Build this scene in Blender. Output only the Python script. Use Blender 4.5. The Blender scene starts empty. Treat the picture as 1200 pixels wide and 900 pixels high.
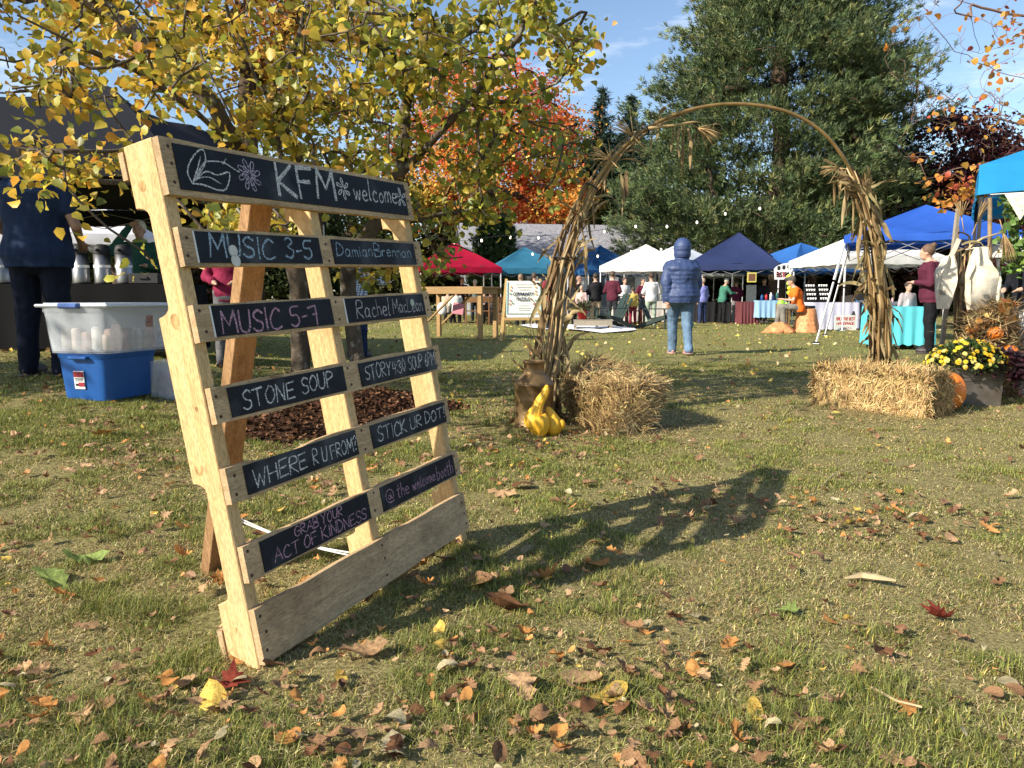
import bpy, bmesh, math, random
import numpy as np
from mathutils import Vector, Matrix

random.seed(7); rng = np.random.default_rng(11)
SC = bpy.context.scene; COL = SC.collection
R = math.radians

# ------------------------------------------------------------ camera, sky, sun, exposure
H = 0.84; PITCH = math.atan(100/900)
cam_d = bpy.data.cameras.new('camera'); cam_d.lens = 27.0; cam_d.sensor_width = 36.0
cam_d.clip_start = 0.05; cam_d.clip_end = 2000
cam = bpy.data.objects.new('camera', cam_d); COL.objects.link(cam)
cam.location = (0, 0, H); cam.rotation_euler = (math.pi/2-PITCH, 0, 0); SC.camera = cam

SUN_EL = R(31); SUN_TO = Vector((-0.85, -0.527, 0)).normalized()*math.cos(SUN_EL)+Vector((0, 0, math.sin(SUN_EL)))
W = bpy.data.worlds.new("World"); SC.world = W; W.use_nodes = True
nt = W.node_tree; nt.nodes.clear()
def wn(t): return nt.nodes.new(t)
sky = wn('ShaderNodeTexSky'); sky.sky_type = 'NISHITA'; sky.sun_disc = False
sky.sun_elevation = SUN_EL; sky.sun_rotation = math.atan2(SUN_TO.x, SUN_TO.y)
sky.air_density = 1.0; sky.dust_density = 0.6; sky.ozone_density = 2.0; sky.altitude = 50
bg = wn('ShaderNodeBackground'); bg.inputs['Strength'].default_value = 0.115
tc = wn('ShaderNodeTexCoord'); mp = wn('ShaderNodeMapping'); mp.inputs['Scale'].default_value = (2.2, 2.2, 9)
nz = wn('ShaderNodeTexNoise'); nz.inputs['Scale'].default_value = 1.6; nz.inputs['Detail'].default_value = 7; nz.inputs['Roughness'].default_value = .62
cr = wn('ShaderNodeValToRGB'); cr.color_ramp.elements[0].position = .54; cr.color_ramp.elements[1].position = .78
cr.color_ramp.elements[0].color = (0, 0, 0, 1); cr.color_ramp.elements[1].color = (.75, .75, .75, 1)
mx = wn('ShaderNodeMix'); mx.data_type = 'RGBA'; mx.inputs['B'].default_value = (7.2, 7.4, 7.8, 1)
wo = wn('ShaderNodeOutputWorld')
L = nt.links.new
L(tc.outputs['Generated'], mp.inputs['Vector']); L(mp.outputs['Vector'], nz.inputs['Vector']); L(nz.outputs['Fac'], cr.inputs['Fac'])
L(cr.outputs['Color'], mx.inputs['Factor']); L(sky.outputs['Color'], mx.inputs['A']); L(mx.outputs['Result'], bg.inputs['Color'])
L(bg.outputs['Background'], wo.inputs['Surface'])

sl = bpy.data.lights.new('sun', 'SUN'); sl.energy = 5.0; sl.angle = R(0.53); sl.color = (1.0, 0.91, 0.77)
so = bpy.data.objects.new('sun', sl); COL.objects.link(so)
so.rotation_euler = SUN_TO.to_track_quat('Z', 'Y').to_euler(); so.location = SUN_TO*60
SC.view_settings.view_transform = 'Standard'; SC.view_settings.look = 'None'
SC.view_settings.exposure = 0.80; SC.view_settings.gamma = 1.0; SC.view_settings.use_curve_mapping = False
SC.cycles.max_bounces = 6; SC.cycles.transparent_max_bounces = 12

# ------------------------------------------------------------ small maths
def sstep(x): x = np.clip(x, 0, 1); return x*x*(3-2*x)
def gz(x, y):                                      # height of the lawn: a gentle rise on the left
    x = np.asarray(x, float); y = np.asarray(y, float)
    yy = np.maximum(y, .5)
    r = .25*sstep((-x/yy-.24)/.36)*sstep((y-2)/4.2)*(1-sstep((y-16)/14))
    r = r + .13*np.exp(-(((x+1.33)/.8)**2+((y-5.5)/.95)**2))      # the mulch ring is mounded
    return r + .012*np.sin(x*1.7+.4)*np.cos(y*1.3)*sstep((y-1)/3)
def g(x, y): return float(gz(x, y))
def ray(px, py):
    a = (px-600)/900; b = (450-py)/900
    return Vector((a, math.cos(PITCH)+b*math.sin(PITCH), -math.sin(PITCH)+b*math.cos(PITCH)))
def P3(px, py, Y):                                 # the point of the place at distance Y seen in that direction
    d = ray(px, py); return Vector((0, 0, H))+d*(Y/d.y)
def XA(px, Y): return (px-600)/900*Y*1.0
def at(px, py):
    d = ray(px, py); Y = .84*d.y/-d.z
    for _ in range(30):
        p = P3(px, py, Y); Y = (H-g(p.x, p.y))*d.y/-d.z
    p = P3(px, py, Y); return Vector((p.x, p.y, g(p.x, p.y)))

_perm = rng.random((256, 256))
def vnoise(x, y):
    xi = np.floor(x).astype(int); yi = np.floor(y).astype(int); fx = sstep(x-xi); fy = sstep(y-yi)
    a = _perm[xi & 255, yi & 255]; b = _perm[(xi+1) & 255, yi & 255]; c = _perm[xi & 255, (yi+1) & 255]; d = _perm[(xi+1) & 255, (yi+1) & 255]
    return (a*(1-fx)+b*fx)*(1-fy)+(c*(1-fx)+d*fx)*fy
def fbm(x, y, o=4):
    s = 0; a = .5
    for i in range(o): s = s+a*vnoise(x*2**i+17*i, y*2**i+5*i); a *= .5
    return s/(1-.5**o)
def greenness(x, y):
    n = fbm(np.asarray(x)*1.5+3, np.asarray(y)*1.5+9, 4); m = fbm(np.asarray(x)*6.5+30, np.asarray(y)*6.5, 3)
    k = sstep((n*.42+m*.58-.40)/.24)
    k = np.clip(k-.34*sstep((np.asarray(x)-.1)/.9)*sstep((np.asarray(y)-1.7)/1.0), 0, 1)
    far = sstep((np.asarray(y)-5)/7)
    return np.clip(k*(1-far)+far*(.45+.5*k), 0, 1)

# ------------------------------------------------------------ materials
MATS = {}
def nodes(m):
    m.use_nodes = True; t = m.node_tree; return t, t.nodes['Principled BSDF'], t.nodes['Material Output']
def mat(name, col, rough=.7, var=.25, scale=6., bump=.15, metal=0., stretch=(1, 1, 1), spec=.4, detail=6, bscale=None, transl=0., attr=False, sheen=0., alpha=None, rnd=0., dirt=None):
    if name in MATS: return MATS[name]
    m = bpy.data.materials.new(name); t, b, out = nodes(m); N = t.nodes.new; K = t.links.new
    if rough >= .78: spec *= .3
    b.inputs['Roughness'].default_value = rough; b.inputs['Metallic'].default_value = metal
    b.inputs['Specular IOR Level'].default_value = spec
    tc = N('ShaderNodeTexCoord'); mp = N('ShaderNodeMapping'); mp.inputs['Scale'].default_value = stretch; K(tc.outputs['Object'], mp.inputs['Vector'])
    n = N('ShaderNodeTexNoise'); n.inputs['Scale'].default_value = scale; n.inputs['Detail'].default_value = detail; n.inputs['Roughness'].default_value = .6
    K(mp.outputs['Vector'], n.inputs['Vector'])
    mr = N('ShaderNodeMapRange'); mr.inputs['From Min'].default_value = .3; mr.inputs['From Max'].default_value = .7
    mr.inputs['To Min'].default_value = 1-var; mr.inputs['To Max'].default_value = 1+var; K(n.outputs['Fac'], mr.inputs['Value'])
    mul = N('ShaderNodeMix'); mul.data_type = 'RGBA'; mul.blend_type = 'MULTIPLY'; mul.inputs['Factor'].default_value = 1
    if attr:
        a = N('ShaderNodeAttribute'); a.attribute_name = 'col'; K(a.outputs['Color'], mul.inputs['A'])
    else: mul.inputs['A'].default_value = (*col, 1)
    K(mr.outputs['Result'], mul.inputs['B']); last = mul.outputs['Result']
    if rnd:
        oi = N('ShaderNodeObjectInfo'); m2 = N('ShaderNodeMapRange'); m2.inputs['To Min'].default_value = 1-rnd; m2.inputs['To Max'].default_value = 1+rnd
        K(oi.outputs['Random'], m2.inputs['Value'])
        q = N('ShaderNodeMix'); q.data_type = 'RGBA'; q.blend_type = 'MULTIPLY'; q.inputs['Factor'].default_value = 1
        K(last, q.inputs['A']); K(m2.outputs['Result'], q.inputs['B']); last = q.outputs['Result']
    if dirt:
        dn = N('ShaderNodeTexNoise'); dn.inputs['Scale'].default_value = dirt[1]; dn.inputs['Detail'].default_value = 5; K(tc.outputs['Object'], dn.inputs['Vector'])
        dr = N('ShaderNodeValToRGB'); dr.color_ramp.elements[0].position = dirt[2]; dr.color_ramp.elements[1].position = dirt[2]+.16; K(dn.outputs['Fac'], dr.inputs['Fac'])
        q = N('ShaderNodeMix'); q.data_type = 'RGBA'; K(dr.outputs['Color'], q.inputs['Factor']); K(last, q.inputs['A']); q.inputs['B'].default_value = (*dirt[0], 1); last = q.outputs['Result']
    K(last, b.inputs['Base Color'])
    if bump:
        bn = N('ShaderNodeTexNoise'); bn.inputs['Scale'].default_value = bscale or scale*5; bn.inputs['Detail'].default_value = 4; K(mp.outputs['Vector'], bn.inputs['Vector'])
        bp = N('ShaderNodeBump'); bp.inputs['Strength'].default_value = bump; bp.inputs['Distance'].default_value = .01; K(bn.outputs['Fac'], bp.inputs['Height']); K(bp.outputs['Normal'], b.inputs['Normal'])
    if sheen: b.inputs['Sheen Weight'].default_value = sheen
    if transl:
        tr = N('ShaderNodeBsdfTranslucent'); K(last, tr.inputs['Color']); ms = N('ShaderNodeMixShader'); ms.inputs[0].default_value = transl
        K(b.outputs[0], ms.inputs[1]); K(tr.outputs[0], ms.inputs[2]); K(ms.outputs[0], out.inputs['Surface'])
    if alpha is not None:
        src = ms.outputs[0] if transl else b.outputs[0]
        tp = N('ShaderNodeBsdfTransparent'); ms = N('ShaderNodeMixShader'); ms.inputs[0].default_value = alpha
        K(tp.outputs[0], ms.inputs[1]); K(src, ms.inputs[2]); K(ms.outputs[0], out.inputs['Surface'])
    MATS[name] = m; return m

def woodmat(name, c1, c2, axis=2, rough=.75, scale=1., stain=None, knots=True):
    if name in MATS: return MATS[name]
    m = bpy.data.materials.new(name); t, b, out = nodes(m); N = t.nodes.new; K = t.links.new
    b.inputs['Roughness'].default_value = rough; b.inputs['Specular IOR Level'].default_value = .25
    tc = N('ShaderNodeTexCoord'); oi = N('ShaderNodeObjectInfo')
    ad = N('ShaderNodeVectorMath'); ad.operation = 'ADD'; sc = N('ShaderNodeVectorMath'); sc.operation = 'SCALE'; sc.inputs['Scale'].default_value = 9
    cx = N('ShaderNodeCombineXYZ'); [K(oi.outputs['Random'], cx.inputs[i]) for i in range(3)]
    K(cx.outputs[0], sc.inputs[0]); K(tc.outputs['Object'], ad.inputs[0]); K(sc.outputs[0], ad.inputs[1])
    s = [22*scale]*3; s[axis] = 1.1*scale
    mp = N('ShaderNodeMapping'); mp.inputs['Scale'].default_value = s; K(ad.outputs[0], mp.inputs['Vector'])
    n0 = N('ShaderNodeTexNoise'); n0.inputs['Scale'].default_value = 1.2; n0.inputs['Detail'].default_value = 2; K(ad.outputs[0], n0.inputs['Vector'])
    n = N('ShaderNodeTexNoise'); n.inputs['Scale'].default_value = 2.2; n.inputs['Detail'].default_value = 8; n.inputs['Roughness'].default_value = .62; n.inputs['Distortion'].default_value = .55
    K(mp.outputs['Vector'], n.inputs['Vector'])
    r = N('ShaderNodeValToRGB'); e = r.color_ramp.elements; e[0].position = .3; e[1].position = .68
    e[0].color = (*c2, 1); e[1].color = (*c1, 1); K(n.outputs['Fac'], r.inputs['Fac']); last = r.outputs['Color']
    # broad tone
    mr = N('ShaderNodeMapRange'); mr.inputs['From Min'].default_value = .3; mr.inputs['From Max'].default_value = .7; mr.inputs['To Min'].default_value = .86; mr.inputs['To Max'].default_value = 1.1
    K(n0.outputs['Fac'], mr.inputs['Value'])
    q = N('ShaderNodeMix'); q.data_type = 'RGBA'; q.blend_type = 'MULTIPLY'; q.inputs['Factor'].default_value = 1; K(last, q.inputs['A']); K(mr.outputs[0], q.inputs['B']); last = q.outputs['Result']
    if knots:
        ks = [2.2]*3; ks[axis] = 1.3
        mk = N('ShaderNodeMapping'); mk.inputs['Scale'].default_value = [3.1*k for k in ks]; K(ad.outputs[0], mk.inputs['Vector'])
        v = N('ShaderNodeTexVoronoi'); v.inputs['Scale'].default_value = 1.; K(mk.outputs[0], v.inputs['Vector'])
        kr = N('ShaderNodeValToRGB'); ke = kr.color_ramp.elements; ke[0].position = .05; ke[1].position = .17; ke[0].color = (.85, .85, .85, 1); ke[1].color = (0, 0, 0, 1)
        K(v.outputs['Distance'], kr.inputs['Fac'])
        q = N('ShaderNodeMix'); q.data_type = 'RGBA'; K(kr.outputs['Color'], q.inputs['Factor']); K(last, q.inputs['A']); q.inputs['B'].default_value = (c2[0]*.5, c2[1]*.4, c2[2]*.35, 1); last = q.outputs['Result']
    if stain:
        dn = N('ShaderNodeTexNoise'); dn.inputs['Scale'].default_value = 7; dn.inputs['Detail'].default_value = 5; K(ad.outputs[0], dn.inputs['Vector'])
        dr = N('ShaderNodeValToRGB'); dr.color_ramp.elements[0].position = .55; dr.color_ramp.elements[1].position = .75; dr.color_ramp.elements[1].color = (.8, .8, .8, 1); K(dn.outputs['Fac'], dr.inputs['Fac'])
        q = N('ShaderNodeMix'); q.data_type = 'RGBA'; K(dr.outputs['Color'], q.inputs['Factor']); K(last, q.inputs['A']); q.inputs['B'].default_value = (*stain, 1); last = q.outputs['Result']
    fs = [330]*3; fs[axis] = 70; fm = N('ShaderNodeMapping'); fm.inputs['Scale'].default_value = fs; K(ad.outputs[0], fm.inputs['Vector'])
    fn_ = N('ShaderNodeTexNoise'); fn_.inputs['Scale'].default_value = 1; fn_.inputs['Detail'].default_value = 3; K(fm.outputs[0], fn_.inputs['Vector'])
    fr_ = N('ShaderNodeMapRange'); fr_.inputs['From Min'].default_value = .32; fr_.inputs['From Max'].default_value = .6; fr_.inputs['To Min'].default_value = .66; fr_.inputs['To Max'].default_value = 1.06; K(fn_.outputs['Fac'], fr_.inputs['Value'])
    q = N('ShaderNodeMix'); q.data_type = 'RGBA'; q.blend_type = 'MULTIPLY'; q.inputs['Factor'].default_value = 1; K(last, q.inputs['A']); K(fr_.outputs[0], q.inputs['B']); last = q.outputs['Result']
    dn2 = N('ShaderNodeTexNoise'); dn2.inputs['Scale'].default_value = 11; dn2.inputs['Detail'].default_value = 7; dn2.inputs['Roughness'].default_value = .7; K(ad.outputs[0], dn2.inputs['Vector'])
    dr2 = N('ShaderNodeValToRGB'); dr2.color_ramp.elements[0].position = .56; dr2.color_ramp.elements[1].position = .74; dr2.color_ramp.elements[1].color = (.55, .55, .55, 1); K(dn2.outputs['Fac'], dr2.inputs['Fac'])
    q = N('ShaderNodeMix'); q.data_type = 'RGBA'; K(dr2.outputs['Color'], q.inputs['Factor']); K(last, q.inputs['A']); q.inputs['B'].default_value = (c2[0]*.62, c2[1]*.62, c2[2]*.66, 1); last = q.outputs['Result']
    K(last, b.inputs['Base Color'])
    am = N('ShaderNodeMath'); am.operation = 'MULTIPLY_ADD'; K(fn_.outputs['Fac'], am.inputs[0]); am.inputs[1].default_value = .7; K(n.outputs['Fac'], am.inputs[2])
    bp = N('ShaderNodeBump'); bp.inputs['Strength'].default_value = .5; bp.inputs['Distance'].default_value = .003; K(am.outputs[0], bp.inputs['Height']); K(bp.outputs['Normal'], b.inputs['Normal'])
    MATS[name] = m; return m

PLY = ['pale_pine', (.62, .41, .20), (.45, .27, .11)]
def M_pine(axis): return woodmat('pine_%d' % axis, (.66, .46, .23), (.50, .31, .125), axis)
def M_slat(axis): return woodmat('weathered_slat_%d' % axis, (.60, .42, .235), (.40, .27, .14), axis, stain=(.27, .18, .10))
M_leg = woodmat('cedar_leg', (.38, .225, .105), (.24, .13, .055), 2)
M_black = mat('black_matt', (.012, .012, .013), .6, .3, 5)
M_dkmetal = mat('dark_steel', (.05, .05, .05), .5, .3, 30, metal=.6)
M_white = mat('white_paint', (.78, .78, .76), .5, .06, 4, bump=.03)
M_steel = mat('brushed_steel', (.30, .30, .30), .38, .08, 20, metal=1., bump=.03, stretch=(1, 1, .1))
M_alu = mat('white_tent_pole', (.72, .72, .72), .35, .06, 20, bump=.02)
M_chalkboard = mat('chalkboard_black', (.011, .013, .018), .7, .45, 9, bump=.12, bscale=220, dirt=((.055, .06, .068), 6, .53), spec=.2)

# ------------------------------------------------------------ mesh helpers
def npmesh(name, V, F, col=None, smooth=False):
    V = np.ascontiguousarray(V, np.float32); F = np.ascontiguousarray(F, np.int32)
    me = bpy.data.meshes.new(name); k = F.shape[1]
    me.vertices.add(len(V)); me.vertices.foreach_set('co', V.ravel())
    me.loops.add(F.size); me.loops.foreach_set('vertex_index', F.ravel())
    me.polygons.add(len(F)); me.polygons.foreach_set('loop_start', np.arange(0, F.size, k, dtype=np.int32))
    me.polygons.foreach_set('loop_total', np.full(len(F), k, np.int32))
    if smooth: me.polygons.foreach_set('use_smooth', np.ones(len(F), bool))
    if col is not None:
        a = me.color_attributes.new('col', 'FLOAT_COLOR', 'POINT')
        c = np.ones((len(V), 4), np.float32); c[:, :3] = col; a.data.foreach_set('color', c.ravel())
    me.update(calc_edges=True); return me
def link(name, me, m=None, parent=None, loc=None, rot=None):
    o = bpy.data.objects.new(name, me); COL.objects.link(o)
    if m and not me.materials: me.materials.append(m)
    if parent: o.parent = parent
    if loc is not None: o.location = loc
    if rot is not None: o.rotation_euler = rot
    return o
def tag(o, label=None, cat=None, group=None, kind=None):
    if label: o['label'] = label
    if cat: o['category'] = cat
    if group: o['group'] = group
    if kind: o['kind'] = kind
    return o
def thing(name, label, cat, loc=(0, 0, 0), rz=0, group=None):
    o = bpy.data.objects.new(name, None); COL.objects.link(o); o.location = loc; o.rotation_euler = (0, 0, rz); o.empty_display_size = .1
    return tag(o, label, cat, group)
def copytree(o, parent=None):
    c = o.copy(); COL.objects.link(c)
    if parent: c.parent = parent
    for ch in list(o.children): copytree(ch, c)
    return c

class MB:
    def __init__(s): s.v = []; s.f = []; s.c = None
    def add(s, vs, fs):
        b = len(s.v); s.v += [tuple(v) for v in vs]; s.f += [tuple(i+b for i in f) for f in fs]; return s
    def box(s, c, d, mtx=None, bev=0):
        x, y, z = [k/2 for k in d]; c = Vector(c)
        if bev <= 0:
            vs = [Vector((i*x, j*y, k*z)) for i in (-1, 1) for j in (-1, 1) for k in (-1, 1)]
            fs = [(0, 1, 3, 2), (4, 6, 7, 5), (0, 4, 5, 1), (2, 3, 7, 6), (0, 2, 6, 4), (1, 5, 7, 3)]
        else:
            b = min(bev, x*.9, y*.9, z*.9)
            bm = bmesh.new(); bmesh.ops.create_cube(bm, size=1, matrix=Matrix.Diagonal((2*x, 2*y, 2*z, 1)))
            bmesh.ops.bevel(bm, geom=bm.edges[:], offset=b, segments=1, affect='EDGES')
            bm.verts.index_update(); vs = [v.co.copy() for v in bm.verts]; fs = [tuple(v.index for v in f.verts) for f in bm.faces]; bm.free()
        if mtx is not None: vs = [mtx @ v for v in vs]
        return s.add([v+c for v in vs], fs)
    def bar(s, a, b, w, h=None, up=Vector((0, 0, 1)), bev=0):   # square bar from a to b
        a = Vector(a); b = Vector(b); h = h or w; d = b-a; L_ = d.length; z = d.normalized()
        if abs(z.dot(up)) > .98: up = Vector((0, 1, 0))
        x = z.cross(up).normalized(); y = z.cross(x)
        m = Matrix((x, y, z)).transposed()
        return s.box((a+b)/2, (w, h, L_), m, bev)
    def tube(s, pts, r, n=8, cap=True):
        pts = [Vector(p) for p in pts]; rs = r if hasattr(r, '__len__') else [r]*len(pts)
        base = len(s.v); prev = None
        for i, p in enumerate(pts):
            t = (pts[min(i+1, len(pts)-1)]-pts[max(i-1, 0)])
            t = t.normalized() if t.length > 1e-9 else Vector((0, 0, 1))
            if prev is None:
                x = t.orthogonal().normalized()
            else:
                x = prev-t*prev.dot(t); x = x.normalized() if x.length > 1e-6 else t.orthogonal().normalized()
            prev = x; y = t.cross(x)
            for k in range(n):
                a = 2*math.pi*k/n; s.v.append(tuple(p+(x*math.cos(a)+y*math.sin(a))*rs[i]))
        for i in range(len(pts)-1):
            for k in range(n):
                a = base+i*n+k; b = base+i*n+(k+1) % n; s.f.append((a, b, b+n, a+n))
        if cap:
            s.f.append(tuple(base+k for k in range(n))[::-1]); e = base+(len(pts)-1)*n; s.f.append(tuple(e+k for k in range(n)))
        return s
    def lathe(s, prof, n=24, c=(0, 0, 0), sx=1, sy=1, cap=True, fn=None):
        base = len(s.v); c = Vector(c)
        for r, z in prof:
            for k in range(n):
                a = 2*math.pi*k/n; rr = r*(fn(a, z) if fn else 1)
                s.v.append((c.x+rr*math.cos(a)*sx, c.y+rr*math.sin(a)*sy, c.z+z))
        m = len(prof)
        for i in range(m-1):
            for k in range(n):
                a = base+i*n+k; b = base+i*n+(k+1) % n; s.f.append((a, b, b+n, a+n))
        if cap:
            s.f.append(tuple(base+k for k in range(n))[::-1]); e = base+(m-1)*n; s.f.append(tuple(e+k for k in range(n)))
        return s
    def ell(s, c, rx, ry, rz, n=12, m=8, mtx=None):
        c = Vector(c); base = len(s.v)
        vs = [Vector((0, 0, -rz))]
        for i in range(1, m):
            t = math.pi*i/m
            for k in range(n):
                a = 2*math.pi*k/n; vs.append(Vector((rx*math.sin(t)*math.cos(a), ry*math.sin(t)*math.sin(a), -rz*math.cos(t))))
        vs.append(Vector((0, 0, rz)))
        if mtx is not None: vs = [mtx @ v for v in vs]
        s.v += [tuple(v+c) for v in vs]
        for k in range(n): s.f.append((base, base+1+(k+1) % n, base+1+k))
        for i in range(m-2):
            for k in range(n):
                a = base+1+i*n+k; b = base+1+i*n+(k+1) % n; s.f.append((a, b, b+n, a+n))
        e = base+1+(m-1)*n; l = base+1+(m-2)*n
        for k in range(n): s.f.append((l+k, l+(k+1) % n, e))
        return s
    def capsule(s, a, b, ra, rb, n=10):
        a = Vector(a); b = Vector(b); d = (b-a); L_ = max(d.length, 1e-6); d = d/L_; pts = []; rs = []
        for k in range(4): t = math.pi/2*(k/4); pts.append(a-d*ra*math.cos(t)); rs.append(max(ra*math.sin(t), ra*.08))
        pts.append(a); rs.append(ra); pts.append(b); rs.append(rb)
        for k in range(3, -1, -1): t = math.pi/2*(k/4); pts.append(b+d*rb*math.cos(t)); rs.append(max(rb*math.sin(t), rb*.08))
        return s.tube(pts, rs, n)
    def mesh(s, name, smooth=False, jitter=0):
        me = bpy.data.meshes.new(name); vs = s.v
        if jitter: vs = [(x+random.uniform(-jitter, jitter), y+random.uniform(-jitter, jitter), z+random.uniform(-jitter, jitter)) for x, y, z in vs]
        me.from_pydata(vs, [], s.f)
        if smooth: me.polygons.foreach_set('use_smooth', [True]*len(me.polygons))
        me.update(); return me
    def build(s, name, m, parent=None, smooth=False, loc=None, rot=None, jitter=0):
        return link(name, s.mesh(name, smooth, jitter), m, parent, loc, rot)
def smooth_angle(o, deg=40):
    try: o.data.set_sharp_from_angle(angle=R(deg))
    except Exception: pass
def rotz(a): return Matrix.Rotation(a, 3, 'Z')

# leaf cards: many small folded leaves with a shape, a colour each
def leafmesh(C, size, kind='ovate', cols=None, droop=.5, nrm=None, seed=0, aspect=1.):
    r = np.random.default_rng(seed); n = len(C); C = np.asarray(C, float); size = np.broadcast_to(np.asarray(size, float), (n,))
    if kind == 'ovate':      # folded heart shaped leaf : 7 verts, 6 faces (tris)
        T = np.array([[0, 0, 0], [-.42, .22, .10], [-.36, .62, .13], [0, 1.05, -.12], [.36, .62, .13], [.42, .22, .10], [0, .5, 0.0]])
        F = np.array([[0, 6, 1], [1, 6, 2], [2, 6, 3], [3, 6, 4], [4, 6, 5], [5, 6, 0]])
    elif kind == 'rhomb':
        T = np.array([[0, 0, 0], [-.38, .5, .08], [0, 1, 0], [.38, .5, .08]]); F = np.array([[0, 2, 1], [0, 3, 2]])
    elif kind == 'blade':
        T = np.array([[-.05, 0, 0], [.05, 0, 0], [0, 1, 0.05]]); F = np.array([[0, 1, 2]])
    T = T*[aspect, 1, 1]
    # frame: y axis = growth dir
    d = r.normal(size=(n, 3)); d[:, 2] = d[:, 2]*.5-droop*1.2
    if nrm is not None: d = d*.55+nrm
    d /= np.linalg.norm(d, axis=1)[:, None]
    u = r.normal(size=(n, 3)); u[:, 2] += 1.0
    x = np.cross(d, u); x /= np.linalg.norm(x, axis=1)[:, None]; z = np.cross(x, d)
    V = C[:, None, :]+size[:, None, None]*(T[None, :, 0:1]*x[:, None]+T[None, :, 1:2]*d[:, None]+T[None, :, 2:3]*z[:, None])
    k = len(T); FF = (F[None]+(np.arange(n)*k)[:, None, None]).reshape(-1, 3)
    cc = None if cols is None else np.repeat(cols, k, axis=0)
    return V.reshape(-1, 3), FF, cc
def palette(n, cs, ws, r, jit=.16):
    cs = np.array(cs); i = r.choice(len(cs), n, p=np.array(ws)/sum(ws)); c = cs[i]*(1+r.normal(0, jit, (n, 1)))
    return np.clip(c*(1+r.normal(0, .05, (n, 3))), .004, .95)
# ------------------------------------------------------------ ground
def graded(lo, hi, mid0, mid1, fine, coarse):
    a = list(np.arange(mid0, mid1+1e-6, fine)); s = fine
    b = []; x = mid0
    while x > lo: s = min(s*1.25, coarse); x -= s; b.append(x)
    s = fine; c = []; x = a[-1]
    while x < hi: s = min(s*1.25, coarse); x += s; c.append(x)
    return np.array(b[::-1]+a+c)
xs = graded(-400, 400, -6, 6, .12, 60); ys = graded(-60, 700, 0, 14, .12, 60)
X, Y = np.meshgrid(xs, ys, indexing='ij'); Z = gz(X, Y)
Z = Z+.010*(fbm(X*6, Y*6, 3)-.5)*(Y < 14)
nx, ny = X.shape; idx = np.arange(nx*ny).reshape(nx, ny)
F = np.stack([idx[:-1, :-1], idx[1:, :-1], idx[1:, 1:], idx[:-1, 1:]], -1).reshape(-1, 4)
gr = greenness(X, Y); me = npmesh('lawn_ground', np.stack([X, Y, Z], -1).reshape(-1, 3), F, np.repeat(gr.reshape(-1, 1), 3, 1), True)
m = bpy.data.materials.new('lawn_soil_and_thatch'); t, b, out = nodes(m); N = t.nodes.new; K = t.links.new
b.inputs['Roughness'].default_value = .95; b.inputs['Specular IOR Level'].default_value = .1
tc_ = N('ShaderNodeTexCoord'); n1 = N('ShaderNodeTexNoise'); n1.inputs['Scale'].default_value = 75; n1.inputs['Detail'].default_value = 8; n1.inputs['Roughness'].default_value = .7; K(tc_.outputs['Object'], n1.inputs['Vector'])
n2 = N('ShaderNodeTexNoise'); n2.inputs['Scale'].default_value = 2.1; n2.inputs['Detail'].default_value = 5; K(tc_.outputs['Object'], n2.inputs['Vector'])
at_ = N('ShaderNodeAttribute'); at_.attribute_name = 'col'
r1 = N('ShaderNodeValToRGB'); e = r1.color_ramp.elements; e[0].position = .32; e[0].color = (.080, .063, .026, 1); e[1].position = .66; e[1].color = (.44, .375, .165, 1); K(n1.outputs['Fac'], r1.inputs['Fac'])
r2 = N('ShaderNodeValToRGB'); e = r2.color_ramp.elements; e[0].position = .32; e[0].color = (.055, .058, .018, 1); e[1].position = .66; e[1].color = (.34, .33, .115, 1); K(n1.outputs['Fac'], r2.inputs['Fac'])
ma = N('ShaderNodeMath'); ma.operation = 'MULTIPLY_ADD'; K(n2.outputs['Fac'], ma.inputs[0]); ma.inputs[1].default_value = 1.3; ma.inputs[2].default_value = -.7
mb_ = N('ShaderNodeMath'); mb_.operation = 'ADD'; mb_.use_clamp = True; K(at_.outputs['Fac'], mb_.inputs[0]); K(ma.outputs[0], mb_.inputs[1])
mx_ = N('ShaderNodeMix'); mx_.data_type = 'RGBA'; K(mb_.outputs[0], mx_.inputs['Factor']); K(r1.outputs['Color'], mx_.inputs['A']); K(r2.outputs['Color'], mx_.inputs['B'])
K(mx_.outputs['Result'], b.inputs['Base Color'])
bp = N('ShaderNodeBump'); bp.inputs['Strength'].default_value = .7; bp.inputs['Distance'].default_value = .03; K(n1.outputs['Fac'], bp.inputs['Height']); K(bp.outputs['Normal'], b.inputs['Normal'])
ground = link('lawn_ground', me, m); tag(ground, 'grassy lawn with worn tan patches running back to the stalls', kind='structure')

MUL = (-1.33, 5.45, .86, 1.12)
def in_mulch(x, y, k=1.0):
    a = np.arctan2(y-MUL[1], x-MUL[0]); w = 1+.10*np.sin(3*a+1)+.06*np.sin(7*a)
    return ((x-MUL[0])/(MUL[2]*w*k))**2+((y-MUL[1])/(MUL[3]*w*k))**2 < 1
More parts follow.
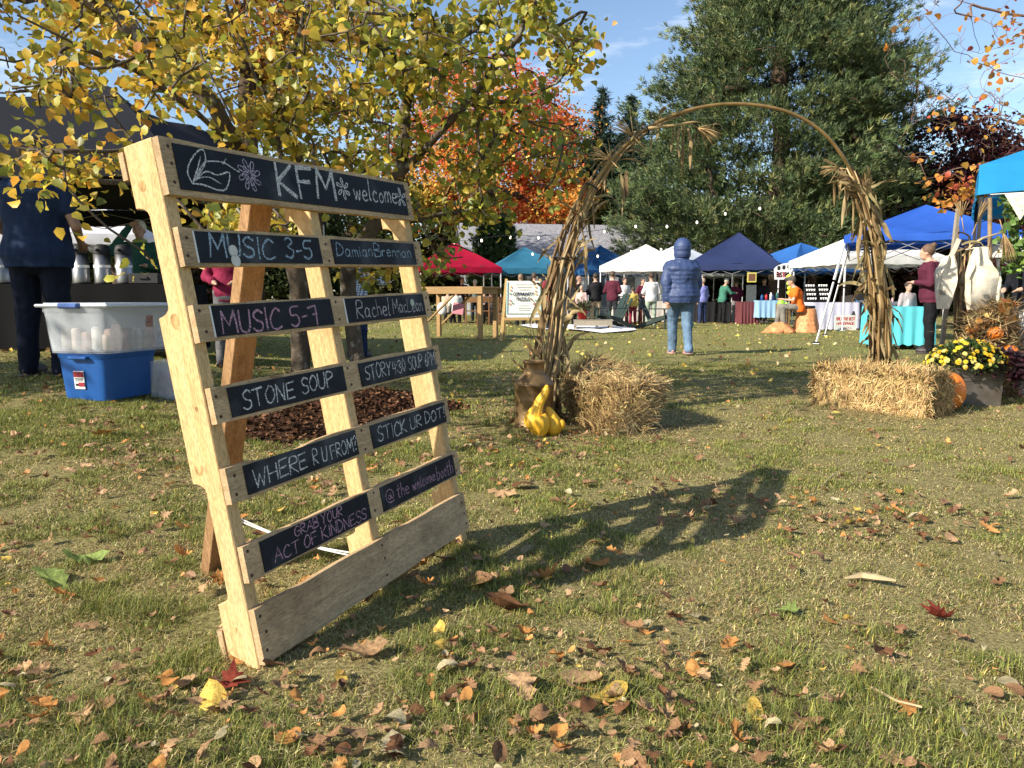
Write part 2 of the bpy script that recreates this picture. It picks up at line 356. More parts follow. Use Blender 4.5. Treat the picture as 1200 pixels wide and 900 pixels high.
# mulch bed : mounded sheet and loose chips
nr, na = 16, 60; V = [(MUL[0], MUL[1], g(MUL[0], MUL[1])+.05)]
for i in range(1, nr+1):
    for k in range(na):
        a = 2*math.pi*k/na; w = 1+.10*math.sin(3*a+1)+.06*math.sin(7*a); f = i/nr
        x = MUL[0]+MUL[2]*w*f*math.cos(a); y = MUL[1]+MUL[3]*w*f*math.sin(a)
        V.append((x, y, g(x, y)+.05*(1-f**3)-(.015 if i == nr else 0)+random.uniform(-.006, .006)))
F = [(0, 1+k, 1+(k+1) % na) for k in range(na)]
for i in range(nr-1):
    for k in range(na): a = 1+i*na+k; b2 = 1+i*na+(k+1) % na; F.append((a, a+na, b2+na, b2))
mbm = MB(); mbm.add(V, F); M_mulch = mat('bark_mulch', (.055, .026, .013), .95, .5, 26, bump=.9, bscale=70)
tag(mbm.build('mulch_bed', M_mulch, smooth=True), 'round mounded bed of dark brown bark mulch under the yellow tree', kind='structure')
n = 9000; a = rng.random(n)*2*np.pi; f = np.sqrt(rng.random(n))*1.04; w = 1+.10*np.sin(3*a+1)+.06*np.sin(7*a)
x = MUL[0]+MUL[2]*w*f*np.cos(a); y = MUL[1]+MUL[3]*w*f*np.sin(a)
C = np.stack([x, y, gz(x, y)+.05*(1-f**3)+.004], -1); nrm = rng.normal(size=(n, 3)); nrm[:, 2] *= .25
V, F, cc = leafmesh(C, rng.uniform(.02, .05, n), 'rhomb', palette(n, [(.075, .035, .018), (.13, .065, .035), (.035, .018, .01), (.2, .11, .06)], [4, 3, 3, .8], rng), 0, nrm*1.5, 5, .8)
tag(link('mulch_chips', npmesh('mulch_chips', V, F, cc), mat('chip', (1, 1, 1), .9, .2, 20, attr=True)), 'loose brown bark chips covering the bed round the tree', 'mulch', kind='stuff')

# ------------------------------------------------------------ grass: bent blades, denser near
def grass(n, y0, y1, wid, hgt, segs, seed):
    r = np.random.default_rng(seed)
    u = r.random(n); y = np.sqrt(y0*y0+u*(y1*y1-y0*y0)); x = (r.random(n)*2-1)*(y*.72+.25)
    gq = greenness(x, y); keep = ~in_mulch(x, y, .97)
    tuft = fbm(x*9+50, y*9+4, 3)
    keep &= r.random(n) < (.78+.22*gq)*np.clip((tuft-.05)*3, .6, 1.1)
    x, y, gq, tuft = x[keep], y[keep], gq[keep], tuft[keep]; n = len(x)
    z = gz(x, y)-.004
    h = hgt*(.35+.95*r.random(n))*(.62+.50*gq**1.4)*(.30+1.45*tuft); w = wid*(.7+.6*r.random(n))
    lean = .25+1.3*r.random(n)**1.2*(1.25-.5*gq); a = r.random(n)*2*np.pi; dx, dy = np.cos(a), np.sin(a)
    dry = r.random(n) > (.20+.52*gq)
    lean = lean+dry*.9
    b = r.random(n)[:, None]
    gc = np.array([.085, .12, .026])*(1-b)+np.array([.33, .35, .09])*b
    dc = np.array([.26, .20, .085])*(1-b)+np.array([.74, .62, .33])*b
    c = np.where(dry[:, None], dc, gc)*(1+r.normal(0, .22, (n, 1)))
    br = dry & (r.random(n) < .16); c[br] = np.array([.17, .105, .055])*(.6+.8*r.random((br.sum(), 1)))
    ys_ = r.random(n) < .12; c[ys_] = c[ys_]*[1.5, 1.25, .9]
    P = np.stack([x, y, z], -1); side = np.stack([-dy, dx, np.zeros(n)], -1)*w[:, None]
    V = []; 
    for i in range(segs+1):
        f = i/segs; L_ = h*f
        up = np.cos(lean*f*.9); out_ = np.sin(lean*f*.9)
        q = P+np.stack([dx*L_*out_, dy*L_*out_, L_*np.maximum(up, .12)], -1)
        ww = (1-f)**.7
        if i < segs: V += [q-side*ww*.5, q+side*ww*.5]
        else: V += [q]
    V = np.stack(V, 1); k = V.shape[1]; F = []
    for i in range(segs-1): F += [[2*i, 2*i+1, 2*i+3], [2*i, 2*i+3, 2*i+2]]
    F += [[2*segs-2, 2*segs-1, 2*segs]]
    F = np.array(F); FF = (F[None]+(np.arange(n)*k)[:, None, None]).reshape(-1, 3)
    return V.reshape(-1, 3), FF, np.repeat(np.clip(c, .01, .9), k, 0)
parts_ = [grass(250000, 1.0, 2.6, .0024, .034, 3, 1), grass(480000, 2.5, 5.0, .0038, .030, 2, 2), grass(430000, 4.9, 10, .0072, .030, 2, 3), grass(240000, 9.8, 24, .016, .032, 1, 4), grass(90000, 23, 48, .035, .04, 1, 5)]
off = 0; VV = []; FF = []; CC = []
for V, F, c in parts_: VV.append(V); FF.append(F+off); CC.append(c); off += len(V)
M_grass = mat('grass_blades', (1, 1, 1), .62, .12, 3, bump=0, attr=True, transl=.28, spec=.25)
tag(link('grass', npmesh('grass', np.concatenate(VV), np.concatenate(FF), np.concatenate(CC)), M_grass), 'short mixed green and straw coloured lawn grass', 'grass', kind='stuff')

# ------------------------------------------------------------ fallen leaves
def leaf_outline(kind, r):
    if kind == 'oak':
        pts = []; nl = 4
        for sgn in (1, -1):
            seg = []
            for i in range(nl*2+1):
                f = i/(nl*2); w = (.30 if i % 2 else .17)*(1-.3*abs(f-.5)*2)*(1+r.uniform(-.12, .12)); seg.append((sgn*w*(1 if 0 < i else .3), f*.92+(.05 if i % 2 else 0)))
            pts.append(seg)
        return [(0, 0)]+pts[0]+[(0, 1.02)]+pts[1][::-1]
    if kind == 'maple':
        spec = [(-90, .16), (-55, .42), (-38, .26), (-12, .62), (8, .30), (24, .72), (45, .36), (60, .62), (75, .5), (90, 1.0)]
        right = [(math.cos(R(a))*l*.75, .35+math.sin(R(a))*l*.65) for a, l in spec]
        return right+[(-x, y) for x, y in right[-2:0:-1]]
    return [(math.sin(t)*.33*(1-.25*math.cos(t)), .5-.5*math.cos(t)) for t in np.linspace(0, 2*math.pi, 15)[:-1]]
def leaf_mesh(kind, seed, curl):
    r = random.Random(seed); o = leaf_outline(kind, r); n = len(o); V = [(0, .45, 0)]
    inner = [(x*.5, .45+(y-.45)*.5) for x, y in o]
    fold = r.uniform(-.5, 1.)*curl; bend = r.uniform(.2, 1.3)*curl*r.choice((1, 1, -1)); tw = r.uniform(-1, 1)*curl
    def z(x, y): return fold*abs(x)*.7+bend*(y-.45)**2+tw*x*(y-.4)+.05*curl*math.sin(9*x+7*y+seed)+r.uniform(-.02, .02)
    V = [(x, y, z(x, y)) for x, y in [(0, .45)]+inner+o]
    F = [(0, 1+k, 1+(k+1) % n) for k in range(n)]+[(1+k, 1+n+k, 1+n+(k+1) % n, 1+(k+1) % n) for k in range(n)]
    V += [(-.012, .02, .01), (.012, .02, .01), (.0, -.32, .05+.1*r.random())]; b = 1+2*n; F += [(b, b+1, b+2)]
    zmin = min(v[2] for v in V); V = [(x, y-.45, zz-zmin) for x, y, zz in V]
    mb = MB(); mb.add(V, F); return mb.mesh('leaf_'+kind, True)
LEAFCOL = dict(tan=(.42, .26, .135), brown=(.27, .15, .075), dark=(.17, .08, .038), orange=(.50, .235, .07), yellow=(.62, .42, .09), pale=(.40, .34, .20), red=(.26, .05, .03), green=(.28, .36, .10))
def leafmat(c): return mat('fallen_leaf_'+c, LEAFCOL[c], .75, .35, 14, bump=.3, transl=.18, rnd=.25, spec=.15, dirt=(tuple(k*.45 for k in LEAFCOL[c]), 22, .56))
LM = {}
for kd in ('oak', 'maple', 'ovate'):
    for c in LEAFCOL:
        LM[kd, c] = []
        for s in range(3):
            me = leaf_mesh(kd, s*7+hash(kd+c) % 1 + len(c)*3, .55+.35*s); me.materials.append(leafmat(c)); LM[kd, c].append(me)
def put_leaf(px, py, size, kd, c, rz, label, group=None, v=None, tilt=None):
    p = at(px, py); me = LM[kd, c][v if v is not None else random.randrange(3)]
    o = link('fallen_leaf', me, None, None, p+Vector((0, 0, .012)), (random.uniform(-.3, .3) if tilt is None else tilt, random.uniform(-.3, .3), rz))
    o.scale = (size,)*3; return tag(o, label, 'leaf', group)
special = [
 (60, 688, .16, 'oak', 'green', .9, 'large green oak leaf, lower of the pair lying at the left'),
 (95, 662, .13, 'oak', 'green', -1.1, 'green oak leaf, upper of the pair lying at the left'),
 (925, 722, .085, 'maple', 'green', 1.2, 'lone green maple leaf on the grass right of centre'),
 (1100, 730, .10, 'maple', 'red', 2.2, 'dark red maple leaf on pale grass at the far right'),
 (526, 791, .055, 'ovate', 'pale', 1.9, 'small whitish leaf standing out below the bottom plank'),
 (627, 663, .03, 'ovate', 'yellow', .4, 'tiny bright yellow leaf right of the pallet foot'),
 (618, 648, .05, 'ovate', 'pale', 2.5, 'small round pale leaf just above the tiny yellow leaf'),
 (430, 772, .12, 'oak', 'tan', 2.0, 'big curled tan oak leaf just below the bottom plank'),
 (250, 832, .085, 'ovate', 'yellow', .5, 'golden yellow leaf below the left foot of the pallet'),
 (611, 815, .11, 'oak', 'tan', .3, 'broad tan oak leaf in the cluster at bottom centre'),
 (685, 803, .11, 'ovate', 'tan', .8, 'curled tan leaf at the top of the bottom centre cluster'),
 (712, 822, .085, 'ovate', 'yellow', -1.3, 'pointed yellow tan leaf at the right end of the bottom centre cluster'),
 (828, 603, .11, 'maple', 'brown', 1.5, 'brown maple leaf alone on the shaded lawn right of centre'),
 (655, 592, .08, 'oak', 'brown', 1.5, 'brown oak leaf right of the lowest chalkboard row'),
 (590, 583, .13, 'oak', 'tan', 1.2, 'flat tan oak leaf beside the lowest chalkboard'),
 (640, 682, .085, 'oak', 'orange', -1.4, 'upturned orange brown leaf lying in the pallet shadow'),
 (560, 688, .11, 'ovate', 'brown', 1.5, 'long brown curled leaf at the edge of the pallet shadow'),
 (595, 720, .12, 'ovate', 'dark', 1.4, 'dark brown curled leaf pair beneath the pallet shadow'),
 (460, 890, .10, 'oak', 'pale', .2, 'pale yellow green leaf at the bottom edge below centre'),
 (885, 845, .055, 'ovate', 'yellow', .1, 'yellow leaf low in the right half near the bottom edge'),
 (1002, 737, .05, 'ovate', 'tan', 1.2, 'small pale tan oval leaf right of the green maple leaf'),
 (815, 728, .05, 'ovate', 'pale', .1, 'cream leaf left of the lone green maple leaf'),
 (125, 512, .14, 'oak', 'orange', 1.5, 'long orange brown leaf in front of the blue tote'),
 (272, 806, .10, 'maple', 'red', .2, 'reddish leaf right under the left pallet foot'),
 (260, 682, .10, 'maple', 'orange', -1.4, 'curled orange leaf leaning beside the left stringer'),
 (615, 573, .11, 'ovate', 'dark', 1.9, 'dark curled leaf touching the flat tan oak leaf'),
 (1182, 808, .05, 'ovate', 'pale', .4, 'pale leaf near the right edge of the lawn'),
 (700, 665, .09, 'ovate', 'orange', 1.6, 'pointed orange leaf right of the pallet shadow'),
 (735, 795, .07, 'oak', 'brown', .6, 'small brown oak leaf above the bottom centre cluster'),
 (1065, 835, .07, 'maple', 'orange', .6, 'orange maple leaf near the bottom right corner'),
]
for s in special: put_leaf(*s)
GL = {'tan': 'curled tan dead leaf lying among the short grass', 'brown': 'crumpled mid brown dead leaf lying on the lawn', 'dark': 'withered very dark brown leaf fallen on the lawn',
      'orange': 'rusty orange dead leaf fallen on the lawn', 'yellow': 'small yellow leaf fallen on the lawn', 'pale': 'bleached straw coloured leaf fallen on the lawn'}
r = random.Random(3); cnt = 0; rest = []
clusters = [(r.uniform(-2.6, 1.6), r.uniform(1.3, 4.6)) for _ in range(22)]+[at(180, 640), at(100, 520), at(170, 540), at(200, 860), at(340, 880), at(720, 830), at(610, 810), at(840, 860), at(30, 860), at(320, 560), at(380, 645)]
tries = []
for i in range(4700):
    if r.random() < .36:
        c = r.choice(clusters); x, y = c[0]+r.gauss(0, .30), c[1]+r.gauss(0, .22)
    else:
        y = math.sqrt(1.2**2+r.random()*(9.5**2-1.2**2)); x = r.uniform(-1, 1)*(y*.70)
        if x > .1*y and r.random() < .66: continue
        if y < 3.0 and r.random() < .60-.25*(x < -.2*y): continue
    if y < 1.1 or abs(x) > y*.75: continue
    tries.append((y, x))
cand = []
cols_ = ['tan', 'brown', 'dark', 'orange', 'pale', 'yellow']; ws_ = [6, 7, 4, 3, 1.2, .7]
for (y, x) in tries:
    c = r.choices(cols_, ws_)[0]; kd = r.choices(('oak', 'maple', 'ovate'), (5, 2, 5))[0]
    if c in ('pale', 'yellow'): kd = 'ovate'
    s = r.uniform(.022, .062)*(1.1 if kd != 'ovate' else .8)
    if r.random() < .45: s *= .55
    v = r.randrange(3); rot = (r.uniform(-.5, .5), r.uniform(-.5, .5), r.uniform(0, 6.28)); loc = Vector((x, y, g(x, y)+.012+r.random()*.012))
    cand.append((-s/y, loc, rot, s, kd, c, v))
cand.sort(key=lambda q: q[0])
for i, (_, loc, rot, s, kd, c, v) in enumerate(cand):
    if i < 262:
        o = link('fallen_leaf', LM[kd, c][v], None, None, loc, rot); o.scale = (s,)*3; KN = {'oak': 'lobed oak', 'maple': 'pointed maple', 'ovate': 'oval'}[kd]; tag(o, GL[c].replace(' leaf', ' '+KN+' leaf'), 'leaf', c+' '+KN+' leaves scattered over the lawn')
    else: rest.append((loc, rot, s, kd, c, v))
# the farther ones, joined
mb = MB(); colv = []
from mathutils import Euler
for loc, rot, s, kd, c, v in rest:
    me = LM[kd, c][v]; M4 = Euler(rot).to_matrix(); b0 = len(mb.v)
    mb.add([M4 @ (q.co*s)+loc for q in me.vertices], [tuple(p.vertices) for p in me.polygons])
    k = .75+.5*r.random(); colv += [[LEAFCOL[c][j]*k for j in range(3)]]*len(me.vertices)
n = 2600; y = np.sqrt(5**2+rng.random(n)*(30**2-25)); x = (rng.random(n)*2-1)*y*.7
C = np.stack([x, y, gz(x, y)+.03], -1); nn = rng.normal(size=(n, 3)); nn[:, 2] *= .2
V2, F2, c2 = leafmesh(C, rng.uniform(.04, .085, n), 'rhomb', palette(n, [(.5, .38, .07), (.62, .5, .12), (.38, .22, .08), (.2, .1, .05), (.55, .45, .25)], [3, 2, 2, 2, 1], rng), 0, nn, 8, 1.2)
b0 = len(mb.v); mb.v += [tuple(v) for v in V2]; mb.f += [tuple(int(j)+b0 for j in f) for f in F2]; colv += [list(q) for q in c2]
me = mb.mesh('scattered_leaves'); a = me.color_attributes.new('col', 'FLOAT_COLOR', 'POINT'); a.data.foreach_set('color', np.c_[np.array(colv), np.ones(len(colv))].astype(np.float32).ravel())
tag(link('scattered_leaves', me, mat('leaf_litter', (1, 1, 1), .65, .25, 12, attr=True, transl=.15, bump=.1)), 'small yellow and brown leaves sprinkled over the farther lawn', 'leaf litter', kind='stuff')
# twigs and dry grass stems near
for k, (pts, lab) in enumerate([([(990, 683), (1010, 682), (1028, 687), (1050, 693)], 'pale dried corn leaf strip lying right of centre'), ([(962, 573), (975, 562), (996, 553)], 'thin forked twig lying on the shaded lawn'), ([(1020, 812), (1050, 832), (1080, 843)], 'thin straw stem near the bottom right of the lawn'), ([(340, 632), (362, 636), (402, 640)], 'thin pale twig lying left of the lowest board')]):
    P_ = [at(*q)+Vector((0, 0, .014+.006*i)) for i, q in enumerate(pts)]
    mb = MB(); mb.tube(P_, [.0028, .0024, .002, .0015][:len(P_)] if k else [.003, .012, .010, .004], 5)
    tag(mb.build('twig', mat('dry_twig', (.42, .33, .19), .8, .3, 20)), lab, 'twig')
# ------------------------------------------------------------ the pallet sign
YAW, LEANB, ROLL = 1.14531659, 0.17243805, 0.03677889
def pal_rot():
    cy, sy, cp, sp, cr_, sr_ = math.cos(YAW), math.sin(YAW), math.cos(LEANB), math.sin(LEANB), math.cos(ROLL), math.sin(ROLL)
    def tf(u, v, w):
        X, Z = u*cr_-v*sr_, u*sr_+v*cr_; Y = -w
        Y2 = Y*cp+Z*sp; Z2 = -Y*sp+Z*cp
        return Vector((X*cy-Y2*sy, X*sy+Y2*cy, Z2))
    return Matrix((tf(1, 0, 0), tf(0, 0, -1), tf(0, 1, 0))).transposed()   # local x=along, y=backwards, z=up
PR = pal_rot(); PO = Vector((-0.56022136, 1.66408819, -0.82859049+.84))
pal = bpy.data.objects.new('pallet_sign', None); COL.objects.link(pal)
pal.matrix_world = Matrix.Translation(PO) @ PR.to_4x4()
tag(pal, 'tall wooden pallet stood on end with chalked blackboard strips, leaning in the foreground', 'sign')
LEN = 1.016; T = .017
def arc_notch(z0, z1, d, rr=.03):        # outline of a fork notch, back edge
    return [(d, z0), (d, z0+.002)]
def stringer(u0, z0, z1, w=.038):
    D = .089; nd = .036; y0 = T+.0005; y1 = y0+D
    prof = [(y0, z0), (y1, z0)]
    for a, b_ in ((.145, .43), (.815, 1.06)):
        prof += [(y1, a)]
        prof += [(y1-nd*math.sin(t), a+.022*(1-math.cos(t))) for t in np.linspace(.3, math.pi/2, 4)]
        prof += [(y1-nd*math.sin(t), b_-.022*(1-math.cos(t))) for t in np.linspace(math.pi/2, .3, 4)]
        prof += [(y1, b_)]
    prof += [(y1, z1), (y0, z1)]
    bm = bmesh.new(); vs = [bm.verts.new((u0, y, z)) for y, z in prof]; f = bm.faces.new(vs)
    r_ = bmesh.ops.extrude_face_region(bm, geom=[f]); bmesh.ops.translate(bm, verts=[v for v in r_['geom'] if isinstance(v, bmesh.types.BMVert)], vec=(w, 0, 0))
    bmesh.ops.recalc_face_normals(bm, faces=bm.faces[:]); me = bpy.data.meshes.new('stringer')
    bmesh.ops.bevel(bm, geom=[e for e in bm.edges if len(e.link_faces) == 2 and e.calc_face_angle() > 1.2], offset=.0022, segments=1, affect='EDGES')
    bm.to_mesh(me); bm.free(); return me
M_str = woodmat('stringer_pine', (.70, .49, .245), (.55, .35, .145), 2)
for u0, z0, z1 in ((-.003, -.014, 1.199), (.492, -.030, 1.190), (.981, -.047, 1.193)):
    link('stringer', stringer(u0, z0, z1), M_str, pal)
M_knot = mat('wood_knot', (.46, .28, .12), .8, .7, 45, bump=.4, stretch=(1, 1, .5))
for y_, z_, ra_, rb_ in ((.055, 1.105, .011, .014), (.040, .800, .013, .020), (.060, .462, .012, .014), (.030, .600, .005, .007), (.050, .085, .006, .008)):
    mb = MB(); n_ = 18; ring = [(-.0034, T+y_+ra_*math.cos(a)*(1+.12*math.sin(3*a)), z_+rb_*math.sin(a)*(1+.1*math.cos(2*a))) for a in np.linspace(0, 2*math.pi, n_+1)[:-1]]; inn = [(-.0036, T+y_+(q[1]-T-y_)*.55, z_+(q[2]-z_)*.55) for q in ring]
    mb.add(ring+inn+[(-.0035, T+y_, z_)], [(k, (k+1) % n_, n_+(k+1) % n_, n_+k) for k in range(n_)]+[(n_+k, n_+(k+1) % n_, 2*n_) for k in range(n_)]); mb.build('knot', M_knot, pal)
M_slat0 = M_slat(0); M_nail = mat('rusty_nail', (.06, .025, .012), .7, .4, 60)
SL = [(1.197, 1.070), (.999, .914), (.828, .744), (.643, .559), (.460, .377), (.277, .193), (.130, .000)]
slats = []
rs = random.Random(5)
def board(u0, u1, v0, v1, y0, y1, seed, bite=None):
    r = random.Random(seed); n = 26; bm = bmesh.new(); tops = []; bots = []
    for i in range(n+1):
        u = u0+(u1-u0)*i/n; e = .0012*math.sin(i*.9+seed)+r.uniform(-.0006, .0006)
        tp = v1+e
        if bite and bite[0] < u < bite[1]: tp -= bite[2]*math.sin(math.pi*(u-bite[0])/(bite[1]-bite[0]))
        tops.append((u, tp)); bots.append((u, v0+.0012*math.sin(i*.7+seed*2)+r.uniform(-.0006, .0006)))
    mb = MB()
    V = []
    for (u, tp), (_, bt) in zip(tops, bots): V += [(u, y0, bt), (u, y0, tp), (u, y1, tp), (u, y1, bt)]
    F = []
    for i in range(n):
        a = 4*i; b_ = a+4; F += [(a, b_, b_+1, a+1), (a+1, b_+1, b_+2, a+2), (a+2, b_+2, b_+3, a+3), (a+3, b_+3, b_, a)]
    F += [(0, 1, 2, 3), (4*n+3, 4*n+2, 4*n+1, 4*n)]
    mb.add(V, F); return mb
for i, (v1, v0) in enumerate(SL):
    dx = [.0, .004, .002, .003, -.001, .003, 0][i]
    s = board(-.001+dx, LEN+dx+[.003, .006, .004, .008, .004, .006, 0][i], v0, v1, 0, T, i+1, bite=(.07, .30, .012) if i == 4 else None).build('slat', M_slat0, pal)
    if i == 6: s['label'] = 'wide bare bottom plank without a chalkboard'
    slats.append(s); nb = MB(); h = v1-v0
    for u in (.019, .511, .999):
        for f in ((.22, .78) if h < .1 else (.2, .5, .8)):
            c = Vector((u+rs.uniform(-.006, .006), -.0006, v0+h*(f+rs.uniform(-.06, .06))))
            nb.tube([c, c+Vector((0, .002, 0))], .0042, 8)
    o = nb.build('nail_heads', M_nail, s); o['kind'] = 'stuff'
# back boards at head and foot
for v0, v1 in ((1.128, 1.190), (.0, .085)):
    board(-.006, LEN-.01, v0, v1, T+.0905, T+.0905+.015, 17+int(v0)).build('back_slat', M_slat0, pal)
# rear prop leg and tie cord
leg_top = Vector((.455, .098, 1.15)); base_w = at(252, 668); inv_ = (Matrix.Translation(PO) @ PR.to_4x4()).inverted()
lb = inv_ @ (base_w+Vector((0, 0, .0)))
M_legR = Matrix((Vector((1, 0, 0)), Vector((0, 1, 0)), Vector((0, 0, 1))))
mb = MB(); mb.bar(lb, leg_top+Vector((0, .05, 0)), .036, .088, up=Vector((1, 0, .0)), bev=.002)
d_ = (leg_top-lb).normalized()
pl_ = mb.build('prop_leg', M_leg, pal)
nb = MB()
def cord(a, b_, sag, n=9): return [a.lerp(b_, i/n)+Vector((0, 0, -sag*math.sin(math.pi*i/n))) for i in range(n+1)]
c0 = inv_ @ (base_w+Vector((.05, .02, .17))); 
for k in (0, 1): nb.tube(cord(lb+d_*.16+Vector((.02, -.045, .01*k)), Vector((.505, .112+.006*k, .085+.01*k)), .012+.006*k), .0022, 5)
nb.tube([Vector((.487, .107, .09)), Vector((.511, .112, .084)), Vector((.534, .107, .09)), Vector((.511, .014+T, .10))], .0022, 5)
q = (lb+d_*.16).lerp(Vector((.505, .112, .085)), .42); nb.tube([q+Vector((-.02, 0, -.03)), q, q+Vector((.012, 0, .012)), q+Vector((.02, -.01, -.02))], .002, 5)
nb.build('tie_cord', M_white, pal)

# chalkboard strips
PANELS = [(0, .033, .985, 1.186, 1.084)]
for i, (v1, v0) in enumerate(((.992, .921), (.823, .752), (.635, .566), (.453, .384), (.272, .199)), 1):
    PANELS += [(i, [.043, .048, .049, .050, .053][i-1], .482, v1, v0), (i, [.537, .545, .555, .554, .546][i-1], [.980, .981, .988, .988, .986][i-1], v1-.002, v0-.001)]
FONT = {
 'A': [[(0, 0), (.42, 1), (.8, 0)], [(.15, .4), (.68, .38)]], 'B': [[(0, 0), (0, 1), (.5, .9), (.5, .62), (0, .52), (.6, .4), (.58, .08), (0, 0)]],
 'C': [[(.7, .85), (.4, 1), (.05, .6), (.1, .15), (.4, 0), (.75, .12)]], 'D': [[(0, 0), (.03, 1), (.45, .85), (.65, .45), (.4, .1), (-.04, 0)]],
 'E': [[(.6, 1), (0, .95), (0, 0), (.62, .04)], [(0, .5), (.5, .52)]], 'F': [[(.02, 0), (0, .96), (.62, 1)], [(0, .52), (.5, .55)]],
 'G': [[(.7, .85), (.4, 1), (.05, .6), (.12, .1), (.45, 0), (.72, .2), (.7, .45), (.42, .45)]], 'H': [[(0, 0), (0, 1)], [(.65, 0), (.65, 1)], [(0, .48), (.65, .52)]],
 'I': [[(.1, 0), (.12, 1)]], 'K': [[(0, 0), (0, 1)], [(.62, 1), (.02, .45), (.7, 0)]], 'L': [[(.02, 1), (0, 0), (.6, .03)]],
 'M': [[(0, 0), (.08, 1), (.42, .35), (.78, 1), (.85, 0)]], 'N': [[(0, 0), (.03, 1), (.6, .02), (.66, 1)]], 'O': [[(.35, 1), (.02, .6), (.1, .1), (.38, 0), (.68, .35), (.6, .85), (.35, 1), (.28, .95)]],
 'P': [[(.02, 0), (0, .96), (.5, .95), (.58, .66), (.02, .48)]], 'R': [[(0, 0), (.03, .96), (.52, .95), (.55, .62), (.03, .5), (.62, 0)]], 'S': [[(.62, .85), (.35, 1), (.06, .8), (.2, .55), (.55, .4), (.55, .1), (.25, 0), (0, .14)]],
 'T': [[(0, .95), (.75, 1)], [(.38, .97), (.36, 0)]], 'U': [[(0, 1), (.03, .2), (.3, 0), (.58, .2), (.64, 1)]], 'W': [[(0, 1), (.2, 0), (.42, .7), (.62, 0), (.88, 1)]], 'Y': [[(0, 1), (.32, .5), (.68, 1)], [(.32, .5), (.25, 0)]], 'Z': [[(0, 1), (.6, 1), (0, 0), (.65, 0)]],
 '0': [[(.3, 1), (.02, .5), (.25, 0), (.55, .5), (.3, 1)]], '3': [[(.02, .88), (.3, 1), (.52, .8), (.22, .55), (.55, .35), (.35, 0), (0, .1)]], '4': [[(.12, 1), (.05, .45), (.55, .5)], [(.5, 1), (.4, 0)]],
 '5': [[(.58, 1), (.08, .95), (.05, .58), (.45, .55), (.55, .2), (.28, 0), (0, .12)]], '6': [[(.4, 1), (.08, .5), (.1, .08), (.4, 0), (.52, .3), (.25, .48), (.06, .3)]], '7': [[(0, .9), (.55, 1), (.52, .0)], [(.3, .55), (.6, .6)]],
 '-': [[(.02, .45), (.35, .5)]], ':': [[(.05, .7), (.08, .64)], [(.05, .25), (.08, .19)]], '!': [[(.1, 1), (.08, .32)], [(.07, .08), (.09, .02)]], '?': [[(0, .8), (.25, 1), (.45, .75), (.2, .5), (.2, .3)], [(.2, .08), (.22, .02)]],
 'a': [[(.42, .45), (.2, .55), (.02, .3), (.15, 0), (.4, .15), (.44, .5), (.46, .05), (.55, 0)]], 'b': [[(0, 1), (.03, 0), (.3, .02), (.42, .28), (.25, .5), (.03, .35)]], 'c': [[(.4, .45), (.2, .55), (.02, .25), (.18, 0), (.42, .08)]],
 'e': [[(.03, .28), (.4, .32), (.32, .52), (.12, .5), (.02, .2), (.2, 0), (.45, .08)]], 'h': [[(0, 1), (.02, 0)], [(.02, .38), (.2, .55), (.36, .4), (.38, 0)]], 'i': [[(.05, .5), (.06, 0)], [(.05, .72), (.07, .68)]],
 'l': [[(.05, 1), (.03, .08), (.15, 0)]], 'm': [[(0, .5), (.02, 0)], [(.02, .35), (.16, .52), (.28, .35), (.28, 0)], [(.28, .35), (.42, .52), (.54, .35), (.56, 0)]], 'n': [[(0, .52), (.02, 0)], [(.02, .35), (.2, .54), (.36, .38), (.38, 0)]],
 'o': [[(.2, .52), (.02, .28), (.16, 0), (.38, .2), (.3, .5), (.18, .52)]], 'r': [[(0, .52), (.02, 0)], [(.02, .3), (.15, .5), (.34, .48)]], 't': [[(.16, .9), (.14, .05), (.3, 0)], [(-.04, .6), (.36, .62)]], 'w': [[(0, .52), (.12, 0), (.26, .42), (.4, 0), (.54, .52)]],
 'd': [[(.4, .4), (.15, .5), (.02, .2), (.2, 0), (.4, .15)], [(.42, 1), (.44, 0)]],
 '@': [[(.5, .35), (.35, .55), (.25, .3), (.4, .2), (.52, .6), (.55, .25), (.75, .3), (.75, .75), (.4, .98), (.05, .65), (.1, .15), (.4, -.05), (.75, .05)]], ' ': [],
 'p': [[(0, .5), (.0, -.35)], [(.02, .35), (.25, .52), (.4, .25), (.2, 0), (.02, .1)]], 'u': [[(0, .5), (.05, .08), (.25, .05), (.38, .5)], [(.38, .5), (.4, 0)]], 's': [[(.35, .45), (.1, .5), (.08, .32), (.35, .2), (.25, 0), (0, .05)]],
}
def smooth_pts(p, n=4):
    if len(p) < 3: return p
    out = []
    for i in range(len(p)-1):
        p0 = p[max(i-1, 0)]; p1 = p[i]; p2 = p[i+1]; p3 = p[min(i+2, len(p)-1)]
        for k in range(n):
            t_ = k/n; out.append(tuple(.5*((2*p1[j])+(-p0[j]+p2[j])*t_+(2*p0[j]-5*p1[j]+4*p2[j]-p3[j])*t_**2+(-p0[j]+3*p1[j]-3*p2[j]+p3[j])*t_**3) for j in (0, 1)))
    return out+[p[-1]]
CURVY = set('BCDGOPRSU0356?abcdehlmnoprstuw@')
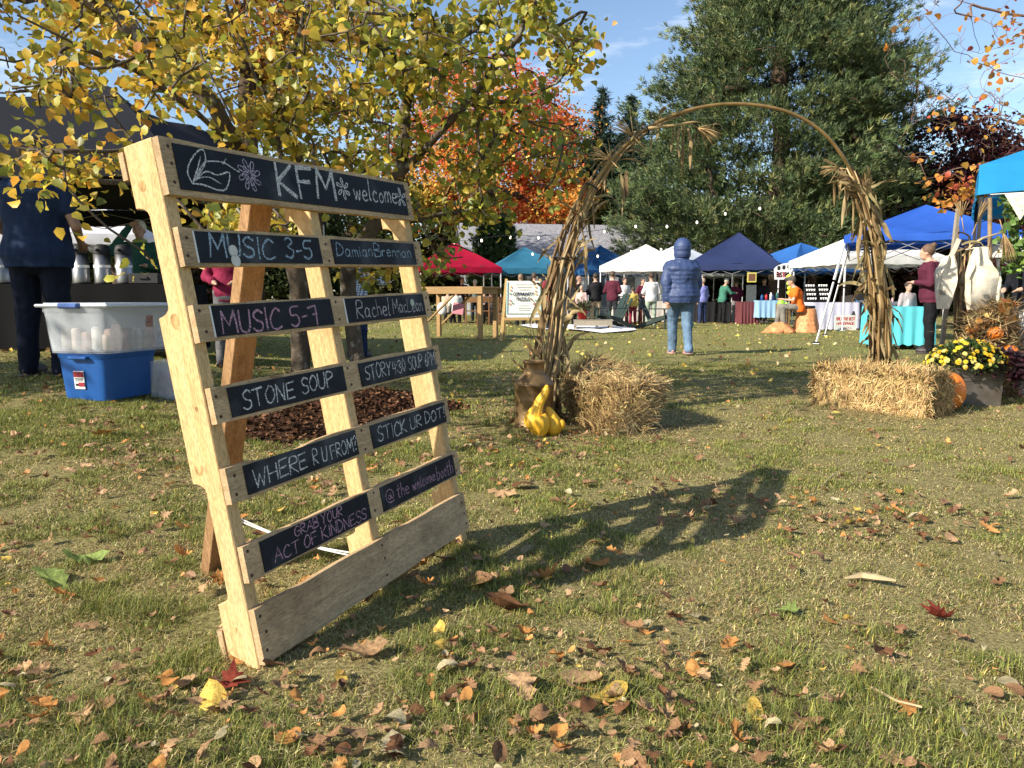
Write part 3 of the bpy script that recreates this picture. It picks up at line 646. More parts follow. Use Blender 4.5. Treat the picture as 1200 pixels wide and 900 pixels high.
def text_strokes(txt, u0, u1, b0, b1, h, seed=0, slant=.06):
    r = random.Random(seed); x = 0; lay = []
    for ch in txt:
        if ch == ' ': x += .42; continue
        w_ = max([p[0] for s_ in FONT[ch] for p in s_]+[.1]); lay.append((ch, x)); x += w_+.17
    x -= .17; k = (u1-u0)/x; out = []
    for ch, cx in lay:
        jy = r.uniform(-.05, .05); js = r.uniform(.93, 1.07); jr = r.uniform(-.06, .06)
        for s_ in FONT[ch]:
            pts = smooth_pts(s_) if ch in CURVY else [s_[0]]+[q for a, b_ in zip(s_, s_[1:]) for q in (((a[0]+b_[0])/2+r.uniform(-.02, .02), (a[1]+b_[1])/2), b_)]
            o_ = []
            for X_, Y_ in pts:
                X_ = X_+Y_*(slant+jr); Y_ = Y_*js+jy
                uu = u0+(cx+X_)*k; f = (uu-u0)/(u1-u0)
                o_.append((uu, b0+(b1-b0)*f+Y_*h))
            out.append(o_)
    return out
def petals(cu, cv, r_, n=6, seed=0, dbl=False):
    out = []
    for k in range(n):
        a = 2*math.pi*k/n+.3+seed; c, s_ = math.cos(a), math.sin(a); pts = []
        for i in range(9):
            t_ = i/8*math.pi; l = r_*math.sin(t_/1.0)**.8 if 0 < i < 8 else 0; l = r_*(.25+.75*math.sin(t_)) if 0 < i < 8 else r_*.2; wd = r_*.42*(i/8-.5)*2*math.sin(t_+.15)
            pts.append((cu+c*l-s_*wd, cv+s_*l+c*wd))
        out.append(pts)
    return out
def ribbon(strokes, wd, y, seed=0):
    r = random.Random(seed); mb = MB()
    for s_ in strokes:
        for (a, b_) in zip(s_, s_[1:]):
            d = Vector((b_[0]-a[0], b_[1]-a[1])); 
            if d.length < 1e-6: continue
            d.normalize(); nn = Vector((-d.y, d.x))*wd*.5*r.uniform(.55, 1.15); e = d*wd*.3; yy = y-r.uniform(0, .0001)
            P = [(a[0]-e.x+nn.x, yy, a[1]-e.y+nn.y), (a[0]-e.x-nn.x, yy, a[1]-e.y-nn.y), (b_[0]+e.x-nn.x, yy, b_[1]+e.y-nn.y), (b_[0]+e.x+nn.x, yy, b_[1]+e.y+nn.y)]
            mb.add(P, [(0, 1, 2, 3)])
    return mb
def chalkmat(name, col):
    m = bpy.data.materials.new(name); t, b, out = nodes(m); N = t.nodes.new; K = t.links.new
    tc_ = N('ShaderNodeTexCoord'); n1 = N('ShaderNodeTexNoise'); n1.inputs['Scale'].default_value = 520; n1.inputs['Detail'].default_value = 2; K(tc_.outputs['Object'], n1.inputs['Vector'])
    r_ = N('ShaderNodeValToRGB'); e = r_.color_ramp.elements; e[0].position = .40; e[0].color = (.03, .03, .035, 1); e[1].position = .57; e[1].color = (*col, 1); K(n1.outputs['Fac'], r_.inputs['Fac'])
    K(r_.outputs['Color'], b.inputs['Base Color']); b.inputs['Roughness'].default_value = 1; b.inputs['Specular IOR Level'].default_value = 0; return m
CH = dict(white=chalkmat('chalk_white', (.78, .78, .74)), blue=chalkmat('chalk_blue', (.42, .56, .66)), pink=chalkmat('chalk_pink', (.62, .36, .46)), pale=chalkmat('chalk_pale', (.66, .60, .62)), lilac=chalkmat('chalk_lilac', (.58, .50, .62)))
YF = -.0035
WR = []     # panel index -> list of (strokes, colour, width)
leafs = [[(.068, 1.100), (.060, 1.125), (.078, 1.155), (.108, 1.180), (.122, 1.180), (.120, 1.155), (.098, 1.128), (.068, 1.100)], [(.068, 1.1), (.088, 1.13), (.108, 1.165)],
 [(.068, 1.1), (.10, 1.10), (.145, 1.092), (.172, 1.10), (.190, 1.138), (.150, 1.128), (.115, 1.132), (.078, 1.108)], [(.08, 1.112), (.12, 1.12), (.155, 1.108)], [(.085, 1.118), (.115, 1.152), (.15, 1.160), (.18, 1.160), (.205, 1.150), (.225, 1.143)], [(.175, 1.158), (.188, 1.170)]]
WR.append([([smooth_pts(s_) for s_ in leafs], 'white', .0038), (petals(.258, 1.139, .040, 8)+petals(.258, 1.139, .026, 7, .2), 'lilac', .0028), (text_strokes('KFM', .356, .596, 1.101, 1.103, .082, 3), 'white', .0105),
 (petals(.640, 1.141, .031, 6, .3), 'white', .0042), (text_strokes('welcome', .690, .925, 1.116, 1.118, .060, 4), 'white', .0048), (petals(.952, 1.141, .031, 5, .1), 'white', .0042)])
WR.append([(text_strokes('MUSIC', .078, .292, .934, .932, .052, 5), 'blue', .0060), (text_strokes('3-5', .335, .440, .934, .932, .050, 6), 'blue', .0052)])
WR.append([(text_strokes('Damian', .552, .728, .944, .944, .038, 7), 'blue', .0034), (text_strokes('Brennan', .742, .950, .944, .944, .038, 8), 'blue', .0034)])
WR.append([(text_strokes('MUSIC', .070, .268, .758, .757, .052, 9), 'pink', .0058), (text_strokes('5-7', .305, .412, .757, .757, .052, 10), 'pink', .0052)])
WR.append([(text_strokes('Rachel', .592, .765, .762, .764, .050, 11), 'pale', .0036), (text_strokes('MacLean', .785, .962, .765, .767, .044, 12), 'pale', .0034)])
WR.append([(text_strokes('STONE', .086, .266, .578, .580, .043, 13), 'white', .0044), (text_strokes('SOUP', .296, .424, .584, .586, .040, 14), 'white', .0044)])
WR.append([(text_strokes('STORY', .578, .712, .580, .582, .041, 15), 'white', .0036), (text_strokes('4:30', .722, .795, .580, .582, .038, 16), 'white', .0034), (text_strokes('SOUP 6PM', .815, .982, .582, .584, .040, 17), 'white', .0034)])
WR.append([(text_strokes('WHERE', .073, .262, .396, .398, .040, 18), 'white', .0044), (text_strokes('R U FROM?', .288, .478, .398, .398, .038, 19), 'white', .0040)])
WR.append([(text_strokes('STICK', .582, .738, .396, .398, .042, 20), 'white', .0042), (text_strokes('UR DOT!', .762, .978, .400, .402, .036, 21), 'white', .0040)])
WR.append([(text_strokes('GRAB YOUR', .170, .360, .245, .244, .025, 22), 'pink', .0034), (text_strokes('ACT OF KINDNESS', .088, .460, .209, .205, .030, 23), 'pink', .0036)])
WR.append([(text_strokes('@', .566, .605, .216, .216, .036, 24, 0), 'pink', .0034), (text_strokes('the', .625, .690, .218, .218, .038, 25), 'pink', .0034), (text_strokes('welcome', .712, .850, .216, .214, .036, 26), 'pink', .0034), (text_strokes('booth', .862, .968, .212, .212, .044, 27), 'pink', .0034)])
for k, (si, u0, u1, v1, v0) in enumerate(PANELS):
    mb = MB(); mb.box(((u0+u1)/2, -.0015, (v0+v1)/2), (u1-u0, .003, v1-v0))
    p = mb.build('chalkboard', M_chalkboard, slats[si])
    e = MB()
    for a, b_, ww in (((u0, v0), (u0, v1), 1),): e.box(((u0-.0012), -.0016, (v0+v1)/2), (.0024, .0034, v1-v0+.001))
    for strokes, c, wd in WR[k]:
        o = ribbon(strokes, wd, YF+.0003, k).build('chalk_writing', CH[c], slats[si])
    if k in (1, 3, 4): e.build('edge_strip', M_white, slats[si])
# round stickers
def dot(u, v, r_, m, par, name='round_sticker'):
    mb = MB(); mb.tube([(u, -.0042, v), (u, -.0030, v)], r_, 20); return mb.build(name, m, par)
dot(.152, .950, .0135, mat('paper_dot', (.60, .58, .52), .8, .1, 40), slats[1]); dot(.154, .926, .0145, MATS['paper_dot'], slats[1]); dot(.905, .795, .0115, mat('green_grey_dot', (.42, .46, .38), .8, .1, 40), slats[2])
mb = MB(); mb.add([(.085, -.0037, .772), (.092, -.0037, .758), (.080, -.0037, .757)], [(0, 1, 2)])
# ------------------------------------------------------------ trees
M_barkgrey = mat('grey_lichen_bark', (.095, .075, .055), .9, .5, 9, bump=.9, bscale=30, dirt=((.32, .33, .27), 14, .60))
M_barkdk = mat('dark_bark', (.07, .05, .035), .95, .4, 5, bump=.7)
def grow(tree_nodes, attract, step_curve=.18, sag=.0, seed=0, segs=5):
    """connect each target to the nearest node of the skeleton by a curved twig; nodes = [(pos, parent)]"""
    r = random.Random(seed); pos = [Vector(p) for p, _ in tree_nodes]; par = [q for _, q in tree_nodes]
    arr = np.array([tuple(p) for p in pos]); tgt = list(attract)
    root = np.array(tree_nodes[0][0])
    A = np.array([tuple(a) for a in tgt]); dist = np.full(len(A), 1e9); near = np.zeros(len(A), int)
    def upd(s):
        nonlocal dist, near
        for i in range(s, len(pos)):
            d = np.linalg.norm(A-np.array(pos[i]), axis=1); m_ = d < dist; dist[m_] = d[m_]; near[m_] = i
    upd(0); done = np.zeros(len(A), bool); ends = []
    for _ in range(len(A)):
        dd = np.where(done, 1e9, dist); i = int(dd.argmin()); done[i] = True; j = near[i]; a = pos[j]; b = Vector(A[i]); L_ = (b-a).length
        if L_ < .02: ends.append(j); continue
        gp = pos[par[j]] if par[j] >= 0 else a-Vector((0, 0, 1)); dirn = (a-gp); dirn = dirn.normalized() if dirn.length > 1e-6 else Vector((0, 0, 1))
        c = a+dirn*L_*.4+Vector((r.uniform(-1, 1), r.uniform(-1, 1), r.uniform(-1, 1)))*L_*step_curve
        n = max(2, min(segs, int(L_/.12)+1)); last = j; s0 = len(pos)
        for k in range(1, n+1):
            t = k/n; p = a*(1-t)**2+c*2*t*(1-t)+b*t*t+Vector((0, 0, -sag*L_*t*t)); p += Vector((r.uniform(-1, 1), r.uniform(-1, 1), r.uniform(-1, 1)))*.02*min(L_, .5)
            pos.append(p); par.append(last); last = len(pos)-1
        ends.append(last); upd(s0)
    return pos, par, ends
def branch_mesh(mb, pos, par, r0, rtip, expo=.5, n_big=8, minr=0):
    N_ = len(pos); cnt = np.zeros(N_); kids = [[] for _ in range(N_)]
    for i, p in enumerate(par):
        if p >= 0: kids[p].append(i)
    for i in range(N_-1, -1, -1):
        if not kids[i]: cnt[i] = 1
        if par[i] >= 0: cnt[par[i]] += cnt[i]
    mx_ = cnt.max(); rad = rtip+(r0-rtip)*(cnt/mx_)**expo
    # chains
    def chain(start, parent):
        stack = [(start, parent)]
        while stack:
            s_, p_ = stack.pop(); pts = [pos[p_]] if p_ >= 0 else []; rr = [min(rad[p_], rad[s_]*1.25)] if p_ >= 0 else []
            cur = s_
            while True:
                pts.append(pos[cur]); rr.append(rad[cur]); ks = sorted(kids[cur], key=lambda k: -cnt[k])
                if not ks: break
                for k in ks[1:]: stack.append((k, cur))
                cur = ks[0]
            if len(pts) > 1 and max(rr) >= minr: mb.tube(pts, rr, n_big if max(rr) > .03 else (5 if max(rr) > .008 else 3), cap=False)
    for i, p in enumerate(par):
        if p < 0: chain(i, -1)
    return rad, cnt
def polyline_nodes(lines):
    nodes_ = []; idx_ = {}
    for ln in lines:
        last = -1
        if ln[0] == 'from': # attach to nearest existing
            p0 = ln[1][0]; last = min(range(len(nodes_)), key=lambda i: (nodes_[i][0]-p0).length); ln = ln[1]
        for a, b in zip(ln, ln[1:]):
            n = max(1, int((b-a).length/.14))
            if last == -1: nodes_.append((a, -1)); last = len(nodes_)-1
            for k in range(1, n+1): nodes_.append((a.lerp(b, k/n)+Vector((random.uniform(-1, 1), random.uniform(-1, 1), random.uniform(-1, 1)))*.015, last)); last = len(nodes_)-1
    return nodes_

# ---- the yellow tree behind the pallet
TX, TY = MUL[0], MUL[1]
def bs(x, y): return Vector((x, y, g(x, y)-.02))
b1 = at(345, 462); b1 = bs(b1.x+.05, 5.7)
L1 = [bs(-1.60, 5.75), P3(350, 400, 5.75), P3(352, 330, 5.7), P3(330, 262, 5.6), P3(290, 190, 5.4), P3(250, 120, 5.1), P3(205, 60, 4.9), P3(160, 0, 4.7)]
L2 = [bs(-1.30, 5.85), P3(392, 400, 5.85), P3(385, 330, 5.8), P3(372, 250, 5.7), P3(345, 170, 5.6), P3(300, 90, 5.5), P3(270, 20, 5.4), P3(250, -60, 5.3)]
L3 = [bs(-1.18, 5.95), P3(415, 385, 5.95), P3(405, 320, 6.0), P3(440, 260, 6.0), P3(470, 205, 5.9), P3(505, 170, 5.8), P3(545, 120, 5.7), P3(575, 85, 5.6), P3(610, 40, 5.5), P3(630, -10, 5.4)]
L4 = [P3(470, 205, 5.9), P3(475, 130, 5.9), P3(482, 80, 5.9), P3(455, 30, 5.9), P3(430, -40, 5.9)]
L5 = [P3(330, 262, 5.6), P3(250, 240, 4.9), P3(180, 215, 4.3), P3(120, 212, 3.9), P3(60, 185, 3.6), P3(20, 170, 3.4)]
L6 = [P3(290, 190, 5.4), P3(230, 130, 4.8), P3(160, 85, 4.3), P3(90, 55, 4.0), P3(20, 20, 3.8)]
L7 = [P3(545, 120, 5.7), P3(600, 118, 5.6), P3(650, 100, 5.5), P3(690, 60, 5.4)]
L8 = [P3(440, 260, 6.0), P3(500, 255, 6.3), P3(560, 245, 6.5), P3(600, 230, 6.6)]
L9 = [P3(482, 80, 5.9), P3(520, 60, 5.7), P3(560, 30, 5.6), P3(600, -30, 5.5)]
L10 = [P3(250, 120, 5.1), P3(120, 10, 5.2), P3(-40, -80, 4.9), P3(-200, -100, 4.6)]
L11 = [P3(350, 300, 5.7), P3(320, 140, 6.2), P3(350, 40, 6.4), P3(380, -60, 6.6)]
nodes_ = polyline_nodes([L1, L2, L3, ('from', L4), ('from', L5), ('from', L6), ('from', L7), ('from', L8), ('from', L9), ('from', L10), ('from', L11)])
rt = random.Random(21)
# crown pieces as (px, py, Y, rx, ry, rz, count)
def px_cloud(n, cx, cy, sx, sy, Y0, Y1, rr=None):
    out = []
    while len(out) < n:
        a, b = rt.uniform(-1, 1), rt.uniform(-1, 1)
        if a*a+b*b > 1: continue
        out.append(P3(cx+a*sx, cy+b*sy, rt.uniform(Y0, Y1)))
    return out
tg = []
tg += px_cloud(165, 300, 20, 330, 120, 4.6, 6.8)
tg += px_cloud(80, 380, 150, 120, 70, 5.0, 6.6)
tg += px_cloud(90, 560, 40, 130, 90, 5.0, 6.4)
tg += px_cloud(62, 590, 180, 95, 75, 5.6, 7.2)
tg += px_cloud(20, 525, 260, 45, 50, 5.6, 7.0)
tg += px_cloud(26, 310, 215, 90, 35, 4.8, 6.0)
tg += px_cloud(50, 90, 60, 130, 70, 3.8, 6.2)
tg += px_cloud(16, 300, 265, 60, 30, 3.6, 5.2)
tg += px_cloud(14, 430, 310, 60, 30, 6.0, 7.2)
tg += px_cloud(13, 48, 188, 38, 20, 3.1, 3.8)
tg += px_cloud(2, 178, 300, 8, 12, 3.2, 3.6)
tg += px_cloud(6, 130, 150, 40, 40, 3.2, 4.0)
tg += px_cloud(8, 240, 100, 60, 50, 3.4, 4.4)
tg += px_cloud(9, 430, 20, 90, 40, 3.8, 4.8)
for _ in range(170): tg.append(Vector((rt.uniform(-5.6, .6), rt.uniform(3.2, 7.4), rt.uniform(3.5, 4.9))))   # the crown above the frame
for _ in range(70): tg.append(Vector((rt.uniform(-6.6, -4.2), rt.uniform(3.6, 5.6), rt.uniform(2.6, 4.3))))    # its reach out to the left
pos, par, ends = grow(nodes_, tg, .2, .05, 3, 6)
mb = MB(); rad, cnt = branch_mesh(mb, pos, par, .072, .0026, .60)
yt = thing('yellow_tree', 'multi stemmed tree with yellow green heart shaped leaves rising from the mulch bed', 'tree', (0, 0, 0))
mb.build('trunk', M_barkgrey, yt, True)
# leaves : along the outer twigs
C = []
for e_ in ends:
    chain = [e_]; 
    while par[chain[-1]] >= 0 and len(chain) < 5: chain.append(par[chain[-1]])
    base = 15 if pos[e_].z < 3.4 else 13
    for _ in range(base):
        k = rt.random()*(len(chain)-1); i = int(k); a, b = pos[chain[i]], pos[chain[min(i+1, len(chain)-1)]]
        q = a.lerp(b, k-i)+Vector((rt.gauss(0, .085), rt.gauss(0, .085), rt.gauss(-.02, .07))); C.append(q)
C = np.array([tuple(c) for c in C]); n = len(C); S = rng.uniform(.036, .082, n)*np.clip(C[:, 1]/4.6, .72, 1.0)
left = np.clip((-C[:, 0]-1.2)/2.5, 0, 1)
pal_cols = palette(n, [(.44, .37, .055), (.62, .47, .06), (.27, .28, .045), (.62, .40, .06), (.17, .19, .035), (.48, .25, .05)], [4, 3.2, 2.6, 1.4, 1.2, .45], rng, .15)
green = (C[:, 0] > -1.0)[:, None]; pal_cols = np.where(green & (rng.random((n, 1)) < .6), pal_cols*[.66, .78, .8], pal_cols)
pal_cols = np.where((left > .2)[:, None] & (rng.random((n, 1)) < .5), pal_cols*[1.2, 1.02, .9], pal_cols)
V, F, cc = leafmesh(C, S, 'ovate', pal_cols, .55, None, 4, 1.0)
# nearest leaves as parts
pc = C-np.array([0, 0, H]); dpt = pc[:, 1]*math.cos(PITCH)-pc[:, 2]*math.sin(PITCH); vv = pc[:, 1]*math.sin(PITCH)+pc[:, 2]*math.cos(PITCH)
sx_ = 600+900*pc[:, 0]/dpt; sy_ = 450-900*vv/dpt; ok = (sx_ > 5) & (sx_ < 1195) & (sy_ > 5) & (sy_ < 440)
score = np.where(ok, S/dpt, 0); order = np.argsort(-score)[:280]; isn = np.zeros(n, bool); isn[order] = True
M_leaf = mat('yellow_leaf', (1, 1, 1), .45, .14, 30, bump=.12, attr=True, transl=.38, spec=.45, dirt=((.20, .10, .03), 26, .68))
V3 = V.reshape(n, 7, 3); F0 = F[:6]-0; kk = ~isn; m_ = kk.sum()
FF = (F0[None]+(np.arange(m_)*7)[:, None, None]).reshape(-1, 3)
o = link('foliage', npmesh('foliage', V3[kk].reshape(-1, 3), FF, np.repeat(pal_cols[kk], 7, 0), True), M_leaf, yt); o['kind'] = 'stuff'
for i in order:
    me = npmesh('leaf', V3[i], F0, np.repeat(pal_cols[i:i+1], 7, 0), True); link('leaf', me, M_leaf, yt)

# ---- generic far broadleaf tree
def broad(name, label, cat, base, lobes, cols, ws, leaf, per, trunk_r, seed, group=None, bark=None, transl=.3, ncl=1.0, kind='rhomb', barez=None):
    """lobes: list of (x,y,z,rx,ry,rz,nclusters) in world offsets from base"""
    r = np.random.default_rng(seed); rr = random.Random(seed); base = Vector(base)
    t = thing(name, label, cat, base, 0, group); cl = []; cr_ = []
    for (x, y, z, rx, ry, rz, nc) in lobes:
        for _ in range(int(nc*ncl)):
            d = r.normal(size=3); d /= np.linalg.norm(d); f = r.uniform(.45, 1.0)**.6; cl.append((x+d[0]*rx*f, y+d[1]*ry*f, z+d[2]*rz*f)); cr_.append(r.uniform(.55, 1.1)*min(rx, rz)*.26)
    cl = np.array(cl); nn = len(cl); ci = palette(nn, cols, ws, r, .18)
    C = (cl[:, None]+r.normal(size=(nn, per, 3))*np.array(cr_)[:, None, None]*[1, 1, .62]).reshape(-1, 3)
    cc_ = np.repeat(ci, per, 0)*(1+r.normal(0, .16, (nn*per, 1)))
    V, F, c_ = leafmesh(C, r.uniform(.6, 1.2, len(C))*leaf, kind, np.clip(cc_, .004, .95), .35, None, seed)
    o = link('crown', npmesh('crown', V, F, c_), mat('broadleaf_%d' % int(transl*100), (1, 1, 1), .6, .15, 3, bump=0, attr=True, transl=transl, spec=.2), t); o['kind'] = 'stuff'
    zt = max(l[2]+l[5]*.3 for l in lobes); cx = sum(l[0] for l in lobes)/len(lobes); z0 = barez or zt*.3
    nd = [(Vector((0, 0, -.1)), -1)]; 
    for k in range(1, 7): nd.append((Vector((cx*.3*k/6+rr.uniform(-.1, .1), rr.uniform(-.1, .1), z0*k/6)), k-1))
    for k in range(1, 6): nd.append((Vector((cx*(.3+.6*k/5)+rr.uniform(-.2, .2), rr.uniform(-.2, .2), z0+(zt-z0)*k/5)), len(nd)-1))
    sel = r.choice(nn, min(nn, 60), replace=False); pos, par, ends = grow(nd, [Vector(cl[i]) for i in sel], .15, 0, seed, 4)
    mb = MB(); branch_mesh(mb, pos, par, trunk_r, .015, .55); mb.build('trunk', bark or M_barkdk, t, True); return t

def gp(px, Y): x = XA(px, Y); return Vector((x, Y, g(x, Y)))
def lobe(base, px, py, Y, wpx, hpx, n, dr=None):
    p = P3(px, py, Y)-Vector(base); k = Y/900; return (p.x, p.y, p.z, wpx*k, (dr or wpx*k), hpx*k, n)
b = gp(575, 50)
broad('orange_maple', 'orange and scarlet maple behind the house with the grey roof', 'tree', b,
 [lobe(b, 560, 130, 50, 75, 60, 70), lobe(b, 620, 165, 50, 60, 60, 60), lobe(b, 560, 210, 49, 75, 50, 60), lobe(b, 640, 230, 49, 50, 42, 50), lobe(b, 500, 190, 50, 60, 70, 50)],
 [(.78, .17, .06), (.82, .36, .08), (.68, .11, .06), (.74, .48, .10), (.32, .30, .07)], [3.4, 3.4, 1.4, 2.0, 1.6], .24, 110, .38, 31, transl=.45)
b = gp(648, 56)
broad('olive_tree', 'olive green and yellow tree between the orange maple and the spruces', 'tree', b, [lobe(b, 655, 200, 56, 40, 50, 40), lobe(b, 665, 245, 55, 50, 40, 40), lobe(b, 690, 270, 54, 28, 22, 16)],
 [(.16, .17, .03), (.32, .24, .04), (.10, .12, .03), (.5, .34, .06)], [4, 2, 3, 1], .26, 90, .3, 33)
b = gp(300, 30)
broad('golden_tree', 'large amber leaved tree rising behind the yellow tree on the left', 'tree', b, [lobe(b, 270, 20, 30, 120, 90, 60), lobe(b, 370, 60, 31, 80, 90, 45), lobe(b, 200, 50, 29, 60, 50, 22)],
 [(.50, .28, .05), (.42, .17, .05), (.36, .32, .06), (.25, .2, .05)], [4, 2, 3, 1], .24, 80, .35, 35)
b = gp(410, 52)
broad('mixed_tree', 'yellow green tree between the orange maple and the amber tree', 'tree', b, [lobe(b, 410, 190, 52, 100, 70, 60), lobe(b, 330, 230, 50, 80, 50, 45), lobe(b, 480, 250, 50, 70, 40, 40)],
 [(.13, .15, .03), (.24, .22, .04), (.09, .11, .03)], [3, 2, 2], .3, 80, .35, 36)
b = gp(150, 26)
broad('hedge_tree', 'dense olive green tree behind the white tent on the left', 'tree', b, [lobe(b, 130, 215, 26, 90, 55, 60), lobe(b, 30, 235, 27, 80, 45, 40), lobe(b, 220, 250, 27, 70, 45, 40), lobe(b, 140, 275, 25.5, 100, 30, 40)],
 [(.07, .10, .018), (.12, .13, .025), (.05, .07, .015)], [4, 2, 2], .17, 110, .25, 37)
b = gp(1125, 38)
broad('maroon_tree', 'dark maroon leaved tree right of the big pine', 'tree', b, [lobe(b, 1110, 190, 38, 65, 55, 60), lobe(b, 1160, 215, 37, 55, 60, 45), lobe(b, 1080, 240, 37, 45, 45, 35), lobe(b, 1120, 290, 36.5, 90, 40, 50), lobe(b, 1190, 250, 36, 50, 60, 30)],
 [(.045, .012, .015), (.075, .02, .018), (.03, .012, .012), (.10, .05, .02)], [4, 2, 2, .6], .22, 110, .3, 38, transl=.12)

# ---- bare-ish maple reaching in from the right
b = Vector((9.2, 9.6, g(9.2, 9.6)))
rt = random.Random(5)
main = [[b.copy(), b+Vector((0, 0, 1.4)), b+Vector((-.1, .1, 2.4)), P3(1420, 60, 9.4), P3(1390, -90, 9.3)]]
fr = [('from', [P3(1420, 95, 9.4), P3(1290, 110, 9.3), P3(1170, 85, 9.2), P3(1120, 60, 9.1), P3(1085, 20, 9.0)]), ('from', [P3(1420, 150, 9.4), P3(1290, 165, 9.4), P3(1170, 140, 9.2), P3(1120, 120, 9.1), P3(1075, 95, 9.0), P3(1045, 85, 8.9)]), ('from', [P3(1420, 190, 9.4), P3(1290, 205, 9.4), P3(1160, 190, 9.2), P3(1115, 200, 9.1), P3(1075, 215, 9.0)]), ('from', [P3(1400, 0, 9.3), P3(1280, 30, 9.3), P3(1150, 10, 9.2), P3(1100, -10, 9.1), P3(1060, 10, 9)])]
nodes_ = polyline_nodes(main+fr); tg = px_cloud(150, 1140, 60, 105, 100, 8.6, 9.8) + px_cloud(60, 1125, 160, 75, 60, 8.7, 9.7)
for _ in range(60): tg.append(Vector((rt.uniform(5, 9.5), rt.uniform(8, 11.5), rt.uniform(4, 6.5))))
pos, par, ends = grow(nodes_, tg, .07, 0, 8, 6)
mt = thing('bare_maple', 'half bare maple with twigs and a few orange leaves at the top right', 'tree'); mb = MB(); branch_mesh(mb, pos, par, .035, .0022, .95); mb.build('trunk', mat('reddish_twig', (.20, .12, .09), .85, .3, 12), mt, True)
cl = [(1125, 218, 26, 11, 34), (1108, 236, 14, 10, 16), (1150, 200, 20, 10, 22), (1140, 228, 22, 8, 18), (1112, 205, 6, 4, 4), (1190, 30, 16, 22, 26), (1155, 72, 14, 10, 9), (1165, 120, 18, 30, 12), (1120, 130, 26, 25, 9), (1100, 150, 15, 20, 7), (1185, 75, 14, 18, 10), (1150, 215, 16, 8, 10)]
C = []
for cx, cy, sx, sy, n in cl:
    for _ in range(int(n*1.5)): C.append(P3(cx+rt.gauss(0, sx*.75), cy+rt.gauss(0, sy*.7), rt.uniform(8.7, 9.4)))
for e_ in ends:
    if rt.random() < .12: C += [pos[e_]+Vector((rt.gauss(0, .06), rt.gauss(0, .06), rt.gauss(0, .05))) for _ in range(3)]
C = np.array([tuple(c) for c in C]); n = len(C)
V, F, cc = leafmesh(C, rng.uniform(.04, .085, n), 'ovate', palette(n, [(.62, .24, .04), (.66, .34, .06), (.50, .10, .05), (.45, .18, .06)], [4, 3, 1.4, 1], rng), .4, None, 41, 1.25)
o = link('foliage', npmesh('foliage', V, F, cc, True), M_leaf, mt); o['kind'] = 'stuff'

# ---- conifers
def tufts(P, D, size, nb, wid, seed, cols, ws):
    """needle sprays: nb long thin blades round each direction"""
    r = np.random.default_rng(seed); n = len(P); Pn = np.repeat(P, nb, 0); Dn = np.repeat(D, nb, 0); m_ = len(Pn)
    d = Dn+r.normal(size=(m_, 3))*.62; d /= np.linalg.norm(d, axis=1)[:, None]
    s = np.cross(d, r.normal(size=(m_, 3))); s /= np.linalg.norm(s, axis=1)[:, None]
    L_ = size*r.uniform(.6, 1.25, m_)[:, None]; w = wid*r.uniform(.7, 1.3, m_)[:, None]; st = Pn+r.normal(size=(m_, 3))*size*.22
    V = np.stack([st-s*w*.5, st+s*w*.5, st+d*L_], 1); F = np.arange(m_*3).reshape(-1, 3)
    c = np.repeat(palette(n, cols, ws, r, .2), nb, 0)*(1+r.normal(0, .12, (m_, 1)))
    return V.reshape(-1, 3), F, np.repeat(np.clip(c, .003, .6), 3, 0)
M_needle = mat('conifer_needles', (1, 1, 1), .55, .12, 3, bump=0, attr=True, transl=.15, spec=.3)
b = gp(905, 38); k = 38/900
prof = [(3.1, 130, 870), (4.0, 150, 872), (5.5, 146, 884), (7.2, 140, 892), (9.0, 136, 900), (10.4, 138, 910), (11.6, 122, 908), (12.8, 108, 910), (14.2, 88, 910), (15.2, 62, 912), (15.9, 26, 912)]
zs = np.array([p[0] for p in prof]); ws2 = np.array([p[1] for p in prof])*k; cxs = (np.array([p[2] for p in prof])-600)*k-b.x
r = np.random.default_rng(77); P = []; D = []; cents = []
for i in range(640):
    z = 2.9+12.7*r.random()**.95; hw = np.interp(z, zs, ws2); cx = np.interp(z, zs, cxs); a = r.random()*2*np.pi; f = r.uniform(.35, 1.0)**.5
    f *= 1+.14*math.sin(a*3+z*1.7)+.10*math.sin(a*7-z*2.3)
    c = np.array([cx+math.cos(a)*hw*f, math.sin(a)*hw*.85*f, z+r.normal()*.25]); o_ = np.array([math.cos(a), math.sin(a), .38]); cents.append(c)
    n = 46; L1_ = r.uniform(.9, 1.7); q = r.normal(size=(n, 3))*np.array([.44, .44, .12]); along = r.uniform(-1, 1, n)[:, None]*L1_*.75
    P.append(c+q*1.1+along*o_); D.append(np.repeat((o_+np.array([0, 0, .35]))[None], n, 0))
P = np.concatenate(P); D = np.concatenate(D)
V, F, cc = tufts(P, D, .25, 12, .048, 5, [(.085, .12, .05), (.13, .17, .068), (.045, .072, .032), (.22, .24, .09)], [4, 3, 2.0, 1.2])
pine = thing('pine_tree', 'huge dark green pine with a broad ragged crown behind the tents', 'tree', b)
o = link('crown', npmesh('crown', V, F, cc), M_needle, pine); o['kind'] = 'stuff'
nd = [(Vector((0, 0, -.1)), -1)]+[(Vector((math.sin(k_*.9)*.12, 0, k_*.9)), k_-1) for k_ in range(1, 19)]
pos, par, ends = grow(nd, [Vector(c) for c in cents[:240]], .08, .05, 9, 5); mb = MB(); branch_mesh(mb, pos, par, .42, .012, .75); mb.build('trunk', M_barkdk, pine, True)
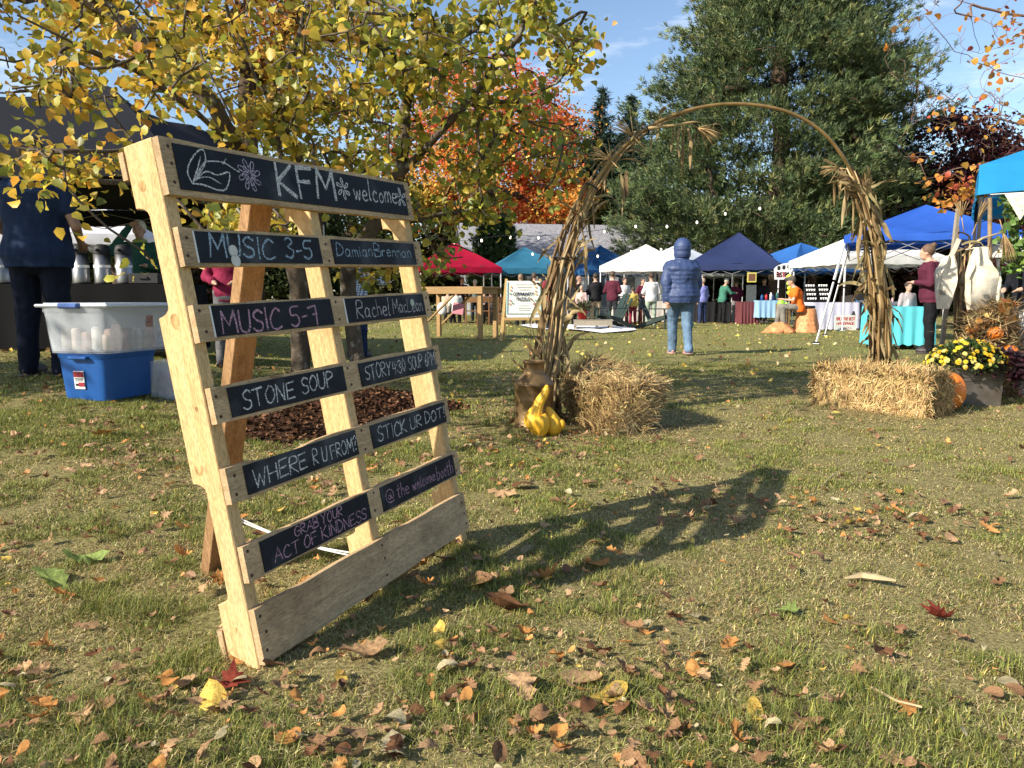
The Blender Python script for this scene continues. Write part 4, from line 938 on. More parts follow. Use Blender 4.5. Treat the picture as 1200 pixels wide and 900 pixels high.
for k_, (px, Yd) in enumerate(((945, 41), (985, 40))):
    q = gp(px, Yd); mb = MB(); h = 9.; mb.tube([Vector((0, 0, -.1)), Vector((.3, 0, h*.3)), Vector((.9*(k_+.5), 0, h*.7)), Vector((1.5, .2, h))], [.3, .26, .2, .08], 8)
    t_ = thing('pine_tree', ['thick dark pine trunk left of the two behind the navy tent', 'leaning dark trunk right behind the bright blue tent roof'][k_], 'tree', q); mb.build('trunk', M_barkdk, t_, True)
    r = np.random.default_rng(90+k_); n = 900; C_ = r.normal(size=(n, 3))*np.array([1.7, 1.4, 1.7])+np.array([1.2, .2, h*.82]); V, F, cc = tufts(C_, r.normal(size=(n, 3))*.7+[0, 0, .4], .36, 8, .05, 95+k_, [(.045, .075, .028), (.07, .10, .035)], [2, 1])
    o = link('crown', npmesh('crown', V, F, cc), M_needle, t_); o['kind'] = 'stuff'
def spruce(px, ytop, Y, wpx, label, seed, cols=((.022, .045, .028), (.04, .065, .038), (.015, .03, .02)), dens=1., name='spruce_tree', taper=1.0, tsize=.45, droop=-.25, group=None, flat=False):
    b = gp(px, Y); top = P3(px, ytop, Y).z-b.z; hw = wpx*Y/900; r = np.random.default_rng(seed); P = []; D = []
    nl = int(top*3.2)
    for i in range(nl):
        z = top*(i+.5)/nl; f = (1-z/top); rad_ = hw*(f**taper)*r.uniform(.8, 1.15)+.1
        for _ in range(int((6+16*f)*dens)):
            a = r.random()*2*np.pi; rr_ = rad_*r.uniform(.8, 1.1); m_ = max(3, int(rr_*6))
            tt = r.uniform(.15, 1, m_)[:, None]; o_ = np.array([math.cos(a), math.sin(a), droop])
            P.append(np.array([0, 0, z])+tt*rr_*o_+r.normal(size=(m_, 3))*.07); D.append(np.repeat(o_[None]+[[0, 0, .15]], m_, 0))
    V, F, cc = tufts(np.concatenate(P), np.concatenate(D), tsize, 7, .085, seed, list(cols), [3, 2, 2])
    t = thing(name, label, 'tree', b, 0, group); o = link('crown', npmesh('crown', V, F, cc), M_needle, t); o['kind'] = 'stuff'
    mb = MB(); mb.tube([(0, 0, -.1), (0, 0, top*.98)], [hw*.09+.08, .02], 7); mb.build('trunk', M_barkdk, t, True); return t
spruce(703, 104, 60, 84, 'tall narrow dark spruce left of the pair beside the pine', 51)
spruce(736, 112, 58, 84, 'tall dark spruce right of the pair, touching the big pine', 52)
spruce(683, 172, 64, 40, 'short distant spruce just left of the pair of spruces', 53)
spruce(765, 165, 56, 30, 'dark spruce half hidden by the left side of the big pine', 54)
cd = ((.030, .060, .016), (.05, .085, .022), (.02, .04, .012))
spruce(572, 252, 36, 24, 'rounded green cedar left of the pair in front of the grey house', 55, cd, 2.6, 'cedar_tree', .55, .2, .9)
spruce(592, 256, 35.6, 20, 'rounded green cedar right of the pair in front of the grey house', 56, cd, 2.6, 'cedar_tree', .55, .2, .9)

# ---- the dark wood that closes the view
WC = [((.035, .055, .018), (.06, .075, .022), (.025, .04, .015)), ((.06, .07, .02), (.09, .09, .03), (.04, .05, .015)), ((.05, .03, .02), (.03, .04, .015), (.07, .05, .02))]
protos = []
for i in range(3):
    t = broad('wood_tree', ['dark green tree', 'olive green tree', 'dull brownish tree'][i]+' in the wood closing the view behind the stalls', 'tree', (0, 0, 0), [(0, 0, 5.5, 3.2, 2.6, 2.6, 45), (-1.2, 0, 3, 2.8, 2.4, 2.2, 35), (1.5, 0, 3.4, 2.6, 2.4, 2.4, 35), (0, -.6, 1.4, 3.3, 2.2, 1.3, 35)], WC[i], [3, 2, 2], .32, 70, .25, 61+i, ['dark green', 'olive', 'brownish'][i]+' trees closing the view'); protos.append(t)
spots = [(x_, 58+5*math.sin(x_)) for x_ in range(-42, 62, 5)]+[(x_+2.4, 49+3*math.cos(x_)) for x_ in range(8, 42, 6)]+[(-24, 36), (-20, 38), (-15.5, 39), (-11, 40), (17.5, 44.5), (21, 43), (25, 42)]
for i, (x_, y_) in enumerate(spots):
    o = protos[i % 3] if i < 3 else copytree(protos[i % 3]); s_ = .85+.3*((i*37) % 10)/10
    o.location = (x_, y_, g(x_, y_)); o.rotation_euler.z = i*1.3; o.scale = (s_, s_, s_*(.9+.2*((i*13) % 7)/7)); 

# unseen tree added left of the view so its crown shades the coffee stand
b = Vector((-7.7, 3.5, g(-7.7, 3.5)))
broad('added_shade_tree', 'unseen yellow green tree added at the left to shade the coffee stand', 'tree', b, [(0, 0, 3.7, 1.9, 1.3, 1.4, 60), (.4, .3, 3.0, 1.6, 1.1, 1.1, 45), (-1, 0, 4.4, 1.8, 1.3, 1.3, 40)],
 [(.30, .31, .06), (.44, .38, .06), (.2, .24, .05)], [3, 2, 2], .09, 90, .13, 88)
# ------------------------------------------------------------ the cornstalk arch
HP = [(640, 492), (643, 440), (648, 380), (656, 320), (678, 252), (712, 192), (760, 149), (815, 127), (872, 122), (928, 133), (972, 163), (1004, 214), (1022, 275), (1030, 340), (1031, 400), (1030, 468)]
def hoopY(i): return 5.25+(6.35-5.25)*i/(len(HP)-1)
hp0 = [P3(px, py, hoopY(i)) for i, (px, py) in enumerate(HP)]
def catmull(P, n=5):
    out = []
    for i in range(len(P)-1):
        p0, p1, p2, p3 = P[max(i-1, 0)], P[i], P[i+1], P[min(i+2, len(P)-1)]
        for k in range(n):
            t = k/n; out.append(.5*((2*p1)+(p2-p0)*t+(2*p0-5*p1+4*p2-p3)*t*t+(3*p1-p0-3*p2+p3)*t**3))
    return out+[P[-1]]
HPt = catmull(hp0); nH = len(HPt)-1
def hoop(t): f = min(max(t, 0), .9999)*nH; i = int(f); return HPt[i].lerp(HPt[i+1], f-i)
def hoopT(t): return (hoop(min(t+.01, 1))-hoop(max(t-.01, 0))).normalized()
arch = thing('corn_arch', 'tall bent hoop arch with dried cornstalks bound up both legs', 'arch')
mb = MB(); mb.tube(HPt, .013, 8); mb.build('hoop', mat('bronze_pipe', (.30, .19, .07), .42, .3, 8, metal=.35, bump=.1), arch, True)
cs = [(.30, .215, .10), (.22, .145, .06), (.37, .28, .14), (.16, .10, .045), (.25, .20, .09)]
M_corn = [mat('dry_corn_%d' % i, c, .75, .35, 7, bump=.35, bscale=40, transl=.22, stretch=(1, 1, 1)) for i, c in enumerate(cs)]
M_stalk = [mat('corn_stalk_%d' % i, c, .6, .35, 4, bump=.3, bscale=60) for i, c in enumerate([(.36, .25, .11), (.24, .15, .06), (.42, .32, .17), (.17, .10, .04)])]
ra = random.Random(12)
def corn_leaf(p, d, L_, w, sag, seed, curl=1., name='corn_leaf', parent=None, mi=None):
    r = random.Random(seed); n = 8; mb = MB(); V = []; q = Vector(p); d = Vector(d).normalized(); tw = r.uniform(-1.5, 1.5)*curl; a0 = r.uniform(0, 6.28)
    for i in range(n+1):
        f = i/n; side = d.orthogonal().normalized(); side.rotate(Matrix.Rotation(a0+tw*f*2, 3, d)); up = d.cross(side)
        ww = w*(.35+.65*math.sin(math.pi*min(f*1.5+.12, 1)*.5))*(1-f**2.2)**.8+.0015
        V += [q-side*ww*.5+up*ww*.22, q-up*ww*.10, q+side*ww*.5+up*ww*.22]
        d = (d+Vector((r.uniform(-.16, .16), r.uniform(-.16, .16), -sag*(.25+f)))).normalized(); q = q+d*(L_/n)
    F = []
    for i in range(n): a = 3*i; F += [(a, a+1, a+4, a+3), (a+1, a+2, a+5, a+4)]
    mb.add(V, F); return mb.build(name, M_corn[mi if mi is not None else r.randrange(5)], parent, True)
def frame(t):
    T_ = hoopT(t); a = Vector((0, 1, 0)); b = T_.cross(a).normalized(); a = b.cross(T_).normalized(); return T_, a, b
def bundle(t0, t1, n, rad, seed, reach=.45):
    r = random.Random(seed)
    for k in range(n):
        s0 = t0+(t1-t0)*max(0, r.uniform(-.25, .62)) if k > n*.35 else t0; ln = (t1-t0)*r.uniform(reach*.8, reach*1.5)
        a0 = r.uniform(0, 6.28); pts = []; q0 = r.random()**.5
        for i in range(9):
            t = s0+ln*i/8; t = min(t, .455+.02*q0) if t1 > t0 else max(t, .725-.02*q0); T_, A, B = frame(min(max(t, 0), 1)); rr = rad(min(max((t-t0)/(t1-t0), 0), 1))*q0; a = a0+.6*i/8
            p = hoop(t)+A*math.cos(a)*rr+B*math.sin(a)*rr+Vector((r.uniform(-1, 1), r.uniform(-1, 1), r.uniform(-1, 1)))*.009
            pts.append(p)
        mb = MB(); r0 = r.uniform(.008, .014); mb.tube(pts, [r0*(1-.5*i/8)*(1.18 if i % 3 == 1 else 1) for i in range(9)], 6)
        mb.build('corn_stalk', M_stalk[r.randrange(4)], arch, True)
def leaves_on(t0, t1, n, rad, seed, Lr=(.12, .34), outk=.5, sag=.5, w=(.018, .042)):
    r = random.Random(seed)
    for k in range(n):
        t = t0+(t1-t0)*r.random(); T_, A, B = frame(t); a = r.uniform(0, 6.28); rr = rad((t-t0)/(t1-t0))*r.uniform(.6, 1.15)
        o = A*math.cos(a)+B*math.sin(a); up = T_ if t < .5 else -T_
        d = o*outk*r.uniform(.3, 1.3)+up*r.uniform(-.9, .9)
        corn_leaf(hoop(t)+o*rr, d, r.uniform(*Lr), r.uniform(*w), sag*r.uniform(.3, 1.2), seed*1000+k, parent=arch)
bundle(.005, .46, 32, lambda f: .120-.098*f**.8, 3, .36)
leaves_on(.01, .27, 110, lambda f: .118-.055*f, 4, Lr=(.12, .30), outk=.13, sag=.16, w=(.025, .05))
leaves_on(.22, .42, 34, lambda f: .058-.028*f, 5, (.10, .26), .20, .35, (.014, .032))
bundle(.995, .72, 32, lambda f: .095-.05*f, 6, .55)
leaves_on(.73, .995, 165, lambda f: .055+.045*f, 7, Lr=(.12, .27), outk=.13, sag=.28, w=(.025, .05))
# hanging leaves near the crown, tassels
for k, (px, py, ln) in enumerate([(800, 145, .36), (806, 150, .30), (797, 150, .22), (790, 150, .18), (978, 196, .30), (990, 200, .34), (984, 196, .26), (1000, 205, .42), (1006, 230, .36), (1010, 250, .44), (1014, 260, .36), (998, 230, .3), (672, 270, .5), (682, 262, .42), (728, 205, .30), (735, 200, .26)]):
    Y_ = 5.75 if px < 900 else 6.1
    if px < 760: Y_ = 5.5
    corn_leaf(P3(px, py, Y_), (ra.uniform(-.3, .3), ra.uniform(-.3, .3), -1), ln, .038, .9, 900+k, 1.4, parent=arch)
def tassel(p, d, L_, n, seed, spread=.35, parent=arch):
    n = int(n*1.9); r = random.Random(seed); mb = MB(); d = Vector(d).normalized()
    mb.tube([p-d*.12, p], .004, 5)
    for _ in range(n):
        q = Vector(p); dd = (d+Vector((r.gauss(0, spread), r.gauss(0, spread), r.gauss(0, spread)))).normalized(); pts = [q.copy()]
        for i in range(4): q = q+dd*L_*r.uniform(.7, 1.1)/4; dd = (dd+Vector((0, 0, -.12))).normalized(); pts.append(q.copy())
        mb.tube(pts, [.0016, .0026, .0026, .002, .001], 4)
    return mb.build('corn_tassel', mat('tassel_straw', (.40, .27, .13), .85, .3, 30), parent, True)
tassel(P3(818, 150, 5.8), (.6, 0, -.35), .19, 13, 1); tassel(P3(742, 160, 5.6), (-.5, 0, .5), .20, 10, 2, .25); tassel(P3(716, 188, 5.55), (-.5, 0, .5), .18, 10, 3, .3)
tassel(P3(984, 197, 6.05), (-.8, 0, .1), .16, 11, 4); tassel(P3(1012, 226, 6.1), (.5, 0, .6), .13, 10, 5)
mb = MB(); mb.tube([P3(760, 150, 5.62), P3(790, 147, 5.66), P3(812, 143, 5.7), P3(820, 143, 5.72)], [.010, .009, .008, .004], 6); mb.build('corn_stalk', M_stalk[0], arch, True)
mb = MB(); T_, A, B = frame(.355)
for t_ in (.395, .30, .215): 
    T_, A, B = frame(t_); c = hoop(t_); rr = .03+.11*max(0, .46-t_)/.46*.7
    mb = MB(); mb.tube([c+(A*math.cos(a)+B*math.sin(a))*rr for a in np.linspace(0, 2*math.pi, 13)], .006, 5)
    mb.build('tie_band', M_black, arch, True)
# dark dried stems standing by the left leg
mb = MB()
for k in range(9):
    x = ra.uniform(622, 640); p0 = at(x, 488); mb.tube([p0, p0+Vector((ra.uniform(-.03, .05), ra.uniform(-.03, .03), .35)), p0+Vector((ra.uniform(-.08, .10), 0, ra.uniform(.55, .75)))], [.004, .003, .0015], 4)
mb.build('dry_stem', mat('dark_stem', (.09, .055, .035), .8, .3, 30), arch)['kind'] = 'stuff'

# ------------------------------------------------------------ milk can with gourds
q = at(626, 504); q.y += .12; q.x = XA(626, q.y)+0; q.z = g(q.x, q.y)-.005
t = thing('milk_can', 'rusty bronze coloured old milk can standing at the left foot of the arch', 'milk can', q)
M_can = mat('rusty_can', (.20, .125, .055), .42, .35, 5, metal=.55, bump=.25, bscale=60, dirt=((.28, .19, .10), 9, .50))
mb = MB(); prof = [(.118, 0), (.128, .004), (.130, .014), (.126, .022), (.124, .26), (.128, .266), (.128, .276), (.134, .284), (.131, .294), (.105, .325), (.080, .348), (.068, .358), (.065, .37), (.065, .412), (.074, .424), (.078, .432), (.073, .440), (.064, .438), (.058, .42), (.056, .30)]
mb.lathe(prof, 40); mb.build('can_body', M_can, t, True)
for s in (-1, 1):
    mb = MB(); mb.tube([Vector((s*(.10+.035*math.sin(a)), 0, .33+.045*math.cos(a)-.01)) for a in np.linspace(.2, math.pi-.1, 9)], .005, 6); mb.build('handle', M_can, t, True)
def gourd(name, label, path, radii, m, cat='gourd', ribs=10, seed=0):
    o = Vector(path[0]); pts = catmull([Vector(p)-o for p in path], 4)
    rr = np.interp(np.linspace(0, 1, len(pts)), np.linspace(0, 1, len(radii)), radii)
    mb = MB(); n = 40; mb.tube(pts, list(rr), n)
    for i in range(len(mb.v)):
        k = i % n; ring = i//n
        if ring < len(pts):
            c = pts[ring]; v = Vector(mb.v[i]); f = 1+.045*math.cos(ribs*2*math.pi*k/n)+.02*math.sin(5*k+ring); mb.v[i] = tuple(c+(v-c)*f)
    z0 = min(v[2] for v in mb.v)
    t = thing(name, label, cat, o); b = mb.build('rind', m, t, True); return t
M_gourd = mat('yellow_gourd', (.80, .44, .03), .52, .16, 14, bump=.2, bscale=50, dirt=((.62, .26, .02), 12, .6))
g0 = at(630, 512); yy = g0.y
gourd('gourd', 'large ribbed yellow swan neck gourd leaning on the milk can', [P3(634, 513, yy), P3(632, 498, yy), P3(627, 490, yy+.01), P3(628, 482, yy+.01), P3(633, 470, yy+.02), P3(639, 460, yy+.025), P3(641, 451, yy+.03)], [.012, .058, .072, .068, .050, .034, .029, .026, .022, .006], M_gourd)
g1 = at(652, 510)
gt = gourd('gourd', 'small warty yellow gourd with wings, right of the swan neck gourd', [P3(648, 512, g1.y), P3(648, 503, g1.y), P3(648, 495, g1.y), P3(646, 487, g1.y+.01), P3(643, 480, g1.y+.02), P3(641, 477, g1.y+.02)], [.010, .046, .055, .050, .036, .024, .016, .004], M_gourd, ribs=7)
ob = P3(648, 512, g1.y)
mb = MB()
for px, py, r_ in ((658, 497, .030), (641, 501, .026)):
    mb.ell(P3(px, py, g1.y-.01)-ob, r_*.8, r_*.8, r_*1.1, 12, 8)
mb.build('wing', M_gourd, gt, True)

def pumpkin(label, c, rx, rz, m, ribs=12, name='pumpkin'):
    t = thing(name, label, 'pumpkin', c); mb = MB(); n = ribs*4; prof = [(rx*math.sin(a)**.85*(1 if a > .2 else 1), rz*(1-math.cos(a))*.5*2*.5) for a in np.linspace(.06, math.pi-.08, 14)]
    mb.lathe([(r_, z_*2) for r_, z_ in prof], n, fn=lambda a, z: 1-.07*abs(math.sin(ribs*a/2))**.0*(.5+.5*math.cos(ribs*a))*1.0)
    mb.build('rind', m, t, True); s = MB(); s.tube([(0, 0, rz*1.93), (0, .01, rz*2.15), (.02, .01, rz*2.3)], [rx*.14, rx*.09, rx*.08], 7); s.build('stem', mat('pumpkin_stem', (.22, .18, .07), .8, .3, 20), t, True); return t
M_pump = mat('pumpkin_orange', (.72, .19, .02), .42, .15, 9, bump=.12, dirt=((.55, .16, .03), 6, .6))
pumpkin('large orange pumpkin tucked behind the end of the right hay bale', (XA(1113, 5.78), 5.78, g(3.3, 5.78)), .135, .145, M_pump)

# ------------------------------------------------------------ hay bales
M_core = mat('hay_core', (.26, .19, .09), .95, .5, 30, bump=.8, bscale=60)
M_straw = mat('hay_straw', (1, 1, 1), .7, .2, 20, bump=0, attr=True, transl=.12, spec=.25)
def bale(label, corners, n, seed, grain=None, fuzz=.035, cols=None, lens=(.05, .16)):
    """corners: 8 points: bottom 4 (ccw), top 4"""
    r = np.random.default_rng(seed); c = [np.array(tuple(p)) for p in corners]; o = sum(c)/8; o[2] = min(p[2] for p in c)
    c = [p-o for p in c]; cen = sum(c)/8
    faces = [(0, 1, 5, 4), (1, 2, 6, 5), (2, 3, 7, 6), (3, 0, 4, 7), (4, 5, 6, 7), (3, 2, 1, 0)]
    t = thing('hay_bale', label, 'hay bale', tuple(o)); mb = MB(); N_ = 12; areas = []
    def P(f, u, v):
        a, b, d, e = [c[i] for i in f]; p = (a*(1-u)+b*u)*(1-v)+(e*(1-u)+d*u)*v
        q = p-cen; L_ = np.linalg.norm(q)
        ed = min(u, 1-u)*min(v, 1-v); rnd = .030*math.exp(-min(u, 1-u)*14)+.030*math.exp(-min(v, 1-v)*14)
        nz_ = .016*math.sin(p[0]*23+seed)*math.cos(p[2]*31+p[1]*19)+.010*math.sin(p[0]*51+p[2]*40)
        return p-q/L_*(rnd-nz_)
    for f in faces:
        b0 = len(mb.v)
        for i in range(N_+1):
            for j in range(N_+1): mb.v.append(tuple(P(f, i/N_, j/N_)))
        for i in range(N_):
            for j in range(N_): a = b0+i*(N_+1)+j; mb.f.append((a, a+N_+1, a+N_+2, a+1))
        a, b, d, e = [c[i] for i in f]; areas.append(np.linalg.norm(np.cross(b-a, e-a)))
    mb.build('bale_core', M_core, t, True)
    A_ = np.array(areas); fi = r.choice(6, n, p=A_/A_.sum()); V = []; 
    C = []; D = []; NN = []
    for k in range(n):
        f = faces[fi[k]]; u, v = r.random(2); p = P(f, u, v); a, b, d, e = [c[i] for i in f]; nn = np.cross(b-a, e-a); nn /= np.linalg.norm(nn)
        if nn @ (p-cen) < 0: nn = -nn
        tt = (b-a)/np.linalg.norm(b-a)*r.normal()+(e-a)/np.linalg.norm(e-a)*r.normal()*(grain or 1.0)
        tt /= np.linalg.norm(tt)+1e-9; out_ = abs(r.normal())*(.09 if lens[1] < .15 else .15)*(2.6 if r.random() < .07 else 1)
        C.append(p+nn*r.uniform(-.006, .012)); D.append(tt+nn*out_); NN.append(nn)
    C = np.array(C); D = np.array(D); D /= np.linalg.norm(D, axis=1)[:, None]; NN = np.array(NN)
    L_ = r.uniform(*lens, n)[:, None]; S = np.cross(D, NN); S /= np.linalg.norm(S, axis=1)[:, None]+1e-9; w = r.uniform(.0016, .0042, n)[:, None]
    S2 = np.cross(D, S); mid = C+D*L_*.5+S*r.normal(size=(n, 1))*.008; end = C+D*L_+S*r.normal(size=(n, 1))*.02+NN*r.normal(size=(n, 1))*.006+np.array([0, 0, -.008])
    ww = S*w
    V = np.stack([C-ww, C+ww, mid-ww, mid+ww, end-ww*.6, end+ww*.6], 1).reshape(-1, 3)
    F = np.array([[0, 1, 3, 2], [2, 3, 5, 4]]); F = (F[None]+(np.arange(n)*6)[:, None, None]).reshape(-1, 4)
    cc = palette(n, cols or [(.40, .27, .11), (.53, .38, .17), (.26, .16, .065), (.35, .25, .10), (.64, .49, .25)], [4, 3, 3, 1, 1.4][:len(cols or [0]*5)], r, .15)
    o_ = link('straw', npmesh('straw', V, F, np.repeat(cc, 6, 0)), M_straw, t); o_['kind'] = 'stuff'; return t
# right bale : front bottom edge from (955,476) to (1108,490)
A = at(953, 474); B = at(1088, 492); ax = (B-A).normalized(); ax.z = 0; dp = Vector((-ax.y, ax.x, 0)); hb = .315
L_ = (B-A).length; dd = .31
cn = [A, B, B+dp*dd, A+dp*dd]; cn = [Vector((p.x, p.y, g(p.x, p.y)-.005)) for p in cn]; cn += [p+Vector((0, 0, hb)) for p in cn]
bale('long rectangular hay bale lying in front of the right leg of the arch', cn, 24000, 5, 1.8, lens=(.035, .11))
z0 = Vector((0, 0, -.01))
cn = [at(674, 497)+z0, at(704, 514)+z0, at(748, 510)+z0+Vector((.0, .02, 0)), at(712, 480)+z0, P3(661, 450, 5.15), P3(757, 452, 4.72), P3(779, 454, 4.98), P3(694, 418, 5.55)]
bale('loose shaggy hay bale slumped beside the milk can at the left arch leg', cn, 23000, 9, 1., cols=[(.38, .26, .11), (.54, .40, .18), (.24, .15, .07), (.68, .54, .27)], lens=(.05, .15))
# loose wisps under and round the bales
n = 2600; r = np.random.default_rng(3); cx = np.where(r.random(n) < .5, 2.75, .68); cy = np.where(cx > 2, 5.55, 4.85); x = cx+r.normal(size=n)*np.where(cx > 2, .42, .30); y = cy+r.normal(size=n)*.22
C = np.stack([x, y, gz(x, y)+.012], -1); D = r.normal(size=(n, 3)); D[:, 2] *= .12; D /= np.linalg.norm(D, axis=1)[:, None]; S = np.cross(D, [0, 0, 1.])*.0022; L_ = r.uniform(.04, .13, n)[:, None]
V = np.stack([C-S, C+S, C+D*L_+[0, 0, .012]], 1).reshape(-1, 3)
tag(link('loose_straw', npmesh('loose_straw', V, np.arange(n*3).reshape(-1, 3), np.repeat(palette(n, [(.45, .35, .17), (.33, .24, .11)], [1, 1], r), 3, 0)), M_straw), 'loose straw wisps fallen on the lawn round the two bales', 'straw', kind='stuff')

# ------------------------------------------------------------ planter with mums
M_galv = mat('dull_galvanised', (.155, .135, .115), .55, .35, 6, metal=.5, bump=.2, dirt=((.10, .075, .055), 5, .52))
Yp = 6.0; pa = P3(1112, 482, Yp); x0 = XA(1113, Yp); x1 = XA(1179, Yp); zg = g(x0, Yp)
t = thing('metal_planter', 'dull galvanised metal trough planter holding yellow and purple plants', 'planter', ((x0+x1)/2, Yp+.16, zg-.005))
mb = MB(); w = (x1-x0)/2; d = .17; h = .30
V = []
for z, s in ((0, .955), (.10, .97), (.195, .985), (.20, 1.012), (.208, 1.012), (.213, .99), (.228, .99), (.233, 1.012), (.241, 1.012), (.246, .995), (h-.01, 1.0), (h-.008, 1.025), (h+.004, 1.025), (h+.004, .97), (h-.05, .96)):
    V.append([(-w*s, -d*s, z), (w*s, -d*s, z), (w*s, d*s, z), (-w*s, d*s, z)])
vs = [v for ring in V for v in ring]; fs = [(4*i+k, 4*i+(k+1) % 4, 4*i+4+(k+1) % 4, 4*i+4+k) for i in range(len(V)-1) for k in range(4)]+[(3, 2, 1, 0), tuple(4*(len(V)-1)+k for k in range(4))]
mb.add(vs, fs); mb.build('trough', M_galv, t)
def plant_ball(name, label, cat, c, rad, nstem, seed, leafcols, lsize, nleaf, flower=None):
    r = np.random.default_rng(seed); t = thing(name, label, cat, c); rx, ry, rz = rad
    n = nleaf; d = r.normal(size=(n, 3)); d[:, 2] = np.abs(d[:, 2])*.9-.15; d /= np.linalg.norm(d, axis=1)[:, None]; f = r.uniform(.45, 1, n)[:, None]**.5
    C = d*f*np.array([rx, ry, rz]); V, F, cc = leafmesh(C, r.uniform(.6, 1.2, n)*lsize, 'ovate', palette(n, leafcols, [1]*len(leafcols), r), -.1, d*1.2, seed, .8)
    o = link('leaves', npmesh('leaves', V, F, cc, True), mat('garden_leaf', (1, 1, 1), .5, .2, 20, bump=0, attr=True, transl=.2), t); o['kind'] = 'stuff'
    mb = MB()
    for k in range(nstem): q = Vector(d[k]*f[k]*np.array([rx, ry, rz])*.9); mb.tube([Vector((q.x*.15, q.y*.15, -.04)), q*.5, q], .003, 4)
    s = mb.build('stems', mat('green_stem', (.08, .09, .03), .7, .3, 20), t); s['kind'] = 'stuff'
    if flower:
        fm = []
        for v_ in range(3):
            mb = MB(); rr = random.Random(v_)
            for ring, (k_, r_, z_) in enumerate(((11, .020, .004), (9, .014, .009), (6, .008, .012))):
                for i in range(k_):
                    a = 2*math.pi*i/k_+ring*.3+rr.uniform(-.1, .1); c_, s_ = math.cos(a), math.sin(a); w_ = r_*.26
                    mb.add([(0, 0, z_*.5), (c_*r_*.6-s_*w_, s_*r_*.6+c_*w_, z_), (c_*r_, s_*r_, z_*.8+rr.uniform(-.002, .002)), (c_*r_*.6+s_*w_, s_*r_*.6-c_*w_, z_)], [(0, 1, 2, 3)])
            m_ = mb.mesh('flower'); m_.materials.append(flower[v_ % len(flower)]); fm.append(m_)
        cnt = 0
        while cnt < 115:
            dd = r.normal(size=3); dd[2] = abs(dd[2])+.12; dd[1] -= .35; dd /= np.linalg.norm(dd); p = dd*np.array([rx, ry, rz])*r.uniform(.98, 1.08)
            o = link('flower', fm[cnt % 3], None, t, Vector(p)); o.rotation_euler = Vector(dd+[0, -.2, .1]).to_track_quat('Z', 'Y').to_euler(); o.scale = (r.uniform(.8, 1.25),)*3; cnt += 1
    return t
M_mum = [mat('mum_yellow', (.80, .60, .04), .6, .15, 30, transl=.2), mat('mum_lemon', (.80, .70, .22), .6, .15, 30, transl=.2), mat('mum_gold', (.70, .46, .02), .6, .15, 30, transl=.2)]
plant_ball('chrysanthemum', 'round yellow chrysanthemum in full bloom in the metal planter', 'flowers', (XA(1134, 6.1), 6.1, zg+.30), (.29, .24, .21), 40, 71, [(.05, .09, .02), (.08, .12, .03), (.03, .06, .015)], .035, 900, M_mum)
plant_ball('purple_plant', 'dark purple leaved plant spilling over the right end of the planter', 'plant', (XA(1172, 6.05), 6.05, zg+.27), (.20, .20, .17), 30, 72, [(.035, .012, .02), (.06, .02, .03), (.02, .01, .015)], .055, 700)
r_ = random.Random(8)
o = thing('vine_tendril', 'dark trailing sprigs hanging from the purple plant', 'plant', (XA(1180, 6.0), 5.95, zg+.22)); mb = MB()
C = []
for k in range(9):
    a = r_.uniform(-.5, 1.2); p = Vector((0, 0, 0)); pts = [p.copy()]
    for i in range(5): p = p+Vector((.035*math.cos(a), -.01, .02-.022*i)); pts.append(p.copy()); C.append(tuple(p)); C.append(tuple(p+Vector((0, 0, .008))))
    mb.tube(pts, .0022, 4)
mb.build('stems', mat('purple_stem', (.05, .02, .03), .7, .3, 20), o)['kind'] = 'stuff'
V, F, cc = leafmesh(np.array(C), .05, 'ovate', palette(len(C), [(.04, .013, .022), (.07, .02, .035)], [1, 1], rng), .3, None, 7, .6)
link('leaves', npmesh('leaves', V, F, cc), MATS['garden_leaf'], o)['kind'] = 'stuff'

# ------------------------------------------------------------ trellis of poles, corn shocks, tote bags, vine heap
Yt = 6.75
M_gwood = woodmat('grey_pole_wood', (.38, .34, .27), (.22, .18, .13), 2, knots=False); M_bwood = woodmat('brown_pole_wood', (.34, .24, .13), (.2, .13, .07), 2, knots=False)
t = thing('pole_ladder', 'rustic grey wooden ladder frame standing behind the planter', 'ladder', (XA(1100, Yt), Yt, g(4, Yt))); o_ = Vector(t.location)
def PP(px, py, Y): return P3(px, py, Y)-o_
mb = MB(); mb.bar(PP(1098, 452, Yt), PP(1123, 244, Yt), .032, .032, bev=.003); mb.build('rail', M_gwood, t)
mb = MB(); mb.tube([PP(1164, 462, Yt+.1), PP(1161, 380, Yt+.1), PP(1160, 300, Yt+.1), PP(1160, 232, Yt+.1)], [.021, .02, .019, .017], 8); mb.build('rail', M_bwood, t, True)
for (a, b_) in (((1112, 332), (1162, 334)), ((1105, 379), (1162, 382)), ((1101, 425), (1162, 428))):
    mb = MB(); mb.tube([PP(*a, Yt), PP(*b_, Yt+.1)], .011, 7); mb.build('rung', M_bwood, t, True)
t = thing('corn_shock', 'bundle of dried cornstalks tied upright to the wooden ladder', 'cornstalks', (XA(1128, 6.8), 6.8, g(4, 6.8))); o_ = Vector(t.location)
rc = random.Random(4)
for k in range(13):
    x0_ = rc.uniform(1116, 1136); x1_ = rc.uniform(1116, 1140); Y_ = 6.8+rc.uniform(-.05, .1); top = rc.uniform(262, 330)
    mb = MB(); mb.tube([PP(x0_, 455, Y_), PP((x0_+x1_)/2, 370, Y_+.02), PP(x1_, top, Y_)], [.014, .012, .006], 6); mb.build('corn_stalk', M_stalk[k % 4], t, True)
